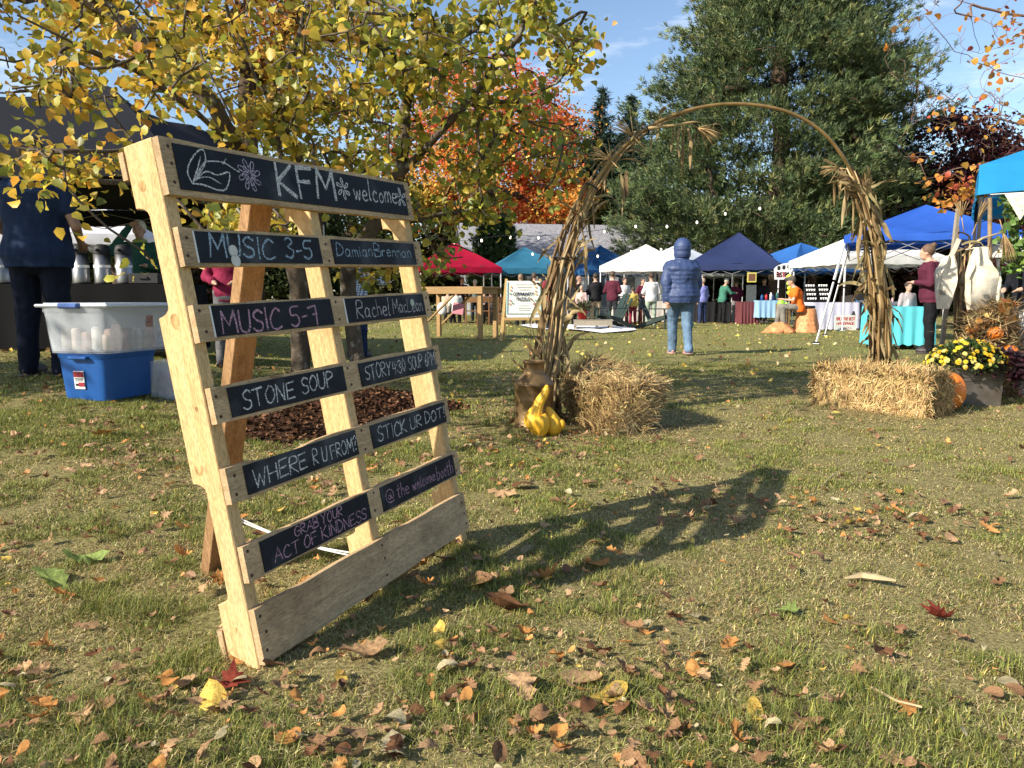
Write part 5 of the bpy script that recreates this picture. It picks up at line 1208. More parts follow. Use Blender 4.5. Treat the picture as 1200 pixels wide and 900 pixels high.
for k in range(46):
    px, py = rc.uniform(1112, 1142), rc.uniform(275, 430); corn_leaf(PP(px, py, 6.75+rc.uniform(-.06, .1)), (rc.uniform(-.7, .7), rc.uniform(-.5, .2), rc.uniform(-1, .7)), rc.uniform(.12, .3), rc.uniform(.02, .04), .5, 3000+k, parent=t)
mb = MB(); mb.tube([PP(1128, 300, 6.72), PP(1140, 286, 6.7), PP(1152, 279, 6.7), PP(1175, 272, 6.7)], [.012, .011, .010, .006], 6); mb.build('corn_stalk', M_stalk[2], t, True)
tassel(PP(1176, 273, 6.7), (.35, 0, -1), .27, 22, 21, .16, t); tassel(PP(1145, 260, 6.7), (.3, 0, .9), .2, 14, 22, .16, t); tassel(PP(1127, 255, 6.72), (-.2, 0, .9), .16, 12, 23, .2, t)
M_canvas = mat('cream_canvas', (.66, .60, .48), .85, .08, 12, bump=.7, bscale=18)
def bag(label, outline, Y, depth, strap, seed, parentless=True):
    """cloth bag: an outline given as row (py, pxl, pxr), puffed"""
    c0 = P3((outline[0][1]+outline[0][2])/2, outline[0][0], Y); t = thing('tote_bag', label, 'bag', c0); mb = MB(); n = 28; r = random.Random(seed); V = []; oo = []
    for (p0, a0, b0), (p1, a1, b1) in zip(outline, outline[1:]): oo += [(p0+(p1-p0)*q_, a0+(a1-a0)*q_+r.uniform(-.5, .5), b0+(b1-b0)*q_+r.uniform(-.5, .5)) for q_ in (0, .5)]
    outline = oo+[outline[-1]]
    for j, (py, a, b_) in enumerate(outline):
        f = j/(len(outline)-1); dp_ = depth*(.25+.75*math.sin(math.pi*min(1, f*.9+.12)))
        for k in range(n):
            an = 2*math.pi*k/n; u = math.copysign(abs(math.cos(an))**.38, math.cos(an)); x = (a+b_)/2+(b_-a)/2*u; fold = .45*math.sin(k*1.9+j*.30+seed)+.3*math.sin(k*.9-j*.55)+.15*math.sin(k*3.1+j)
            V.append(P3(x, py, Y)-c0+Vector((0, -math.sin(an)*dp_*(1+fold), 0)))
    m_ = len(outline); F = [(j*n+k, j*n+(k+1) % n, (j+1)*n+(k+1) % n, (j+1)*n+k) for j in range(m_-1) for k in range(n)]+[tuple((m_-1)*n+k for k in range(n))]
    mb.add(V, F); b = mb.build('bag_body', M_canvas, t, True)
    smooth_angle(b, 60)
    mb = MB(); S = [P3(px, py, Y-.005)-c0 for px, py in strap]
    for a, b_ in zip(S, S[1:]): mb.bar(a, b_, .036, .006, up=Vector((0, 1, 0)))
    mb.build('strap', M_canvas, t); return t, c0
tb, c0 = bag('long cream canvas tote bag hanging on the left ladder rail', [(300, 1108, 1117), (310, 1102, 1120), (320, 1098, 1119), (335, 1097, 1118), (350, 1097, 1116), (362, 1098, 1112)], 6.62, .05, [(1124, 280), (1119, 292), (1112, 304)], 3)
mb = MB()
for k in range(5): mb.tube([P3(1101+k*1.6, 340+k*.2, 6.555)-c0, P3(1102.5+k*1.6, 346, 6.552)-c0], .0022, 4)
mb.build('printed_mark', M_black, tb)
tb, c0 = bag('wide cream canvas tote bag hanging puffed out between the ladder rails', [(290, 1141, 1157), (304, 1139, 1158), (312, 1137, 1161), (320, 1133, 1169), (328, 1131, 1172), (345, 1131, 1172), (355, 1132, 1169), (363, 1133, 1152)], 6.6, .055, [(1143, 292), (1145, 306)], 4)
mb = MB()
for k in range(5): mb.tube([P3(1153+k*1.4, 345, 6.50)-c0, P3(1154+k*1.5, 350, 6.50)-c0], .002, 4)
mb.build('printed_mark', M_black, tb)
mb = MB(); a, b_ = P3(1153, 292, 6.6)-c0, P3(1151, 308, 6.6)-c0; mb.bar(a, b_, .04, .006, up=Vector((0, 1, 0))); mb.bar(P3(1133, 292, 6.6)-c0, P3(1154, 289, 6.6)-c0, .03, .006); mb.build('strap', M_canvas, tb)
# heap
t = thing('vine_heap', 'heap of dried vines and straw with orange leaves right of the ladder', 'dried vines', (XA(1165, 6.6), 6.6, g(4.2, 6.6))); o_ = Vector(t.location)
r = np.random.default_rng(6); n = 6500; cpx = np.where(r.random(n) < .6, 1168, 1148)+r.normal(size=n)*13; f = r.random(n); cpy = 350+100*f**.8+np.abs(cpx-1165)*.55; C = np.array([tuple(PP(a, b_, 6.6+c)) for a, b_, c in zip(cpx, cpy, r.normal(size=n)*.13)])
D = r.normal(size=(n, 3)); D /= np.linalg.norm(D, axis=1)[:, None]; S = np.cross(D, r.normal(size=(n, 3))); S /= np.linalg.norm(S, axis=1)[:, None]; S *= .0026; L_ = r.uniform(.06, .2, n)[:, None]
V = np.stack([C-S, C+S, C+D*L_*.5+S*3, C+D*L_], 1).reshape(-1, 3); F = (np.array([[0, 1, 2], [0, 2, 3]])[None]+(np.arange(n)*4)[:, None, None]).reshape(-1, 3)
link('straw', npmesh('straw', V, F, np.repeat(palette(n, [(.26, .17, .08), (.38, .28, .13), (.13, .08, .04), (.18, .16, .07)], [3, 2, 3, 1], r), 4, 0)), M_straw, t)['kind'] = 'stuff'
mb = MB(); mb.ell(PP(1163, 425, 6.68), .20, .15, .28, 14, 10); mb.ell(PP(1160, 390, 6.68), .13, .12, .20, 12, 8); mb.build('vine_core', mat('vine_brown', (.07, .045, .025), .95, .5, 30, bump=1), t, True)
C = []
for cx, cy, s_, n_ in ((1178, 358, 8, 26), (1147, 379, 7, 14), (1139, 389, 6, 12), (1170, 410, 8, 16), (1183, 372, 6, 10), (1160, 370, 8, 8)):
    for _ in range(n_): C.append(tuple(PP(cx+rc.gauss(0, s_*.6), cy+rc.gauss(0, s_*.45), 6.42+rc.uniform(-.05, .05))))
V, F, cc = leafmesh(np.array(C), r.uniform(.04, .08, len(C)), 'ovate', palette(len(C), [(.55, .28, .08), (.62, .36, .10), (.45, .18, .05)], [1, 1, 1], r), .3, None, 9, 1.2)
link('orange_leaves', npmesh('orange_leaves', V, F, cc, True), M_leaf, t)['kind'] = 'stuff'
pumpkin('small orange pumpkin set in the vine heap, upper of two', P3(1166, 399, 6.36), .062, .058, M_pump, 10)
pumpkin('small orange pumpkin low in the vine heap, lower of two', P3(1182, 421, 6.36), .070, .060, M_pump, 10)
# ------------------------------------------------------------ people
def person(label, px, Y, h, heading, pose='stand', top=(.2, .2, .2), pants=(.03, .04, .08), hair=(.08, .05, .03), skin=(.50, .30, .21), shoes=(.05, .04, .04), long_sleeve=True, hood=False, quilt=False, hat=None, bun=False, vox=.02, stout=1.0, longhair=False, x=None, z=None, plaid=None, fingers=False, seat=.46, tilt=0., dress=None, scarf=None, group=None):
    x = XA(px, Y) if x is None else x; z = g(x, Y) if z is None else z
    t = thing('person', label, 'person', (x, Y, z), R(heading), group); S = h/1.75; t.scale = (S, S, S)
    sit = pose == 'sit'; dz = (seat/S-.90) if sit else 0.0
    P = {}
    hip = .92+dz; fl = {'lean': .28, 'phone': .07, 'sit': .22, 'reach': .18, 'stoop': .45}.get(pose, .0)
    def up(zrel, y=0, x_=0): # torso point above hip with forward lean (toward -y)
        return Vector((x_, y-zrel*math.sin(fl), hip+zrel*math.cos(fl)))
    chest = up(.36); neck = up(.525, .01); head = up(.655, -.012-.05*(pose in ('phone', 'sit', 'reach')))
    if pose == 'phone': head = up(.635, -.06)
    W_ = .165*(.80+.20*stout)+(.012 if quilt else 0); sh = [up(.445, 0, -W_), up(.445, 0, W_)]
    arms = []
    for s in (-1, 1):
        a = sh[(s+1)//2]
        if pose in ('stand', 'walk'):
            sw = .06*s if pose == 'walk' else 0
            e = a+Vector((s*.055, .02+sw, -.29)); w_ = e+Vector((-s*.02, -.05+sw, -.25))
        elif pose == 'pockets': e = a+Vector((s*.09, .05, -.27)); w_ = e+Vector((-s*.07, -.12, -.18))
        elif pose in ('front', 'phone'):
            e = a+Vector((s*(.085+.09*(stout-1)), .01, -.28)); w_ = e+Vector((-s*(.10 if stout > 1.2 and pose == 'front' else .12), -.20, .02 if pose == 'phone' else (-.10 if stout > 1.2 else -.06)))
        elif pose == 'brow':
            if s < 0: e = a+Vector((-.16, -.14, -.08)); w_ = Vector((head.x-.09, head.y-.10, head.z+.05))
            else: e = a+Vector((.09, -.02, -.28)); w_ = e+Vector((-.12, -.18, .02))
        elif pose == 'headhold': e = a+Vector((s*.20, -.08, .06)); w_ = Vector((head.x+s*.09, head.y-.05, head.z+.04))
        elif pose in ('reach', 'lean', 'stoop'): e = a+Vector((s*.06, -.14, -.22)); w_ = e+Vector((-s*.04, -.22, .0))
        elif pose == 'sit': e = a+Vector((s*.06, -.08, -.27)); w_ = e+Vector((-s*.08, -.22, .02))
        elif pose == 'hips': e = a+Vector((s*.20, .06, -.22)); w_ = e+Vector((-s*.16, -.08, -.14))
        else: e = a+Vector((s*.05, .02, -.29)); w_ = e+Vector((0, -.05, -.25))
        arms.append((a, e, w_))
    legs = []
    for s in (-1, 1):
        a = Vector((s*.085*(.5+.5*stout), 0, hip-.02))
        if sit: k = a+Vector((s*.07, -.42, .02)); f = Vector((k.x+s*.01, k.y-.02+.06*s, .09/S))
        elif pose == 'walk': k = a+Vector((-s*.018, -.05-.09*s, -.42)); f = k+Vector((-s*.012, -.02 if s > 0 else .16, -.41)); f.z = .085 if s > 0 else .10
        else: k = a+Vector((s*.015, -.015, -.42)); f = Vector((k.x+s*.01, .01, .085))
        legs.append((a, k, f))
    def torso(mb, k, zmin=-.06, zmax=.50, q=0, flare=0):
        prof = [(-.10, .155, .105), (-.04, .170, .118), (.06, .155, .108), (.16, .145, .100), (.28, .160, .110), (.38, .178, .115), (.44, .168, .100), (.48, .130, .082), (.51, .088, .070), (.54, .062, .060)]
        zz = np.array([p[0] for p in prof]); rx = np.array([p[1] for p in prof]); ry = np.array([p[2] for p in prof]); n = 16; rings = np.arange(zmin, zmax+.0001, .0125 if q else .03); base = len(mb.v)
        for z_ in rings:
            c = up(z_); st = 1+(stout-1)*(1 if z_ < .4 else .6); a_ = np.interp(z_, zz, rx)*st+k+flare*max(0, .1-z_); b_ = np.interp(z_, zz, ry)*st*(1.0+(stout-1)*.5)+k+flare*max(0, .1-z_)
            if q: bulge = q*abs(math.sin(z_*math.pi/.064)); a_ += bulge; b_ += bulge
            for i in range(n): an = 2*math.pi*i/n; mb.v.append((c.x+a_*math.cos(an), c.y+b_*math.sin(an), c.z))
        m_ = len(rings)
        for j in range(m_-1):
            for i in range(n): a = base+j*n+i; b2 = base+j*n+(i+1) % n; mb.f.append((a, b2, b2+n, a+n))
        mb.f.append(tuple(base+i for i in range(n))[::-1]); mb.f.append(tuple(base+(m_-1)*n+i for i in range(n)))
    def seg(mb, a, b, ra, rb, q=0):
        if not q: mb.capsule(a, b, ra, rb); return
        L_ = (b-a).length; n = int(L_/.0125); mb.tube([a.lerp(b, i/n) for i in range(n+1)], [ra+(rb-ra)*i/n+q*abs(math.sin(i*.0125*math.pi/.05)) for i in range(n+1)], 12); mb.ell(a, ra, ra, ra, 12, 8); mb.ell(b, rb, rb, rb, 12, 8)
    # body
    mb = MB(); torso(mb, -.012, -.10, .53)
    mb.capsule(neck-Vector((0, 0, .05)), head-Vector((0, 0, .03)), .052, .05)
    mb.ell(head+Vector((0, 0, .02)), .075, .092, .108, 16, 12); mb.ell(head+Vector((0, -.035, -.055)), .052, .05, .05, 12, 8)
    mb.ell(head+Vector((0, -.098, -.015)), .012, .018, .020, 8, 6)
    for s in (-1, 1): mb.ell(head+Vector((s*.077, .005, -.005)), .010, .018, .028, 8, 6)
    for s, (a, e, w_) in zip((-1, 1), arms):
        mb.capsule(a, e, .045, .038); mb.capsule(e, w_, .037, .026)
        d = (w_-e).normalized()
        if pose in ('brow', 'headhold') and (s < 0 or pose == 'headhold'): d = (d+Vector((-s*.9, -.2, .3))).normalized()
        pc_ = w_+d*.055; mb.capsule(w_, pc_, .026, .034 if vox > .012 else .03)
        sd = d.cross(Vector((0, 0, 1)) if abs(d.z) < .8 else Vector((0, 1, 0))).normalized()
        if vox <= .012 or fingers:
            for k_ in range(4):
                b0 = pc_+sd*(k_-1.5)*.019+d*.01; ln = (.070, .078, .074, .058)[k_]; m1 = b0+d*ln*.55; cu = (d*.7+Vector((0, -.4, -.45))).normalized(); mb.capsule(b0, m1, .0095, .009, 8); mb.capsule(m1, m1+cu*ln*.5, .009, .008, 8)
            b0 = w_+d*.02+sd*.02; mb.capsule(b0, b0+(sd*.8+d*.6).normalized()*.055, .012, .009, 8)
        else: mb.capsule(pc_, pc_+d*.07, .026, .017)
    for a, k, f in legs: mb.capsule(a, k, .075, .05); mb.capsule(k, f, .048, .034); mb.capsule(f, f+Vector((0, -.12, -.04)), .033, .028)
    def vx(o, v, it=4, fold=0):
        m_ = o.modifiers.new('r', 'REMESH'); m_.mode = 'VOXEL'; m_.voxel_size = v; m_.use_smooth_shade = True
        if it: s_ = o.modifiers.new('s', 'SMOOTH'); s_.factor = .5; s_.iterations = it
        if fold:
            for nm, sc_, st_ in (('cloth_folds', .16, .030), ('cloth_creases', .055, .010)):
                tx = bpy.data.textures.get(nm) or bpy.data.textures.new(nm, 'CLOUDS'); tx.noise_scale = sc_; tx.noise_depth = 3; dm = o.modifiers.new('d', 'DISPLACE'); dm.texture = tx; dm.strength = st_*fold; dm.mid_level = .5; dm.texture_coords = 'GLOBAL'
    cid = lambda c: '_'.join('%02x' % int(v*255) for v in c)
    vx(mb.build('body', mat('skin_'+cid(skin), skin, .55, .08, 20, bump=.05), t), min(vox, .016) if not fingers else vox, 2)
    # eyes, mouth for faces turned our way
    if abs((heading+180) % 360-180) < 100:
        for s in (-1, 1): mb = MB(); mb.ell(head+Vector((s*.030, -.082, .015)), .011, .008, .006, 8, 6); mb.build('eye', mat('eye_dark', (.04, .03, .025), .3, .05, 5), t, True)
        mb = MB(); mb.ell(head+Vector((0, -.088, -.055)), .022, .008, .006, 8, 6); mb.build('mouth', mat('lips', (.36, .14, .12), .5, .1, 5), t, True)
    # clothes
    q = .010 if quilt else 0; k = .032 if quilt else .013
    mb = MB(); torso(mb, k, -.14 if quilt else -.13, .505, q, .10 if quilt else .0)
    for a, e, w_ in arms:
        if long_sleeve: seg(mb, a+Vector((0, 0, -.03 if quilt else 0)), e, .054+k*.8, .052+k, q*.8); seg(mb, e, e.lerp(w_, .97), .046+k, .034+k*.7, q*.8)
        else: mb.capsule(a, a.lerp(e, .52), .058+k, .060+k)
    if quilt: mb.capsule(neck-Vector((0, 0, .06)), neck+Vector((0, 0, .05)), .115, .10)
    tm = plaid or mat('cloth_'+cid(top), top, .8 if not quilt else .55, .20, 7, bump=.5, bscale=11)
    vx(mb.build('jacket' if long_sleeve else 'shirt', tm, t), vox if not quilt else .011, 5 if not quilt else 3, 1)
    mb = MB()
    c = up(-.06); mb.ell(c, .165*stout+.008, .12*stout+.008, .13, 16, 10)
    for a, kk, f in legs: mb.capsule(a, kk, .098*(.6+.4*stout), .074*(.7+.3*stout)); mb.capsule(kk, f+Vector((0, 0, -.02)), .072*(.7+.3*stout), .066)
    vx(mb.build('trousers', mat('denim_'+cid(pants), pants, .9, .38, 7, bump=.7, bscale=13), t), vox, 4, 1.1)
    for a, kk, f in legs:
        mb = MB(); mb.ell(f+Vector((0, -.065, -.038)), .047, .135, .047, 12, 8); mb.box(f+Vector((0, -.065, -.074)), (.085, .25, .022), bev=.008); mb.build('shoe', mat('shoe_'+cid(shoes), shoes, .5, .2, 12), t, True)
    hm = mat('hair_'+cid(hair), hair, .6, .4, 30, bump=.5, bscale=90, stretch=(3, 3, .6))
    if hood:
        mb = MB(); hc = head+Vector((0, .02, .02))
        prof = [(.12, -.15), (.135, -.10)]+[(.138*math.sqrt(max(0, 1-((z_)/.155)**2))+.006*abs(math.sin(z_*70)), z_) for z_ in np.linspace(-.06, .150, 16)]
        mb.lathe(prof, 24, hc, .92, 1.08); vx(mb.build('hood', tm, t), .009, 2)
    else:
        if hat:
            mb = MB(); mb.ell(head+Vector((0, .005, .055)), .088, .105, .085, 16, 10)
            if hat[1] == 'cap': mb.capsule(head+Vector((0, -.09, .065)), head+Vector((0, -.15, .055)), .05, .03)
            else: mb.lathe([(.088, .02), (.098, .025), (.098, .06), (.088, .065)], 16, head)
            vx(mb.build('hat', mat('hat_'+cid(hat[0]), hat[0], .8, .2, 20), t), .014, 2)
        mb = MB(); mb.ell(head+Vector((0, .020, .048)), .090, .100, .102, 16, 12)
        if longhair: mb.capsule(head+Vector((0, .05, 0)), neck+Vector((0, .075, -.05)), .085, .06)
        if bun: mb.ell(head+Vector((0, .09, .125)), .048, .045, .045, 10, 8)
        vx(mb.build('hair', hm, t), .013, 3)
    if scarf: mb = MB(); mb.lathe([(.075, -.05), (.095, -.03), (.092, .0), (.07, .02)], 16, neck); mb.build('scarf', mat('scarf_'+cid(scarf), scarf, .9, .3, 20), t, True)
    return t
def plaidmat(name, a, b_, s=16):
    m = bpy.data.materials.new(name); tt, b, out = nodes(m); N = tt.nodes.new; K = tt.links.new
    tc_ = N('ShaderNodeTexCoord'); w1 = N('ShaderNodeTexWave'); w1.bands_direction = 'X'; w1.inputs['Scale'].default_value = s; w2 = N('ShaderNodeTexWave'); w2.bands_direction = 'Z'; w2.inputs['Scale'].default_value = s
    K(tc_.outputs['Object'], w1.inputs['Vector']); K(tc_.outputs['Object'], w2.inputs['Vector']); ml = N('ShaderNodeMath'); ml.operation = 'ADD'; K(w1.outputs['Fac'], ml.inputs[0]); K(w2.outputs['Fac'], ml.inputs[1])
    r_ = N('ShaderNodeValToRGB'); e = r_.color_ramp.elements; e[0].position = .35; e[1].position = .75; e[0].color = (*a, 1); e[1].color = (*b_, 1); K(ml.outputs[0], r_.inputs['Fac']); ml.use_clamp = False
    md = N('ShaderNodeMath'); md.operation = 'MULTIPLY'; md.inputs[1].default_value = .5; K(ml.outputs[0], md.inputs[0]); K(md.outputs[0], r_.inputs['Fac']); K(r_.outputs[0], b.inputs['Base Color']); b.inputs['Roughness'].default_value = .9; return m
RED = plaidmat('red_plaid', (.30, .02, .03), (.04, .015, .02), 9); BLU = plaidmat('blue_plaid', (.50, .55, .62), (.03, .05, .10), 9)
NAVY = (.018, .028, .065); JEAN = (.045, .085, .17); LJ = (.13, .22, .36); KH = (.42, .33, .21); BLK = (.014, .014, .016)
person('person in hooded navy puffer jacket and light blue jeans walking away through the arch', 797, 11.5, 1.73, 184, 'walk', (.036, .060, .15), (.11, .175, .26), shoes=(.50, .28, .25), hood=True, quilt=True, vox=.011, stout=1.42)
person('large person in navy t-shirt and dark jeans seen from behind near the totes', 52, 5.85, 1.82, 176, 'front', (.016, .030, .070), (.010, .013, .024), (.06, .04, .03), long_sleeve=False, vox=.011, stout=1.42, skin=(.34, .19, .12))
person('white haired person in green jacket shading eyes with one hand behind the coffee table', 170, 10.2, 1.72, 12, 'brow', (.03, .10, .075), BLK, (.72, .68, .58), vox=.011, fingers=True, scarf=(.35, .42, .10))
person('person in maroon top and grey trousers seen between the upper pallet slats', 270, 8.6, 1.62, 8, 'front', (.22, .02, .055), (.13, .13, .135), (.10, .07, .05), vox=.014)
person('person in blue plaid shirt and blue cap standing behind the yellow tree', 419, 10.9, 1.68, 150, 'lean', (.1, .1, .1), (.018, .03, .07), hat=((.03, .06, .25), 'cap'), plaid=BLU, vox=.016)
person('person in black jacket standing under the red canopy', 542, 29.5, 1.68, 10, 'front', (.03, .012, .018), BLK)
person('person in grey green jacket standing right under the red canopy', 557, 29, 1.6, 200, 'stand', (.16, .19, .17), BLK, (.45, .4, .32))
person('seated person in a tan top with brown hair left at the picnic tables', 524, 26.5, 1.6, 170, 'sit', (.40, .34, .24), BLK, (.20, .12, .07))
person('seated person in white with a pale knitted hat at the picnic tables', 535, 26, 1.62, 190, 'sit', (.55, .55, .50), BLK, hat=((.6, .6, .58), 'beanie'))
person('seated grey haired person in brown left of the pair of white heads', 567, 26.5, 1.6, 20, 'sit', (.20, .12, .08), BLK, (.62, .55, .45))
person('seated white haired person in dark clothes, right of the grey haired one', 577, 26, 1.58, -20, 'sit', (.05, .05, .055), BLK, (.75, .72, .66))
person('person in red plaid behind the left half of the puzzle easel', 610, 24, 1.62, 175, 'front', (.3, 0, 0), BLK, (.25, .16, .10), plaid=RED)
person('person in dark hat and rust brown coat behind the middle of the puzzle easel', 626, 24, 1.66, 150, 'front', (.22, .09, .04), BLK, hat=((.01, .01, .012), 'cap'))
person('person in red plaid right behind the left leg of the arch', 645, 20.5, 1.62, 185, 'front', (.3, 0, 0), (.03, .04, .06), (.20, .12, .07), plaid=RED)
person('person in black jacket bending toward the child right of the arch leg', 672, 24.5, 1.62, 80, 'lean', BLK, BLK, (.30, .17, .12))
person('child in pale pink coat standing right of the arch leg', 681, 24, 1.28, 160, 'stand', (.52, .36, .33), (.2, .15, .14), (.40, .28, .18))
person('person in black jacket and khaki trousers seen from behind near the green chair', 697, 24.2, 1.68, 185, 'front', BLK, KH, (.04, .03, .02), stout=1.15)
person('person in maroon coat and grey knitted hat behind the green lawn chair', 717, 23.8, 1.72, 150, 'front', (.085, .018, .032), (.03, .03, .035), hat=((.5, .5, .5), 'beanie'), stout=1.1)
person('person in white top behind the maroon coat', 731, 26.5, 1.6, 20, 'front', (.62, .62, .60), BLK, (.08, .05, .03))
person('child in a mustard yellow jacket by the wooden stool', 741, 24.5, 1.22, 190, 'stand', (.55, .40, .10), (.2, .02, .04), (.06, .04, .03))
person('person in dark maroon top right of the child in yellow', 752, 26, 1.58, 20, 'front', (.10, .015, .03), BLK, (.06, .04, .03))
person('person in white blouse and sage trousers seen from behind left of the walker', 762, 23.4, 1.64, 185, 'front', (.66, .64, .62), (.30, .36, .28), (.05, .03, .02), stout=1.15)
person('person in lavender jacket and navy trousers right of the walker', 822, 26.3, 1.55, 205, 'stand', (.22, .24, .55), (.03, .045, .11), (.35, .25, .18), stout=1.1)
person('grey haired person in green jacket facing right under the navy tent', 845, 26.3, 1.58, 110, 'reach', (.05, .17, .12), BLK, (.50, .46, .40), stout=1.1)
person('person in plum sweater and grey trousers right of the navy tent pole', 861, 27.2, 1.56, 190, 'front', (.12, .02, .05), (.20, .19, .19), (.06, .04, .03))
person('person in orange shirt and grey trousers sitting on a stool with head bowed', 934, 19.3, 1.72, -98, 'sit', (.85, .16, .02), (.20, .19, .165), (.10, .08, .06), long_sleeve=False, seat=.62, stout=1.2, vox=.016, hat=((.07, .07, .06), 'cap'))
person('blond person in black jacket and jeans taking a photo under the white tent', 1007, 21, 1.62, 170, 'headhold', BLK, (.07, .12, .21), (.50, .42, .28), shoes=(.5, .12, .10), longhair=True, vox=.016)
person('person in maroon sweater and black trousers with hair in a bun looking down', 1089, 11.7, 1.70, -120, 'phone', (.085, .018, .036), (.012, .012, .014), (.13, .075, .045), bun=True, vox=.012, stout=1.35)
person('person in black long sleeved top at the right edge of the view', 1199, 8.6, 1.62, -75, 'front', (.014, .015, .02), BLK, (.08, .05, .03), vox=.012)
person('dark haired child behind the turquoise table', 1061, 13.2, 1.15, 10, 'stand', (.35, .30, .30), BLK, (.05, .03, .025), vox=.016)
person('person in blue top browsing behind the blue draped table', 893, 27, 1.6, 20, 'front', (.02, .02, .03), BLK, (.05, .03, .02))

# ------------------------------------------------------------ canopies
def tent(label, cpx, Y, size, rz, col, he=2.08, hp=3.15, legs=True, slant=0., x=None, valance=.22, truss=True, group='pop-up canopies of the market', polemat=None, z=None, flat=0.):
    x = XA(cpx, Y) if x is None else x; z = g(x, Y) if z is None else z
    t = thing('canopy_tent', label, 'tent', (x, Y, z), R(rz)); s = size/2; cid = '_'.join('%02x' % int(v*255) for v in col); r = random.Random(int(cpx))
    m = mat('tent_'+cid, col, .8, .14, 1.8, bump=.7, bscale=5, transl=.22 if max(col) > .1 else .02)
    N_ = 12; mb = MB()
    for q_ in range(4):
        V = []; F = []; ca, sa = (1, 0, -1, 0)[q_], (0, 1, 0, -1)[q_]
        for i in range(N_+1):
            k = i/N_
            for j in range(N_+1):
                f = -1+2*j/N_; X_, Y2_ = f*k*s, -k*s; e = abs(f)
                zz = he+(hp-he)*min(1, (1-k)/(1-flat))-.085*(hp-he)*math.sin(math.pi*k)*(1-e**4)*1.3+.010*math.sin(j*2.1+q_)*k*(1-e**4)+.012*math.sin(i*1.3+j*.7+q_*2)*(1-e**4)*k
                V.append((X_*ca-Y2_*sa, X_*sa+Y2_*ca, zz))
        F = [(i*(N_+1)+j, (i+1)*(N_+1)+j, (i+1)*(N_+1)+j+1, i*(N_+1)+j+1) for i in range(N_) for j in range(N_)]; mb.add(V, F)
    o_ = mb.build('canopy_top', m, t, True)
    bm = bmesh.new(); bm.from_mesh(o_.data); bmesh.ops.remove_doubles(bm, verts=bm.verts[:], dist=.002); bmesh.ops.recalc_face_normals(bm, faces=bm.faces[:]); bm.to_mesh(o_.data); bm.free(); smooth_angle(o_, 14)
    for sx_, sy_ in ((0, -1), (1, 0), (0, 1), (-1, 0)):
        mb = MB(); V = []; n = 16
        for i in range(n+1):
            f = -1+2*i/n; w_ = .012*math.sin(i*1.9+sx_)
            p = Vector((f*s*1.003, sy_*s*1.003, 0)) if sy_ else Vector((sx_*s*1.003, f*s*1.003, 0)); o_ = Vector((sx_, sy_, 0))
            V += [tuple(p+Vector((0, 0, he+.004))), tuple(p+o_*(.012+w_*.6)+Vector((0, 0, he-valance*.5))), tuple(p+o_*(.010+w_)+Vector((0, 0, he-valance+.02*abs(math.sin(i*math.pi/4)))))]
        F = [(3*i+k, 3*i+3+k, 3*i+4+k, 3*i+1+k) for i in range(n) for k in (0, 1)]; mb.add(V, F); mb.build('valance', m, t, True)
    pm = polemat or M_alu
    if legs:
        for a in (-1, 1):
            for b_ in (-1, 1):
                p0 = Vector((a*(s-.03), b_*(s-.03), he-.03)); p1 = Vector((a*(s-.03+slant), b_*(s-.03+slant), .012)); mb = MB(); mb.bar(p1, p0.lerp(p1, .42), .024); mb.bar(p0.lerp(p1, .40), p0, .034); mb.box(p1+Vector((0, 0, .0)), (.11, .11, .012)); mb.build('leg', pm, t)
                if slant: q = MB(); q.box(p1+Vector((0, 0, .018)), (.13, .10, .03), bev=.01); q.build('foot_pad', M_black, t)
    if truss:
        for sx_, sy_ in ((0, -1), (1, 0), (-1, 0), (0, 1)):
            mb = MB(); n = 4
            for i in range(n):
                f0 = -1+2*i/n; f1 = -1+2*(i+1)/n
                def q(f, z_): return Vector((f*(s-.05), sy_*(s-.05), z_)) if sy_ else Vector((sx_*(s-.05), f*(s-.05), z_))
                a_, b_ = he-.06, he-.34; mb.bar(q(f0, a_), q(f1, b_), .012); mb.bar(q(f0, b_), q(f1, a_)+Vector((.016*abs(sy_), .016*abs(sx_), 0)), .014)
            mb.build('scissor_truss', mat('truss_grey', (.22, .22, .23), .45, .1, 20, metal=.4), t)
    return t
tent('red canopy at the left end of the market row', 533, 30, 3.05, 14, (.34, .008, .035), 2.0, 3.0)
tent('teal blue canopy right of the red one', 614, 31, 3.0, 8, (.035, .16, .26), 2.0, 2.9)
tent('blue canopy behind the left leg of the arch', 702, 36, 3.05, 25, (.025, .095, .24), 2.1, 3.3)
tent('white canopy right of the blue one and left of the walker', 755, 29, 3.05, -14, (.70, .69, .66), 2.0, 2.85)
tent('pale bluish white canopy partly behind the hooded walker', 792, 31, 3.05, 30, (.52, .56, .64), 2.05, 3.0)
tent('peaked light grey canopy behind the hooded walker', 818, 38, 3.05, 12, (.50, .50, .49), 2.1, 3.5)
tent('dark navy canopy in the centre of the row', 862, 27.2, 3.05, -24, (.020, .030, .085), 2.0, 3.15)
tent('medium blue canopy with a low rounded roof right of the navy one', 934, 27.5, 3.3, 20, (.035, .14, .42), 1.95, 2.8)
tent('low white canopy over the lavender draped table', 1008, 21.5, 2.9, 8, (.72, .71, .67), 1.92, 2.7)
tent('bright royal blue slant leg canopy behind the right arch leg', 0, 15.0, 2.75, -24.5, (.03, .105, .46), 1.98, 2.62, slant=.42, x=7.93, valance=.14)
tent('turquoise canopy cut off by the right edge', 0, 8.63, 3.05, -30, (.025, .27, .55), 2.20, 2.9, x=6.88, polemat=M_black, valance=.30)
tent('dark charcoal canopy over the coffee stand at the left', 0, 11.5, 5.5, -4, (.010, .011, .015), 2.22, 3.35, x=-6.30, valance=.30, flat=.45)
tent('white canopy behind the coffee stand at the left', 0, 17.5, 3.05, 12, (.66, .66, .70), 1.95, 3.0, x=-9.6)
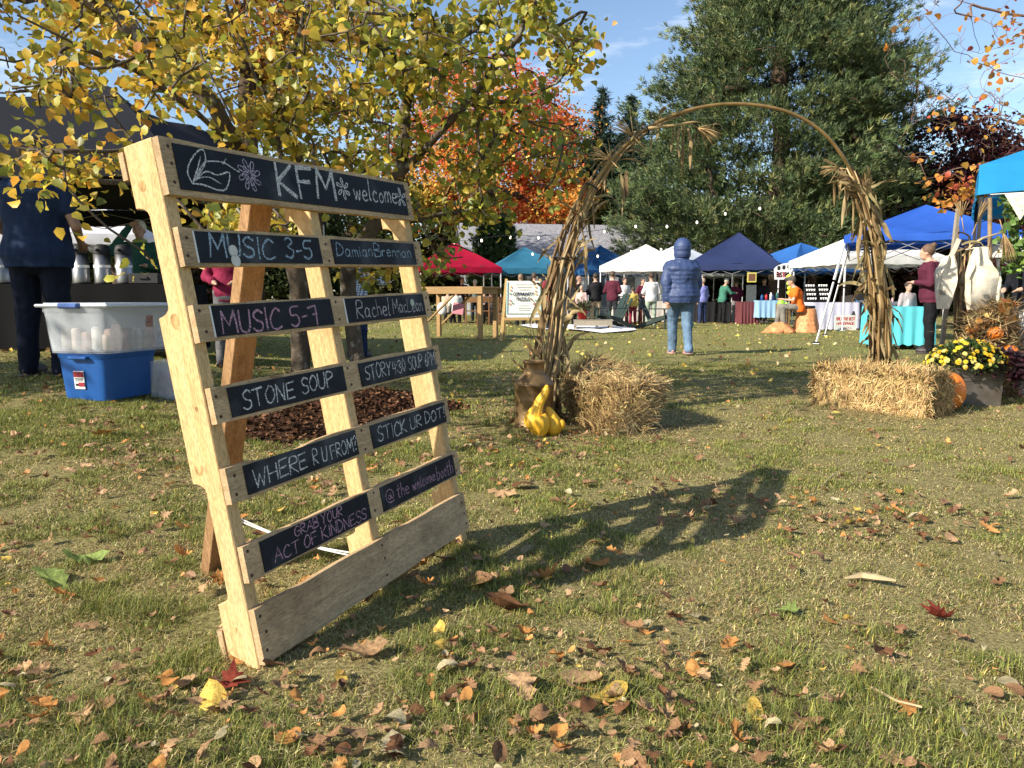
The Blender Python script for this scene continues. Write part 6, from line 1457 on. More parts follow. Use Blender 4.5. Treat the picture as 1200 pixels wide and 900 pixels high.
tent('low white canopy at the far right behind the tote bags', 0, 12.6, 3.05, 2, (.68, .66, .60), 1.75, 2.1, x=10.0)

# ------------------------------------------------------------ tables and stock
def table(label, x, Y, w, d, h, rz=0, cloth=None, tcol=(.7, .7, .7), drop=None, legs=True, name='market_table', rzg=None):
    z = g(x, Y); t = thing(name, label, 'table', (x, Y, z), R(rz)); mb = MB(); mb.box((0, 0, h-.02), (w, d, .035), bev=.008); mb.build('table_top', M_white if tcol is None else mat('top_%02x' % int(tcol[0]*255), tcol, .6, .2, 6), t)
    for a in (-1, 1):
        for b_ in (-1, 1): mb = MB(); mb.tube([(a*(w/2-.08), b_*(d/2-.06), 0), (a*(w/2-.08), b_*(d/2-.06), h-.03)], .015, 6); mb.build('leg', M_dkmetal, t)
    if cloth:
        cid = '_'.join('%02x' % int(v*255) for v in cloth); drop = drop or h-.02
        c = cloth_over(w, d, h, drop, mat('tablecloth_'+cid, cloth, .85, .08, 3, bump=.3, bscale=4), (x, Y, z), R(rz)); return t, c
    return t, None
def cloth_over(w, d, h, drop, m, loc, rz):
    mb = MB(); per = []; n = 40; w2, d2 = w/2+.012, d/2+.012
    for i in range(n): per.append((-w2+2*w2*i/n, -d2, 0, -1))
    for i in range(n//2): per.append((w2, -d2+2*d2*i/(n//2), 1, 0))
    for i in range(n): per.append((w2-2*w2*i/n, d2, 0, 1))
    for i in range(n//2): per.append((-w2, d2-2*d2*i/(n//2), -1, 0))
    k = len(per); V = []
    for f in (0, .5, 1):
        for i, (x, y, a, b_) in enumerate(per): o_ = (.02+.022*math.sin(i*.85))*f; V.append((x+a*o_, y+b_*o_, h+.004-drop*f*(1+.02*math.sin(i*.9)*(f == 1))))
    F = [tuple(range(k))]+[(j*k+i, (j+1)*k+i, (j+1)*k+(i+1) % k, j*k+(i+1) % k) for j in range(2) for i in range(k)]
    mb.add(V, F); o = mb.build('tablecloth', m, None, True, loc, (0, 0, rz)); smooth_angle(o, 45); return o
def tcl(label, *a, cloth, clabel, **k):
    t, c = table(label, *a, cloth=cloth, **k); tag(c, clabel, 'tablecloth'); return t
# coffee stand
tcl('long serving table of the coffee stand under the black cloth', -5.15, 9.0, 2.9, .75, .76, -3, cloth=(.004, .004, .0045), clabel='black tablecloth reaching the grass under the row of coffee urns')
zt = g(-5.15, 9.0)+.76+.006
def airpot(x, y, label, first=None):
    t = thing('coffee_urn', label, 'coffee urn', (x, y, g(-5.15, 9.0)+.766)); k = 1.12
    mb = MB(); mb.lathe([(.078*k, 0), (.080*k, .01), (.080*k, .30*k)], 20); mb.build('flask', M_steel, t, True); mb = MB(); mb.lathe([(.083*k, 0), (.083*k, .022)], 20); mb.build('base', M_black, t, True)
    mb = MB(); mb.lathe([(.083*k, .30*k), (.085*k, .33*k), (.07*k, .385*k), (.04*k, .40*k), (.0, .405*k)], 20, cap=False); mb.box((0, -.09, .34*k), (.03, .07, .03), bev=.006); mb.build('pump_lid', M_black, t, True)
    mb = MB(); mb.lathe([(.0815*k, .185), (.0815*k, .215)], 20, cap=False); mb.build('paper_label', M_white, t, True); return t
for i, px in enumerate((100, 125, 150)): airpot(XA(px, 8.85), 8.85, ['leftmost steel coffee urn right beside the person in navy', 'middle steel coffee urn between its two neighbours', 'rightmost steel coffee urn next to the black tray'][i])
airpot(XA(8, 8.85), 8.85, 'steel coffee urn left of the person in navy, half hidden')
mb = MB(); mb.box((0, 0, .06), (.34, .26, .12), bev=.01); mb.box((0, -.14, .07), (.10, .02, .02)); tag(mb.build('display_box', M_black, None, False, (XA(178, 8.85), 8.85, zt)), 'low black tray box right of the coffee urns', 'box')
mb = MB(); mb.lathe([(.045, 0), (.055, .10), (.058, .105), (.050, .105), (.0, .10)], 16); tag(mb.build('paper_cup', mat('cup_green', (.20, .27, .22), .6, .1, 9), None, True, (XA(3, 8.8), 8.8, zt)), 'grey green cup on the coffee table at the left edge', 'cup')
# totes
M_bluetub = mat('blue_plastic', (.012, .085, .30), .38, .08, 8, bump=.08)
def tub(t, w0, d0, w1, d1, h, th, m, name, rim=.012):
    V = []; rr = [(0, w0, d0), (h*.88, w0+(w1-w0)*.88, d0+(d1-d0)*.88), (h*.88+.002, w1*1.0+.0, d1), (h*.93, w1+.008, d1+.008), (h, w1+rim, d1+rim)]
    ins = [(h, w1-.004, d1-.004), (th, w0-.008, d0-.008)]; mb = MB(); n = 32
    def ring(z, w, d):
        out = []
        for k in range(n):
            a = 2*math.pi*(k+.5)/n; c, s = math.cos(a), math.sin(a); e = .22; out.append((w/2*math.copysign(abs(c)**e, c), d/2*math.copysign(abs(s)**e, s), z))
        return out
    for q in rr+ins: V += ring(*q)
    m_ = len(rr+ins); F = [(j*n+k, j*n+(k+1) % n, (j+1)*n+(k+1) % n, (j+1)*n+k) for j in range(m_-1) for k in range(n)]+[tuple(range(n))[::-1], tuple((m_-1)*n+k for k in range(n))]
    mb.add(V, F); o = mb.build(name, m, t, True); smooth_angle(o, 35); return o
rzt = R(77); cn_ = at(126, 472); RT = rotz(rzt); ce = cn_+RT @ Vector((.205, .15, 0)); xw, yw, zz = ce.x, ce.y, g(ce.x, ce.y)
t1 = thing('storage_tote', 'blue plastic storage tote with a white and red sticker, under the clear one', 'tote', (xw, yw, zz), rzt)
tub(t1, .44, .325, .49, .375, .30, .01, M_bluetub, 'tub')
rs_ = (0, R(-4.8), 0)
mb = MB(); mb.box((-.2255, .02, .150), (.004, .075, .115)); mb.build('sticker', M_white, t1, rot=rs_); mb = MB(); mb.box((-.2285, .02, .186), (.003, .073, .034)); mb.box((-.2285, .005, .122), (.003, .042, .026)); mb.build('sticker_print', mat('print_red', (.30, .02, .03), .6, .3, 60), t1, rot=rs_)
mb = MB(); mb.box((-.2287, .02, .158), (.003, .06, .006)); mb.box((-.2287, .02, .146), (.003, .05, .004)); mb.box((-.2287, .038, .120), (.003, .02, .014)); mb.build('sticker_text', M_black, t1, rot=rs_)
for s_ in (-1, 1): mb = MB(); mb.box((s_*.262, 0, .272), (.03, .14, .02), bev=.006); mb.build('handle', M_bluetub, t1)
t2 = thing('storage_tote', 'large cloudy clear plastic tote with a lid stacked on the blue tote', 'tote', (xw+.02, yw+.01, zz+.302), rzt)
M_clear = mat('cloudy_plastic', (.80, .85, .90), .28, .08, 3, bump=.08, alpha=.27, transl=.3)
tub(t2, .585, .45, .64, .50, .285, .012, M_clear, 'tub')
mb = MB(); mb.box((0, 0, .296), (.675, .535, .020), bev=.009); mb.box((0, 0, .309), (.60, .46, .010), bev=.004); mb.build('lid', mat('frosted_lid', (.66, .72, .78), .35, .06, 5, alpha=.88), t2)
for s_ in (-1, 1): mb = MB(); mb.box((s_*.338, 0, .296), (.045, .15, .034), bev=.01); mb.build('latch', mat('latch_blue', (.06, .12, .34), .4, .1, 8), t2)
rr = random.Random(2); base_m = Matrix.Translation((xw+.02, yw+.01, zz+.316)) @ Matrix.Rotation(rzt, 4, 'Z')
for k in range(12):
    c = rr.choice([(.62, .50, .40), (.7, .68, .62), (.55, .38, .32), (.5, .45, .4)]); hh = rr.uniform(.10, .17)
    q_ = (-.21, -.15+.075*k) if k < 5 else (-.20+.062*(k-5), -.16)
    mb = MB(); mb.box((0, 0, hh/2), (.05, .055, hh), bev=.012); o = mb.build('packet', mat('packet_%d' % int(c[1]*100), c, .6, .3, 18, bump=.3), None, True)
    o.matrix_world = base_m @ Matrix.Translation((q_[0], q_[1], 0)) @ Matrix.Rotation(rr.uniform(-.3, .3), 4, 'Z')
    tag(o, 'pale paper packet standing inside the clear tote', 'packet', 'packets inside the clear tote')
mb = MB(); mb.box((.06, -.232, .215), (.060, .004, .075)); mb.build('photo_sticker', mat('photo_sticker', (.30, .17, .15), .5, .6, 60), t2, rot=(R(5), 0, 0))
t3 = thing('storage_tote', 'small cloudy plastic bin standing behind the blue tote', 'tote', (XA(199, 5.25), 5.25, g(XA(199, 5.25), 5.25)), R(-20)); tub(t3, .22, .18, .25, .21, .26, .008, M_clear, 'tub'); mb = MB(); mb.box((0, 0, .10), (.15, .11, .18), bev=.01); mb.build('packets_inside', mat('packet_62', (.55, .42, .36), .6, .3, 18), t3)

# the tall timber table
bx, by = XA(538, 16.2), 16.2; t = thing('timber_table', 'tall plank table on timber legs left of the puzzle easel', 'table', (bx, by, g(bx, by)), R(-24)); M_t = woodmat('table_pine', (.44, .29, .13), (.32, .19, .08), 0, knots=False)
for k in range(5): mb = MB(); mb.box((0, -.34+.17*k, 1.06), (1.55, .16, .035), bev=.004); mb.build('plank', M_t, t)
for yy_ in (-.44, .44): mb = MB(); mb.box((0, yy_, 1.0), (1.55, .035, .14), bev=.003); mb.build('apron', M_t, t)
for a in (-.70, .70):
    mb = MB(); mb.box((a, 0, .99), (.035, .84, .12), bev=.003); mb.build('apron', M_t, t)
    for b_ in (-.36, .36): mb = MB(); mb.box((a*.97, b_, .50), (.085, .085, 1.0), bev=.004); mb.build('leg', M_t, t)
mb = MB(); mb.bar((-.66, -.38, .25), (.1, -.38, .92), .06, .03); mb.build('brace', M_t, t); mb = MB(); mb.bar((-.66, .38, .25), (.1, .38, .92), .06, .03); mb.build('brace', M_t, t)
mb = MB(); rr = random.Random(4); q = P3(537, 362, 16.0); V = []
mb.box((0, 0, 0), (.24, .03, .24), bev=.012); tag(mb.build('cloth_rag', mat('pink_cloth', (.66, .28, .32), .9, .2, 9, bump=.5), None, False, q, (0, R(8), 0)), 'pink cloth hanging under the timber table', 'cloth')
mb = MB(); mb.ell((0, 0, 0), .11, .05, .14, 10, 8); tag(mb.build('white_bag', M_white, None, True, P3(518, 362, 16.1), None, .006), 'white plastic bag hanging under the timber table', 'bag')
# easel
def board_panel(name, m, parent, a, b_, c, d, th=.02):   # quad panel a,b,c,d with thickness
    a, b_, c, d = map(Vector, (a, b_, c, d)); n = (b_-a).cross(d-a).normalized()*th; mb = MB(); mb.add([a, b_, c, d, a+n, b_+n, c+n, d+n], [(0, 1, 2, 3), (7, 6, 5, 4), (0, 4, 5, 1), (1, 5, 6, 2), (2, 6, 7, 3), (3, 7, 4, 0)]); return mb.build(name, m, parent)
Ye = 15.2; ex, ez = XA(613, Ye), g(XA(613, Ye), Ye); t = thing('easel_sign', 'community puzzle poster on a light wooden A frame easel', 'sign', (ex, Ye, ez), R(4)); M_e = woodmat('easel_pine', (.66, .46, .20), (.54, .34, .13), 2, knots=False)
lean = Matrix.Rotation(R(-9), 4, 'X'); fr_ = bpy.data.objects.new('easel_front', None)
def ep(x_, z_, y_=0): v = Vector((x_, y_-.12+z_*.10, z_)); return v
for s in (-1, 1):
    mb = MB(); mb.bar(ep(s*.42-.03, 0), ep(s*.33, 1.22), .05, .03); mb.build('front_leg', M_e, t); mb = MB(); mb.bar(Vector((s*.36, .42, 0)), ep(s*.31, 1.10, .05), .045, .03); mb.build('rear_leg', M_e, t)
mb = MB(); mb.bar(ep(-.38, .44, -.02), ep(.36, .44, -.02), .05, .05); mb.build('ledge', M_e, t)
pm = mat('poster_cream', (.76, .76, .68), .6, .05, 4); board_panel('poster', pm, t, ep(-.34, .50, -.04), ep(.34, .50, -.04), ep(.32, 1.18, -.04), ep(-.32, 1.18, -.04), -.012)
board_panel('poster_base_strip', M_white, t, ep(-.33, .47, -.045), ep(.33, .47, -.045), ep(.33, .535, -.045), ep(-.33, .535, -.045), -.006)
mb = MB(); mt_ = mat('pale_teal', (.42, .62, .64), .6, .05, 4)
for a, b_ in ((ep(-.335, .54, -.056), ep(-.318, 1.17, -.056)), (ep(.335, .54, -.056), ep(.318, 1.17, -.056)), (ep(-.33, .55, -.056), ep(.33, .55, -.056))): mb.bar(a, b_, .022, .004)
mb.build('poster_border', mt_, t)
def wall_text(txt, o, ux, uz, width, height, wd, m, parent, seed=0, off=.001):
    st = text_strokes(txt, 0, width, 0, 0, height, seed, 0); mb = MB(); n = ux.cross(uz).normalized()
    for s_ in st:
        for a, b_ in zip(s_, s_[1:]):
            d = Vector((b_[0]-a[0], b_[1]-a[1])); 
            if d.length < 1e-6: continue
            d.normalize(); nn = Vector((-d.y, d.x))*wd*.5; e = d*wd*.3
            P_ = [(a[0]-e.x+nn.x, a[1]-e.y+nn.y), (a[0]-e.x-nn.x, a[1]-e.y-nn.y), (b_[0]+e.x-nn.x, b_[1]+e.y-nn.y), (b_[0]+e.x+nn.x, b_[1]+e.y+nn.y)]
            mb.add([o+ux*p+uz*q_+n*off for p, q_ in P_], [(0, 1, 2, 3)])
    o_ = mb.build('printed_lettering', m, parent); return o_
ux = Vector((1, 0, 0)); uz = Vector((0, .10, 1)).normalized(); M_ink = mat('print_ink', (.05, .06, .10), .7, .1, 9)
wall_text('COMMUNITY', ep(-.20, .90, -.056), ux, uz, .40, .055, .013, M_ink, t, 1); wall_text('PUZZLE', ep(-.13, .80, -.056), ux, uz, .25, .055, .013, M_ink, t, 2)
mb = MB()
for z_, w_ in ((1.12, .36), (1.07, .28), (1.02, .20), (.71, .2), (.66, .26), (.62, .22)): mb.bar(ep(-w_/2, z_, -.056), ep(w_/2, z_, -.056), .010, .003)
mb.build('fine_print', mat('fine_print', (.5, .5, .52), .7, .3, 200), t)
for (x_, z_, c) in ((-.24, 1.06, (.75, .35, .08)), (-.25, 1.0, (.7, .3, .1)), (-.26, .93, (.2, .3, .25)), (.24, 1.06, (.75, .4, .1)), (.24, .98, (.6, .25, .1)), (.25, .92, (.7, .4, .1)), (.24, .80, (.1, .3, .15)), (.20, .73, (.65, .12, .08)), (-.26, .80, (.6, .15, .1)), (-.27, .73, (.7, .25, .1)), (-.22, .75, (.15, .3, .12)), (.27, .72, (.2, .35, .15))):
    mb = MB(); mb.ell(ep(x_, z_, -.057), .020, .003, .018, 8, 4); mb.build('printed_leaf', mat('pl_%02x%02x' % (int(c[0]*255), int(c[1]*255)), c, .7, .1, 9), t)

# white sheet, planks, pot, adirondack chairs
def sheet(label, pts, m, name='ground_sheet'):
    P_ = [at(*p) for p in pts]; c = sum(P_, Vector())/len(P_); mb = MB(); n = len(P_); r = random.Random(3); V = [(0, 0, .05)]
    for f in (.5, 1): V += [((p.x-c.x)*f+r.uniform(-.04, .04), (p.y-c.y)*f, .045+r.uniform(0, .05)-(.03 if f == 1 else 0)) for p in P_]
    F = [(0, 1+k, 1+(k+1) % n) for k in range(n)]+[(1+k, 1+n+k, 1+n+(k+1) % n, 1+(k+1) % n) for k in range(n)]; mb.add(V, F); return tag(mb.build(name, m, None, True, c), label, 'sheet')
M_sheet = mat('white_sheet', (.74, .74, .76), .8, .08, 3, bump=.4)
sheet('white plastic sheet lying on the grass right of the arch leg', [(655, 387), (680, 389), (705, 391), (735, 390), (747, 387), (740, 384), (700, 383), (655, 382)], M_sheet)
sheet('white plastic sheet lying behind the puzzle easel', [(608, 382), (622, 385), (640, 388), (650, 386), (645, 380), (625, 380)], M_sheet)
dx_, dy_ = XA(694, 20.5), 20.5; t = thing('wooden_platform', 'low weathered timber platform on the white sheet', 'platform', (dx_, dy_, g(dx_, dy_)), R(-4))
for k in range(5): mb = MB(); mb.box((0, -.32+.16*k, .27), (1.0, .145, .03)); mb.build('plank', M_gwood, t)
for s in (-1, 1): mb = MB(); mb.box((s*.46, 0, .13), (.07, .8, .26)); mb.build('bearer', M_gwood, t)
mb = MB(); mb.box((0, -.41, .20), (1.0, .03, .12)); mb.build('fascia', M_gwood, t)
px_ = Vector((XA(682, 20.6), 20.6, g(0, 20)+.29)); t = thing('flower_pot', 'red plastic pot with a dark green plant on the timber platform', 'plant pot', px_); mb = MB(); mb.lathe([(.10, 0), (.14, .20), (.15, .20), (.15, .23), (.12, .23), (.11, .2)], 16); mb.build('pot', mat('red_pot', (.50, .03, .03), .5, .1, 8), t, True)
n = 220; d = rng.normal(size=(n, 3)); d[:, 2] = abs(d[:, 2]); C = d*[.10, .10, .10]+[0, 0, .24]; V, F, cc = leafmesh(C, .10, 'ovate', palette(n, [(.05, .08, .03), (.10, .10, .04), (.12, .05, .03)], [2, 1, 1], rng), -.2, d, 5, .5); link('leaves', npmesh('leaves', V, F, cc), MATS['garden_leaf'], t)['kind'] = 'stuff'
M_adk = mat('dark_green_chair', (.022, .038, .032), .45, .15, 8)
def adirondack(label, px, Y, rz):
    x_ = XA(px, Y); t = thing('lawn_chair', label, 'chair', (x_, Y, g(x_, Y)), R(rz), 'dark green lawn chairs')
    for k in range(5): mb = MB(); a = (k-2)*.115; hh = 1.0-.05*abs(k-2)**1.6; mb.bar((a*.8, .22, .26), (a*1.1, .22+.30, hh), .10, .018, up=Vector((0, 1, 0))); mb.build('back_slat', M_adk, t)
    for k in range(5): mb = MB(); mb.box((0, -.26+.11*k, .38-.025*k), (.52, .09, .02)); mb.build('seat_slat', M_adk, t)
    for s in (-1, 1):
        mb = MB(); mb.box((s*.33, -.02, .565), (.12, .70, .022), bev=.005); mb.build('armrest', M_adk, t); mb = MB(); mb.bar((s*.30, -.28, 0), (s*.30, -.26, .555), .03, .10, up=Vector((1, 0, 0))); mb.build('front_leg', M_adk, t)
        mb = MB(); mb.bar((s*.27, -.30, .36), (s*.27, .62, .02), .10, .025, up=Vector((1, 0, 0))); mb.build('rear_leg', M_adk, t)
adirondack('dark green slatted lawn chair facing left beside the timber platform', 716, 21.5, -62); adirondack('dark green lawn chair facing right, half hidden by the walker', 770, 21.8, 66)
t = thing('wooden_stool', 'small dark red wooden side table between the green lawn chairs', 'side table', (XA(742, 22), 22, g(0, 22))); M_rw = woodmat('redwood', (.20, .06, .04), (.12, .03, .025), 0, knots=False)
for k in range(3): mb = MB(); mb.box((0, -.14+.14*k, .50), (.48, .12, .025)); mb.build('slat', M_rw, t)
for a in (-1, 1):
    for b_ in (-1, 1): mb = MB(); mb.box((a*.2, b_*.17, .25), (.04, .04, .48)); mb.build('leg', M_rw, t)
mb = MB(); mb.box((0, 0, .14), (.42, .34, .02)); mb.build('lower_shelf', M_rw, t)
mb = MB(); mb.lathe([(.10, 0), (.13, .14), (.14, .14), (.0, .13)], 14); tag(mb.build('teal_bucket', mat('teal_plastic', (.05, .30, .28), .5, .1, 8), None, True, at(808, 384)), 'small teal bucket on the grass right of the walker', 'bucket')

# picnic table under the red canopy and benches
table('low picnic table behind the seated people under the red canopy', XA(548, 27.3), 27.3, 2.2, .8, .74, 6, tcol=(.30, .17, .08)); 
for k, px in enumerate((553, 566, 578, 588)):
    x_ = XA(px, 25); t = thing('folding_chair', ['leftmost brown wooden chair at the picnic table', 'second brown wooden chair from the left at the picnic table', 'third brown wooden chair from the left at the picnic table', 'brown wooden chair nearest the puzzle easel'][k], 'chair', (x_, 25, g(x_, 25)), R(180+8*k), 'brown wooden chairs'); M_ch = woodmat('chair_brown', (.26, .14, .06), (.17, .08, .03), 0, knots=False)
    mb = MB(); mb.box((0, 0, .45), (.42, .40, .03)); mb.build('seat', M_ch, t); mb = MB(); mb.box((0, .20, .82), (.40, .03, .16)); mb.build('backrest', M_ch, t)
    for a in (-1, 1):
        mb = MB(); mb.box((a*.19, .20, .45), (.035, .035, .90)); mb.build('leg', M_ch, t); mb = MB(); mb.box((a*.19, -.18, .22), (.035, .035, .44)); mb.build('leg', M_ch, t)

# stalls at the centre and right
tcl('table in the blue canopy stall', XA(899, 25.3), 25.3, .90, .7, .78, 0, cloth=(.25, .42, .62), clabel='light blue cloth over the table left of the seated person in orange', drop=.55)
tcl('table with a dark red cover beside the blue draped one', XA(874, 25.6), 25.6, .55, .6, .74, 0, cloth=(.13, .04, .045), clabel='dark red and brown cloth on the small table under the yellow sign')
tcl('left table of the white tent stall', XA(970, 21.3), 21.3, 1.25, .8, .74, 2, cloth=(.50, .50, .62), clabel='pale lavender cloth on the table stacked with white cups')
tcl('right table of the white tent stall', XA(1016, 21.6), 21.6, 1.1, .8, .74, -2, cloth=(.44, .50, .60), clabel='pale blue grey cloth on the table behind the blond person')
tcl('table at the right end of the white tent', XA(1050, 12.9), 12.9, .9, .7, .70, -8, cloth=(.10, .48, .55), clabel='bright turquoise cloth on the table left of the maroon sweater', drop=.62)
tcl('white table at the right edge by the vine heap', 4.92, 6.75, .95, .8, .74, 4, cloth=(.68, .68, .68), clabel='long white cloth over the table at the right edge')
tcl('dark table under the navy tent', XA(838, 27.6), 27.6, 1.5, .7, .72, 0, cloth=(.02, .02, .022), clabel='black cloth under the navy tent')
tcl('long table under the white canopy', XA(748, 28.0), 28.0, 2.0, .7, .74, 0, cloth=(.55, .50, .45), clabel='beige cloth on the long table under the white canopy')
def goods(px0, px1, Y, ztop, n, seed, cols, lab, cat='jar', name='jar', s=.5, grp=None):
    r = random.Random(seed); pm = None
    for k in range(n):
        px = px0+(px1-px0)*(k+.5)/n; x_ = XA(px, Y); h_ = r.uniform(.14, .26)*s*1.6; w_ = r.uniform(.026, .042)*s*1.6; c = cols[k % len(cols)]; mb = MB(); mb.lathe([(w_, 0), (w_*1.02, h_*.7), (w_*.8, h_*.8), (w_*.55, h_*.84), (w_*.55, h_)], 10)
        o = mb.build(name, mat('goods_%02x%02x%02x' % tuple(int(v*255) for v in c), c, .45, .15, 12), None, True, (x_, Y+r.uniform(-.15, .15), g(x_, Y)+ztop)); tag(o, lab, cat, grp or lab)
goods(890, 910, 25.2, .79, 5, 1, [(.02, .08, .25), (.5, .02, .03), (.6, .6, .6), (.05, .12, .3), (.02, .15, .1)], 'blue, red or white bottle on the light blue cloth', 'bottle', 'bottle', .7)
goods(1002, 1034, 21.5, .75, 6, 3, [(.6, .6, .6), (.3, .3, .35), (.05, .05, .06)], 'small jar on the pale blue grey cloth', 's', 'jar', .5)
goods(735, 765, 27.9, .75, 7, 4, [(.6, .3, .05), (.6, .6, .5), (.3, .1, .03), (.5, .45, .1)], 'small coloured jar on the beige cloth of the white canopy', 'jar', 'jar', .6)
goods(1040, 1060, 12.9, .71, 4, 5, [(.7, .7, .68), (.5, .3, .3), (.1, .1, .12)], 'small jar on the turquoise cloth', 'jar', 'jar', .35)
# cup racks
for q_, (px, w_) in enumerate(((951, .30), (966, .30))):
    Y_ = 21.3; x_ = XA(px, Y_); t = thing('cup_rack', ['tiered black rack of white cups, left of the pair', 'tiered black rack of white cups, right of the pair'][q_], 'rack', (x_, Y_, g(x_, Y_)+.75))
    for lv in range(4): mb = MB(); mb.box((0, .10+.06*lv, .06+.12*lv), (w_, .12, .012)); mb.box((0, .16+.06*lv, .03+.12*lv), (w_, .012, .10)); mb.build('shelf', M_black, t)
    for lv in range(4):
        for k in range(4): mb = MB(); mb.lathe([(.022, 0), (.03, .06)], 8, (-w_/2+.05+k*(w_-.1)/3, .09+.06*lv, .067+.12*lv)); mb.build('cup', M_white, t, True)
# signs
Y_ = 20.8; x_ = XA(985, Y_)
t = thing('lawn_sign', 'small white sign with red handwriting leaning on the lavender table', 'sign', (x_, Y_-.25, g(x_, Y_)), R(4)); mb = MB(); mb.box((0, 0, .20), (.60, .02, .40)); mb.build('board', mat('sign_paper', (.62, .66, .60), .6, .06, 6), t); M_red = mat('sign_red', (.55, .03, .05), .6, .1, 9)
wall_text('ONLY THE BEST', Vector((-.26, -.0105, .27)), Vector((1, 0, 0)), Vector((0, 0, 1)), .52, .075, .016, M_red, t, 3); wall_text('HANDMADE', Vector((-.24, -.0105, .15)), Vector((1, 0, 0)), Vector((0, 0, 1)), .48, .070, .016, M_red, t, 4); wall_text('LOCAL', Vector((-.12, -.0105, .05)), Vector((1, 0, 0)), Vector((0, 0, 1)), .30, .035, .008, M_red, t, 5)
Y_ = 25.0; x_ = XA(918, Y_); c = P3(918, 318, Y_); t = thing('hanging_sign', 'white cut out sign with three dark animal heads and red letters under the blue canopy', 'sign', (c.x, c.y, c.z), R(0)); V = [(-.27, 0, -.26), (.22, 0, -.26), (.25, 0, -.1), (.30, 0, .05), (.30, 0, .24), (.15, 0, .27), (-.05, 0, .24), (-.2, 0, .18), (-.30, 0, .08)]; mb = MB(); mb.add(V+[(a, .02, b_) for a, _, b_ in V], [tuple(range(9))[::-1], tuple(range(9, 18))]+[(k, (k+1) % 9, 9+(k+1) % 9, 9+k) for k in range(9)][::1]); mb.build('board', M_white, t)
for k in range(3): mb = MB(); mb.ell((-.15+.16*k, -.004, .10+.02*k), .055, .008, .065, 10, 6); mb.ell((-.18+.16*k, -.004, .16+.02*k), .018, .008, .025, 6, 4); mb.ell((-.12+.16*k, -.004, .16+.02*k), .018, .008, .025, 6, 4); mb.build('painted_head', M_black, t)
wall_text('BISTRO', Vector((-.20, -.004, -.18)), Vector((1, 0, 0)), Vector((0, 0, 1)), .38, .14, .035, M_red, t, 6)
c = P3(881, 325, 25.4); t = thing('hanging_sign', 'small square yellow framed poster above the dark red table', 'sign', (c.x, c.y, c.z)); mb = MB(); mb.box((0, 0, 0), (.30, .02, .32)); mb.build('frame', mat('yellow_frame', (.55, .50, .12), .6, .1, 9), t); mb = MB(); mb.box((0, -.012, 0), (.22, .006, .23)); mb.build('picture', mat('poster_mix', (.16, .07, .04), .6, .8, 26, bump=0), t)
mb = MB(); mb.box((0, 0, .35), (.32, .03, .7)); mb.build('board_stand', mat('grey_board', (.07, .08, .08), .7, .3, 20), t, loc=(0, 0, -.95))
# stool drape and balloons
x_ = XA(944, 19.4); t = thing('draped_stool', 'stool under an orange and gold cloth where the person in orange sits', 'stool', (x_, 19.4, g(x_, 19.4))); mb = MB(); mb.lathe([(.34, 0), (.30, .10), (.25, .35), (.22, .56), (.20, .585), (.0, .59)], 28, fn=lambda a, z: 1+.10*math.sin(9*a)*(1-z/.6), cap=False); mb.build('drape', mat('orange_gold_cloth', (.60, .25, .10), .6, .5, 14, bump=.5), t, True)
mb = MB(); mb.lathe([(.19, .59), (.20, .61), (.19, .66), (.0, .665)], 18, cap=False); mb.build('cushion', M_black, t, True)
x_ = XA(907, 19.6); t = thing('cloth_bundle', 'crumpled orange cloth on the grass at the feet of the seated person', 'cloth', (x_, 19.2, g(x_, 19.2))); mb = MB(); mb.lathe([(.38, 0), (.33, .08), (.22, .17), (.14, .24), (.05, .27)], 26, fn=lambda a, z: 1+.16*math.sin(5*a+z*9)+.10*math.sin(9*a-z*14)); mb.build('cloth', MATS['orange_gold_cloth'], t, True, jitter=.01)
x_ = XA(922, 22.0); t = thing('balloon_figure', 'yellow and lime green balloon figure beside the person in orange', 'balloons', (x_, 22, g(x_, 22)))
for (a, z_, r__, c) in ((0, 1.45, .09, (.75, .62, .04)), (.07, 1.38, .07, (.7, .65, .05)), (-.02, 1.28, .06, (.35, .6, .06)), (.01, 1.15, .06, (.75, .62, .04)), (0, 1.02, .06, (.7, .6, .04)), (-.2, .72, .11, (.3, .6, .05)), (-.08, .66, .10, (.4, .65, .08)), (-.22, .58, .09, (.25, .5, .05))):
    mb = MB(); mb.ell((a, 0, z_), r__, r__*.9, r__, 10, 8); mb.build('balloon', mat('balloon_%02x' % int(c[0]*255), c, .3, .08, 5), t, True)
mb = MB(); mb.tube([(0, .02, 0), (0, .02, 1.4)], .015, 6); mb.build('pole', M_black, t)
mb = MB(); mb.box((0, 0, .35), (.30, .4, .7)); tag(mb.build('wooden_crate', mat('crate_wood', (.20, .13, .06), .8, .4, 12), None, False, (XA(916, 22.6), 22.6, g(0, 22.6))), 'tall dark wooden crate behind the balloon figure', 'crate')
mb = MB()
# black folding board beside blond person
x_ = XA(994, 21.1); t = thing('folding_board', 'dark folded A board standing by the white tent pole', 'sign', (x_, 20.9, g(x_, 21)+.3)); mb = MB(); mb.bar((-.06, 0, .0), (-.16, .05, .62), .30, .02, up=Vector((0, 1, 0))); mb.build('panel', mat('brown_board', (.05, .04, .035), .6, .2, 9), t)

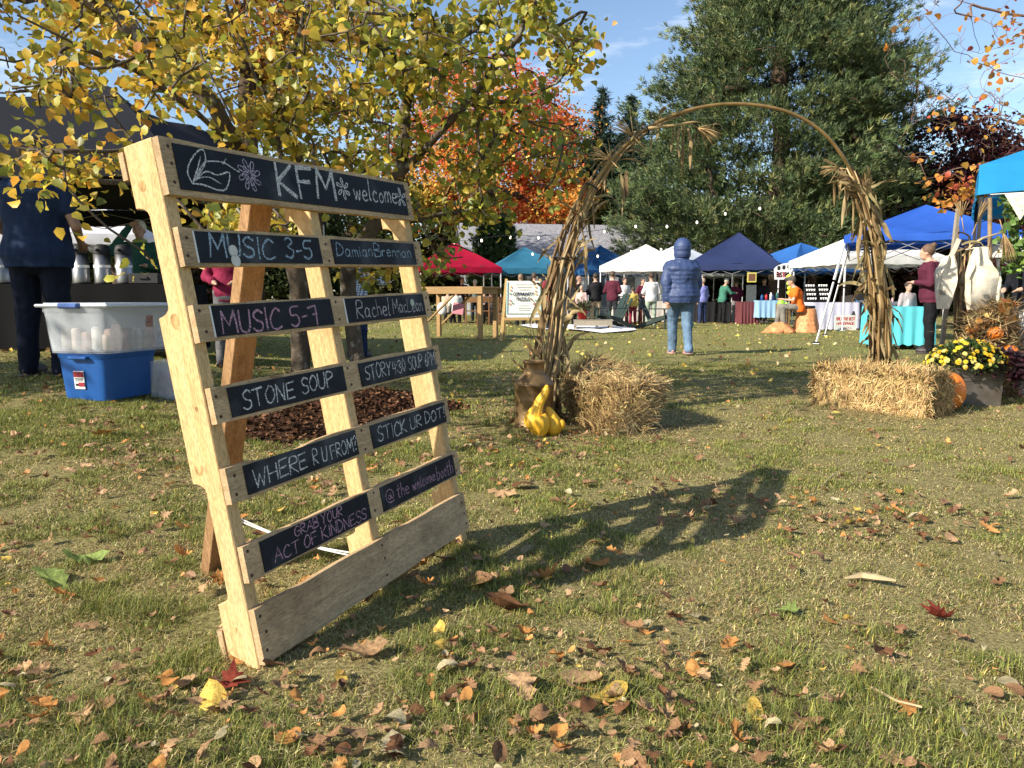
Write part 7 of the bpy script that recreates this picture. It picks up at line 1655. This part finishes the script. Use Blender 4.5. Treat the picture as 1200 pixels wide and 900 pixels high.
# ------------------------------------------------------------ bunting on the turquoise canopy
zb = g(6, 9)+2.20-.30; bx_, by_ = 4.80, 8.05
cset = [(.70, .66, .50), (.66, .74, .70), (.5, .12, .10), (.62, .60, .40)]
bt = thing('bunting', 'fabric pennants hanging along the front edge of the turquoise canopy', 'bunting', (bx_+.02, by_-.05, zb+.0), R(-30))
mb = MB(); mb.tube([(0.05, 0, 0), (3.0, 0, -.0)], .004, 5); mb.build('cord', M_white, bt)
for k in range(8):
    x0_ = .17+.34*k; mb = MB(); mb.add([(x0_, 0, 0), (x0_+.30, 0, 0), (x0_+.15, -.004, -.27), (x0_, .004, 0), (x0_+.30, .004, 0), (x0_+.15, 0, -.27)], [(0, 2, 1), (3, 4, 5), (0, 1, 4, 3), (1, 2, 5, 4), (2, 0, 3, 5)])
    mb.build('pennant', mat('pennant_%d' % (k % 4), cset[k % 4], .85, .35, 26, transl=.2), bt)
# vines by the bunting
vt = thing('climbing_vine', 'green climbing vine hanging behind the bunting at the right edge', 'vine', P3(1188, 290, 8.0)); o_ = Vector(vt.location); C = []; mb = MB(); rv = random.Random(3)
for k in range(7):
    px = rv.uniform(1172, 1200); pts = [P3(px+rv.uniform(-4, 4), py, 8.0)-o_ for py in (235, 255, 275, 295, 310)]; mb.tube(pts, .005, 4)
    for p in pts: C += [tuple(p+Vector((rv.gauss(0, .05), rv.gauss(0, .05), rv.gauss(0, .06)))) for _ in range(7)]
mb.build('stems', MATS['green_stem'], vt)['kind'] = 'stuff'; V, F, cc = leafmesh(np.array(C), rng.uniform(.05, .09, len(C)), 'ovate', palette(len(C), [(.12, .22, .04), (.24, .34, .07), (.08, .14, .03)], [1, 1, 1], rng), .4, None, 8, 1.1); link('leaves', npmesh('leaves', V, F, cc), MATS['garden_leaf'], vt)['kind'] = 'stuff'

# ------------------------------------------------------------ house
hx, hy = XA(596, 40), 40.0; wdir = -12; t = thing('grey_house', 'low grey clapboard house with a grey shingle roof behind the canopies', 'house', (hx, hy, g(hx, hy)-.1), R(8)); L_, D_, he, hr = 9.6, 6.4, 3.25, 4.95; lx0 = -2.0
M_side = mat('grey_siding', (.24, .26, .27), .8, .1, 3, bump=.2); M_roof = mat('grey_shingles', (.25, .25, .27), .9, .5, 9, bump=.6, stretch=(1, 1, 2.5))
mb = MB(); mb.box(((lx0+L_)/2, D_/2, he/2), (L_-lx0, D_, he)); mb.add([(lx0, 0, he), (lx0, D_, he), (lx0, D_/2, hr-.12), (L_, 0, he), (L_, D_, he), (L_, D_/2, hr-.12)], [(0, 2, 1), (3, 4, 5), (0, 3, 5, 2), (1, 2, 5, 4)]); mb.build('wall', M_side, t)
mb = MB()
for k in range(19): mb.box(((lx0+L_)/2, -.012, .15+k*.165), (L_-lx0+.01, .03, .022))
mb.build('clapboards', M_side, t)['kind'] = 'stuff'
for s in (0, 1):
    y0, y1 = (-.35, D_/2) if s == 0 else (D_+.35, D_/2); z0 = he-.18; mb = MB(); V = []
    mb.add([(lx0-.4, y0, z0), (L_+.4, y0, z0), (L_+.4, y1, hr), (lx0-.4, y1, hr), (lx0-.4, y0, z0+.1), (L_+.4, y0, z0+.1), (L_+.4, y1, hr+.12), (lx0-.4, y1, hr+.12)], [(0, 1, 2, 3), (7, 6, 5, 4), (0, 4, 5, 1), (1, 5, 6, 2), (2, 6, 7, 3), (3, 7, 4, 0)]); mb.build('roof', M_roof, t)
mb = MB(); mb.box(((lx0+L_)/2, -.37, he-.13), (L_-lx0+.8, .04, .16)); mb.build('fascia', M_white, t)
M_gl = mat('window_glass', (.05, .06, .07), .08, .2, 1, bump=0, spec=.8)
for k, (x_, w_) in enumerate(((1.0, .9), (2.6, .9), (4.6, 1.0), (6.2, 1.1), (8.3, .9))):
    f = MB(); f.box((x_, -.03, 2.0), (w_+.16, .08, 1.36)); fr = f.build('window', M_white, t); gl = MB(); gl.box((x_-w_*.25, -.075, 2.0), (w_*.44, .02, 1.16)); gl.build('pane', M_gl, fr); gl = MB(); gl.box((x_+w_*.25, -.075, 2.0), (w_*.44, .02, 1.16)); gl.build('pane', M_gl, fr)
mb = MB(); mb.box((7.3, -.03, 1.15), (.95, .08, 2.1)); mb.build('door', M_white, t)
for x_ in (3.7, 5.5, 7.9): mb = MB(); mb.box((x_, -.9, 1.5), (.14, .14, 3.0)); mb.build('porch_post', M_white, t)

# ------------------------------------------------------------ string lights
M_bulb = bpy.data.materials.new('lit_bulb'); tt, b, out = nodes(M_bulb); b.inputs['Base Color'].default_value = (.9, .85, .7, 1); b.inputs['Emission Color'].default_value = (1, .9, .7, 1); b.inputs['Emission Strength'].default_value = 1.2
bm_ = MB(); bm_.ell((0, 0, 0), .032, .032, .045, 10, 8); bme = bm_.mesh('bulb', True); bme.materials.append(M_bulb)
def lights(label, P_, Ys, step, seed, drop=.06):
    t = thing('string_lights', label, 'string lights', P3(*P_[0], Ys[0])); o_ = Vector(t.location); W_ = [P3(px, py, Y)-o_ for (px, py), Y in zip(P_, Ys)]; W_ = catmull(W_, 6); mb = MB(); mb.tube(W_, .008, 4); mb.build('cable', M_black, t)
    acc = 0
    for a, b_ in zip(W_, W_[1:]):
        acc += (b_-a).length
        if acc > step: acc = 0; link('bulb', bme, None, t, b_-Vector((0, 0, drop)))
lights('upper string of lit bulbs sagging across the lawn from the tree to the pine', [(500, 276), (540, 282), (590, 276), (640, 276), (700, 270), (745, 263), (800, 262), (850, 248), (905, 240)], [22]*9, .75, 1)
lights('lower string of lit bulbs in front of the teal and white canopies', [(590, 286), (632, 297), (680, 299), (720, 296), (760, 290), (800, 292)], [24]*6, .9, 2)
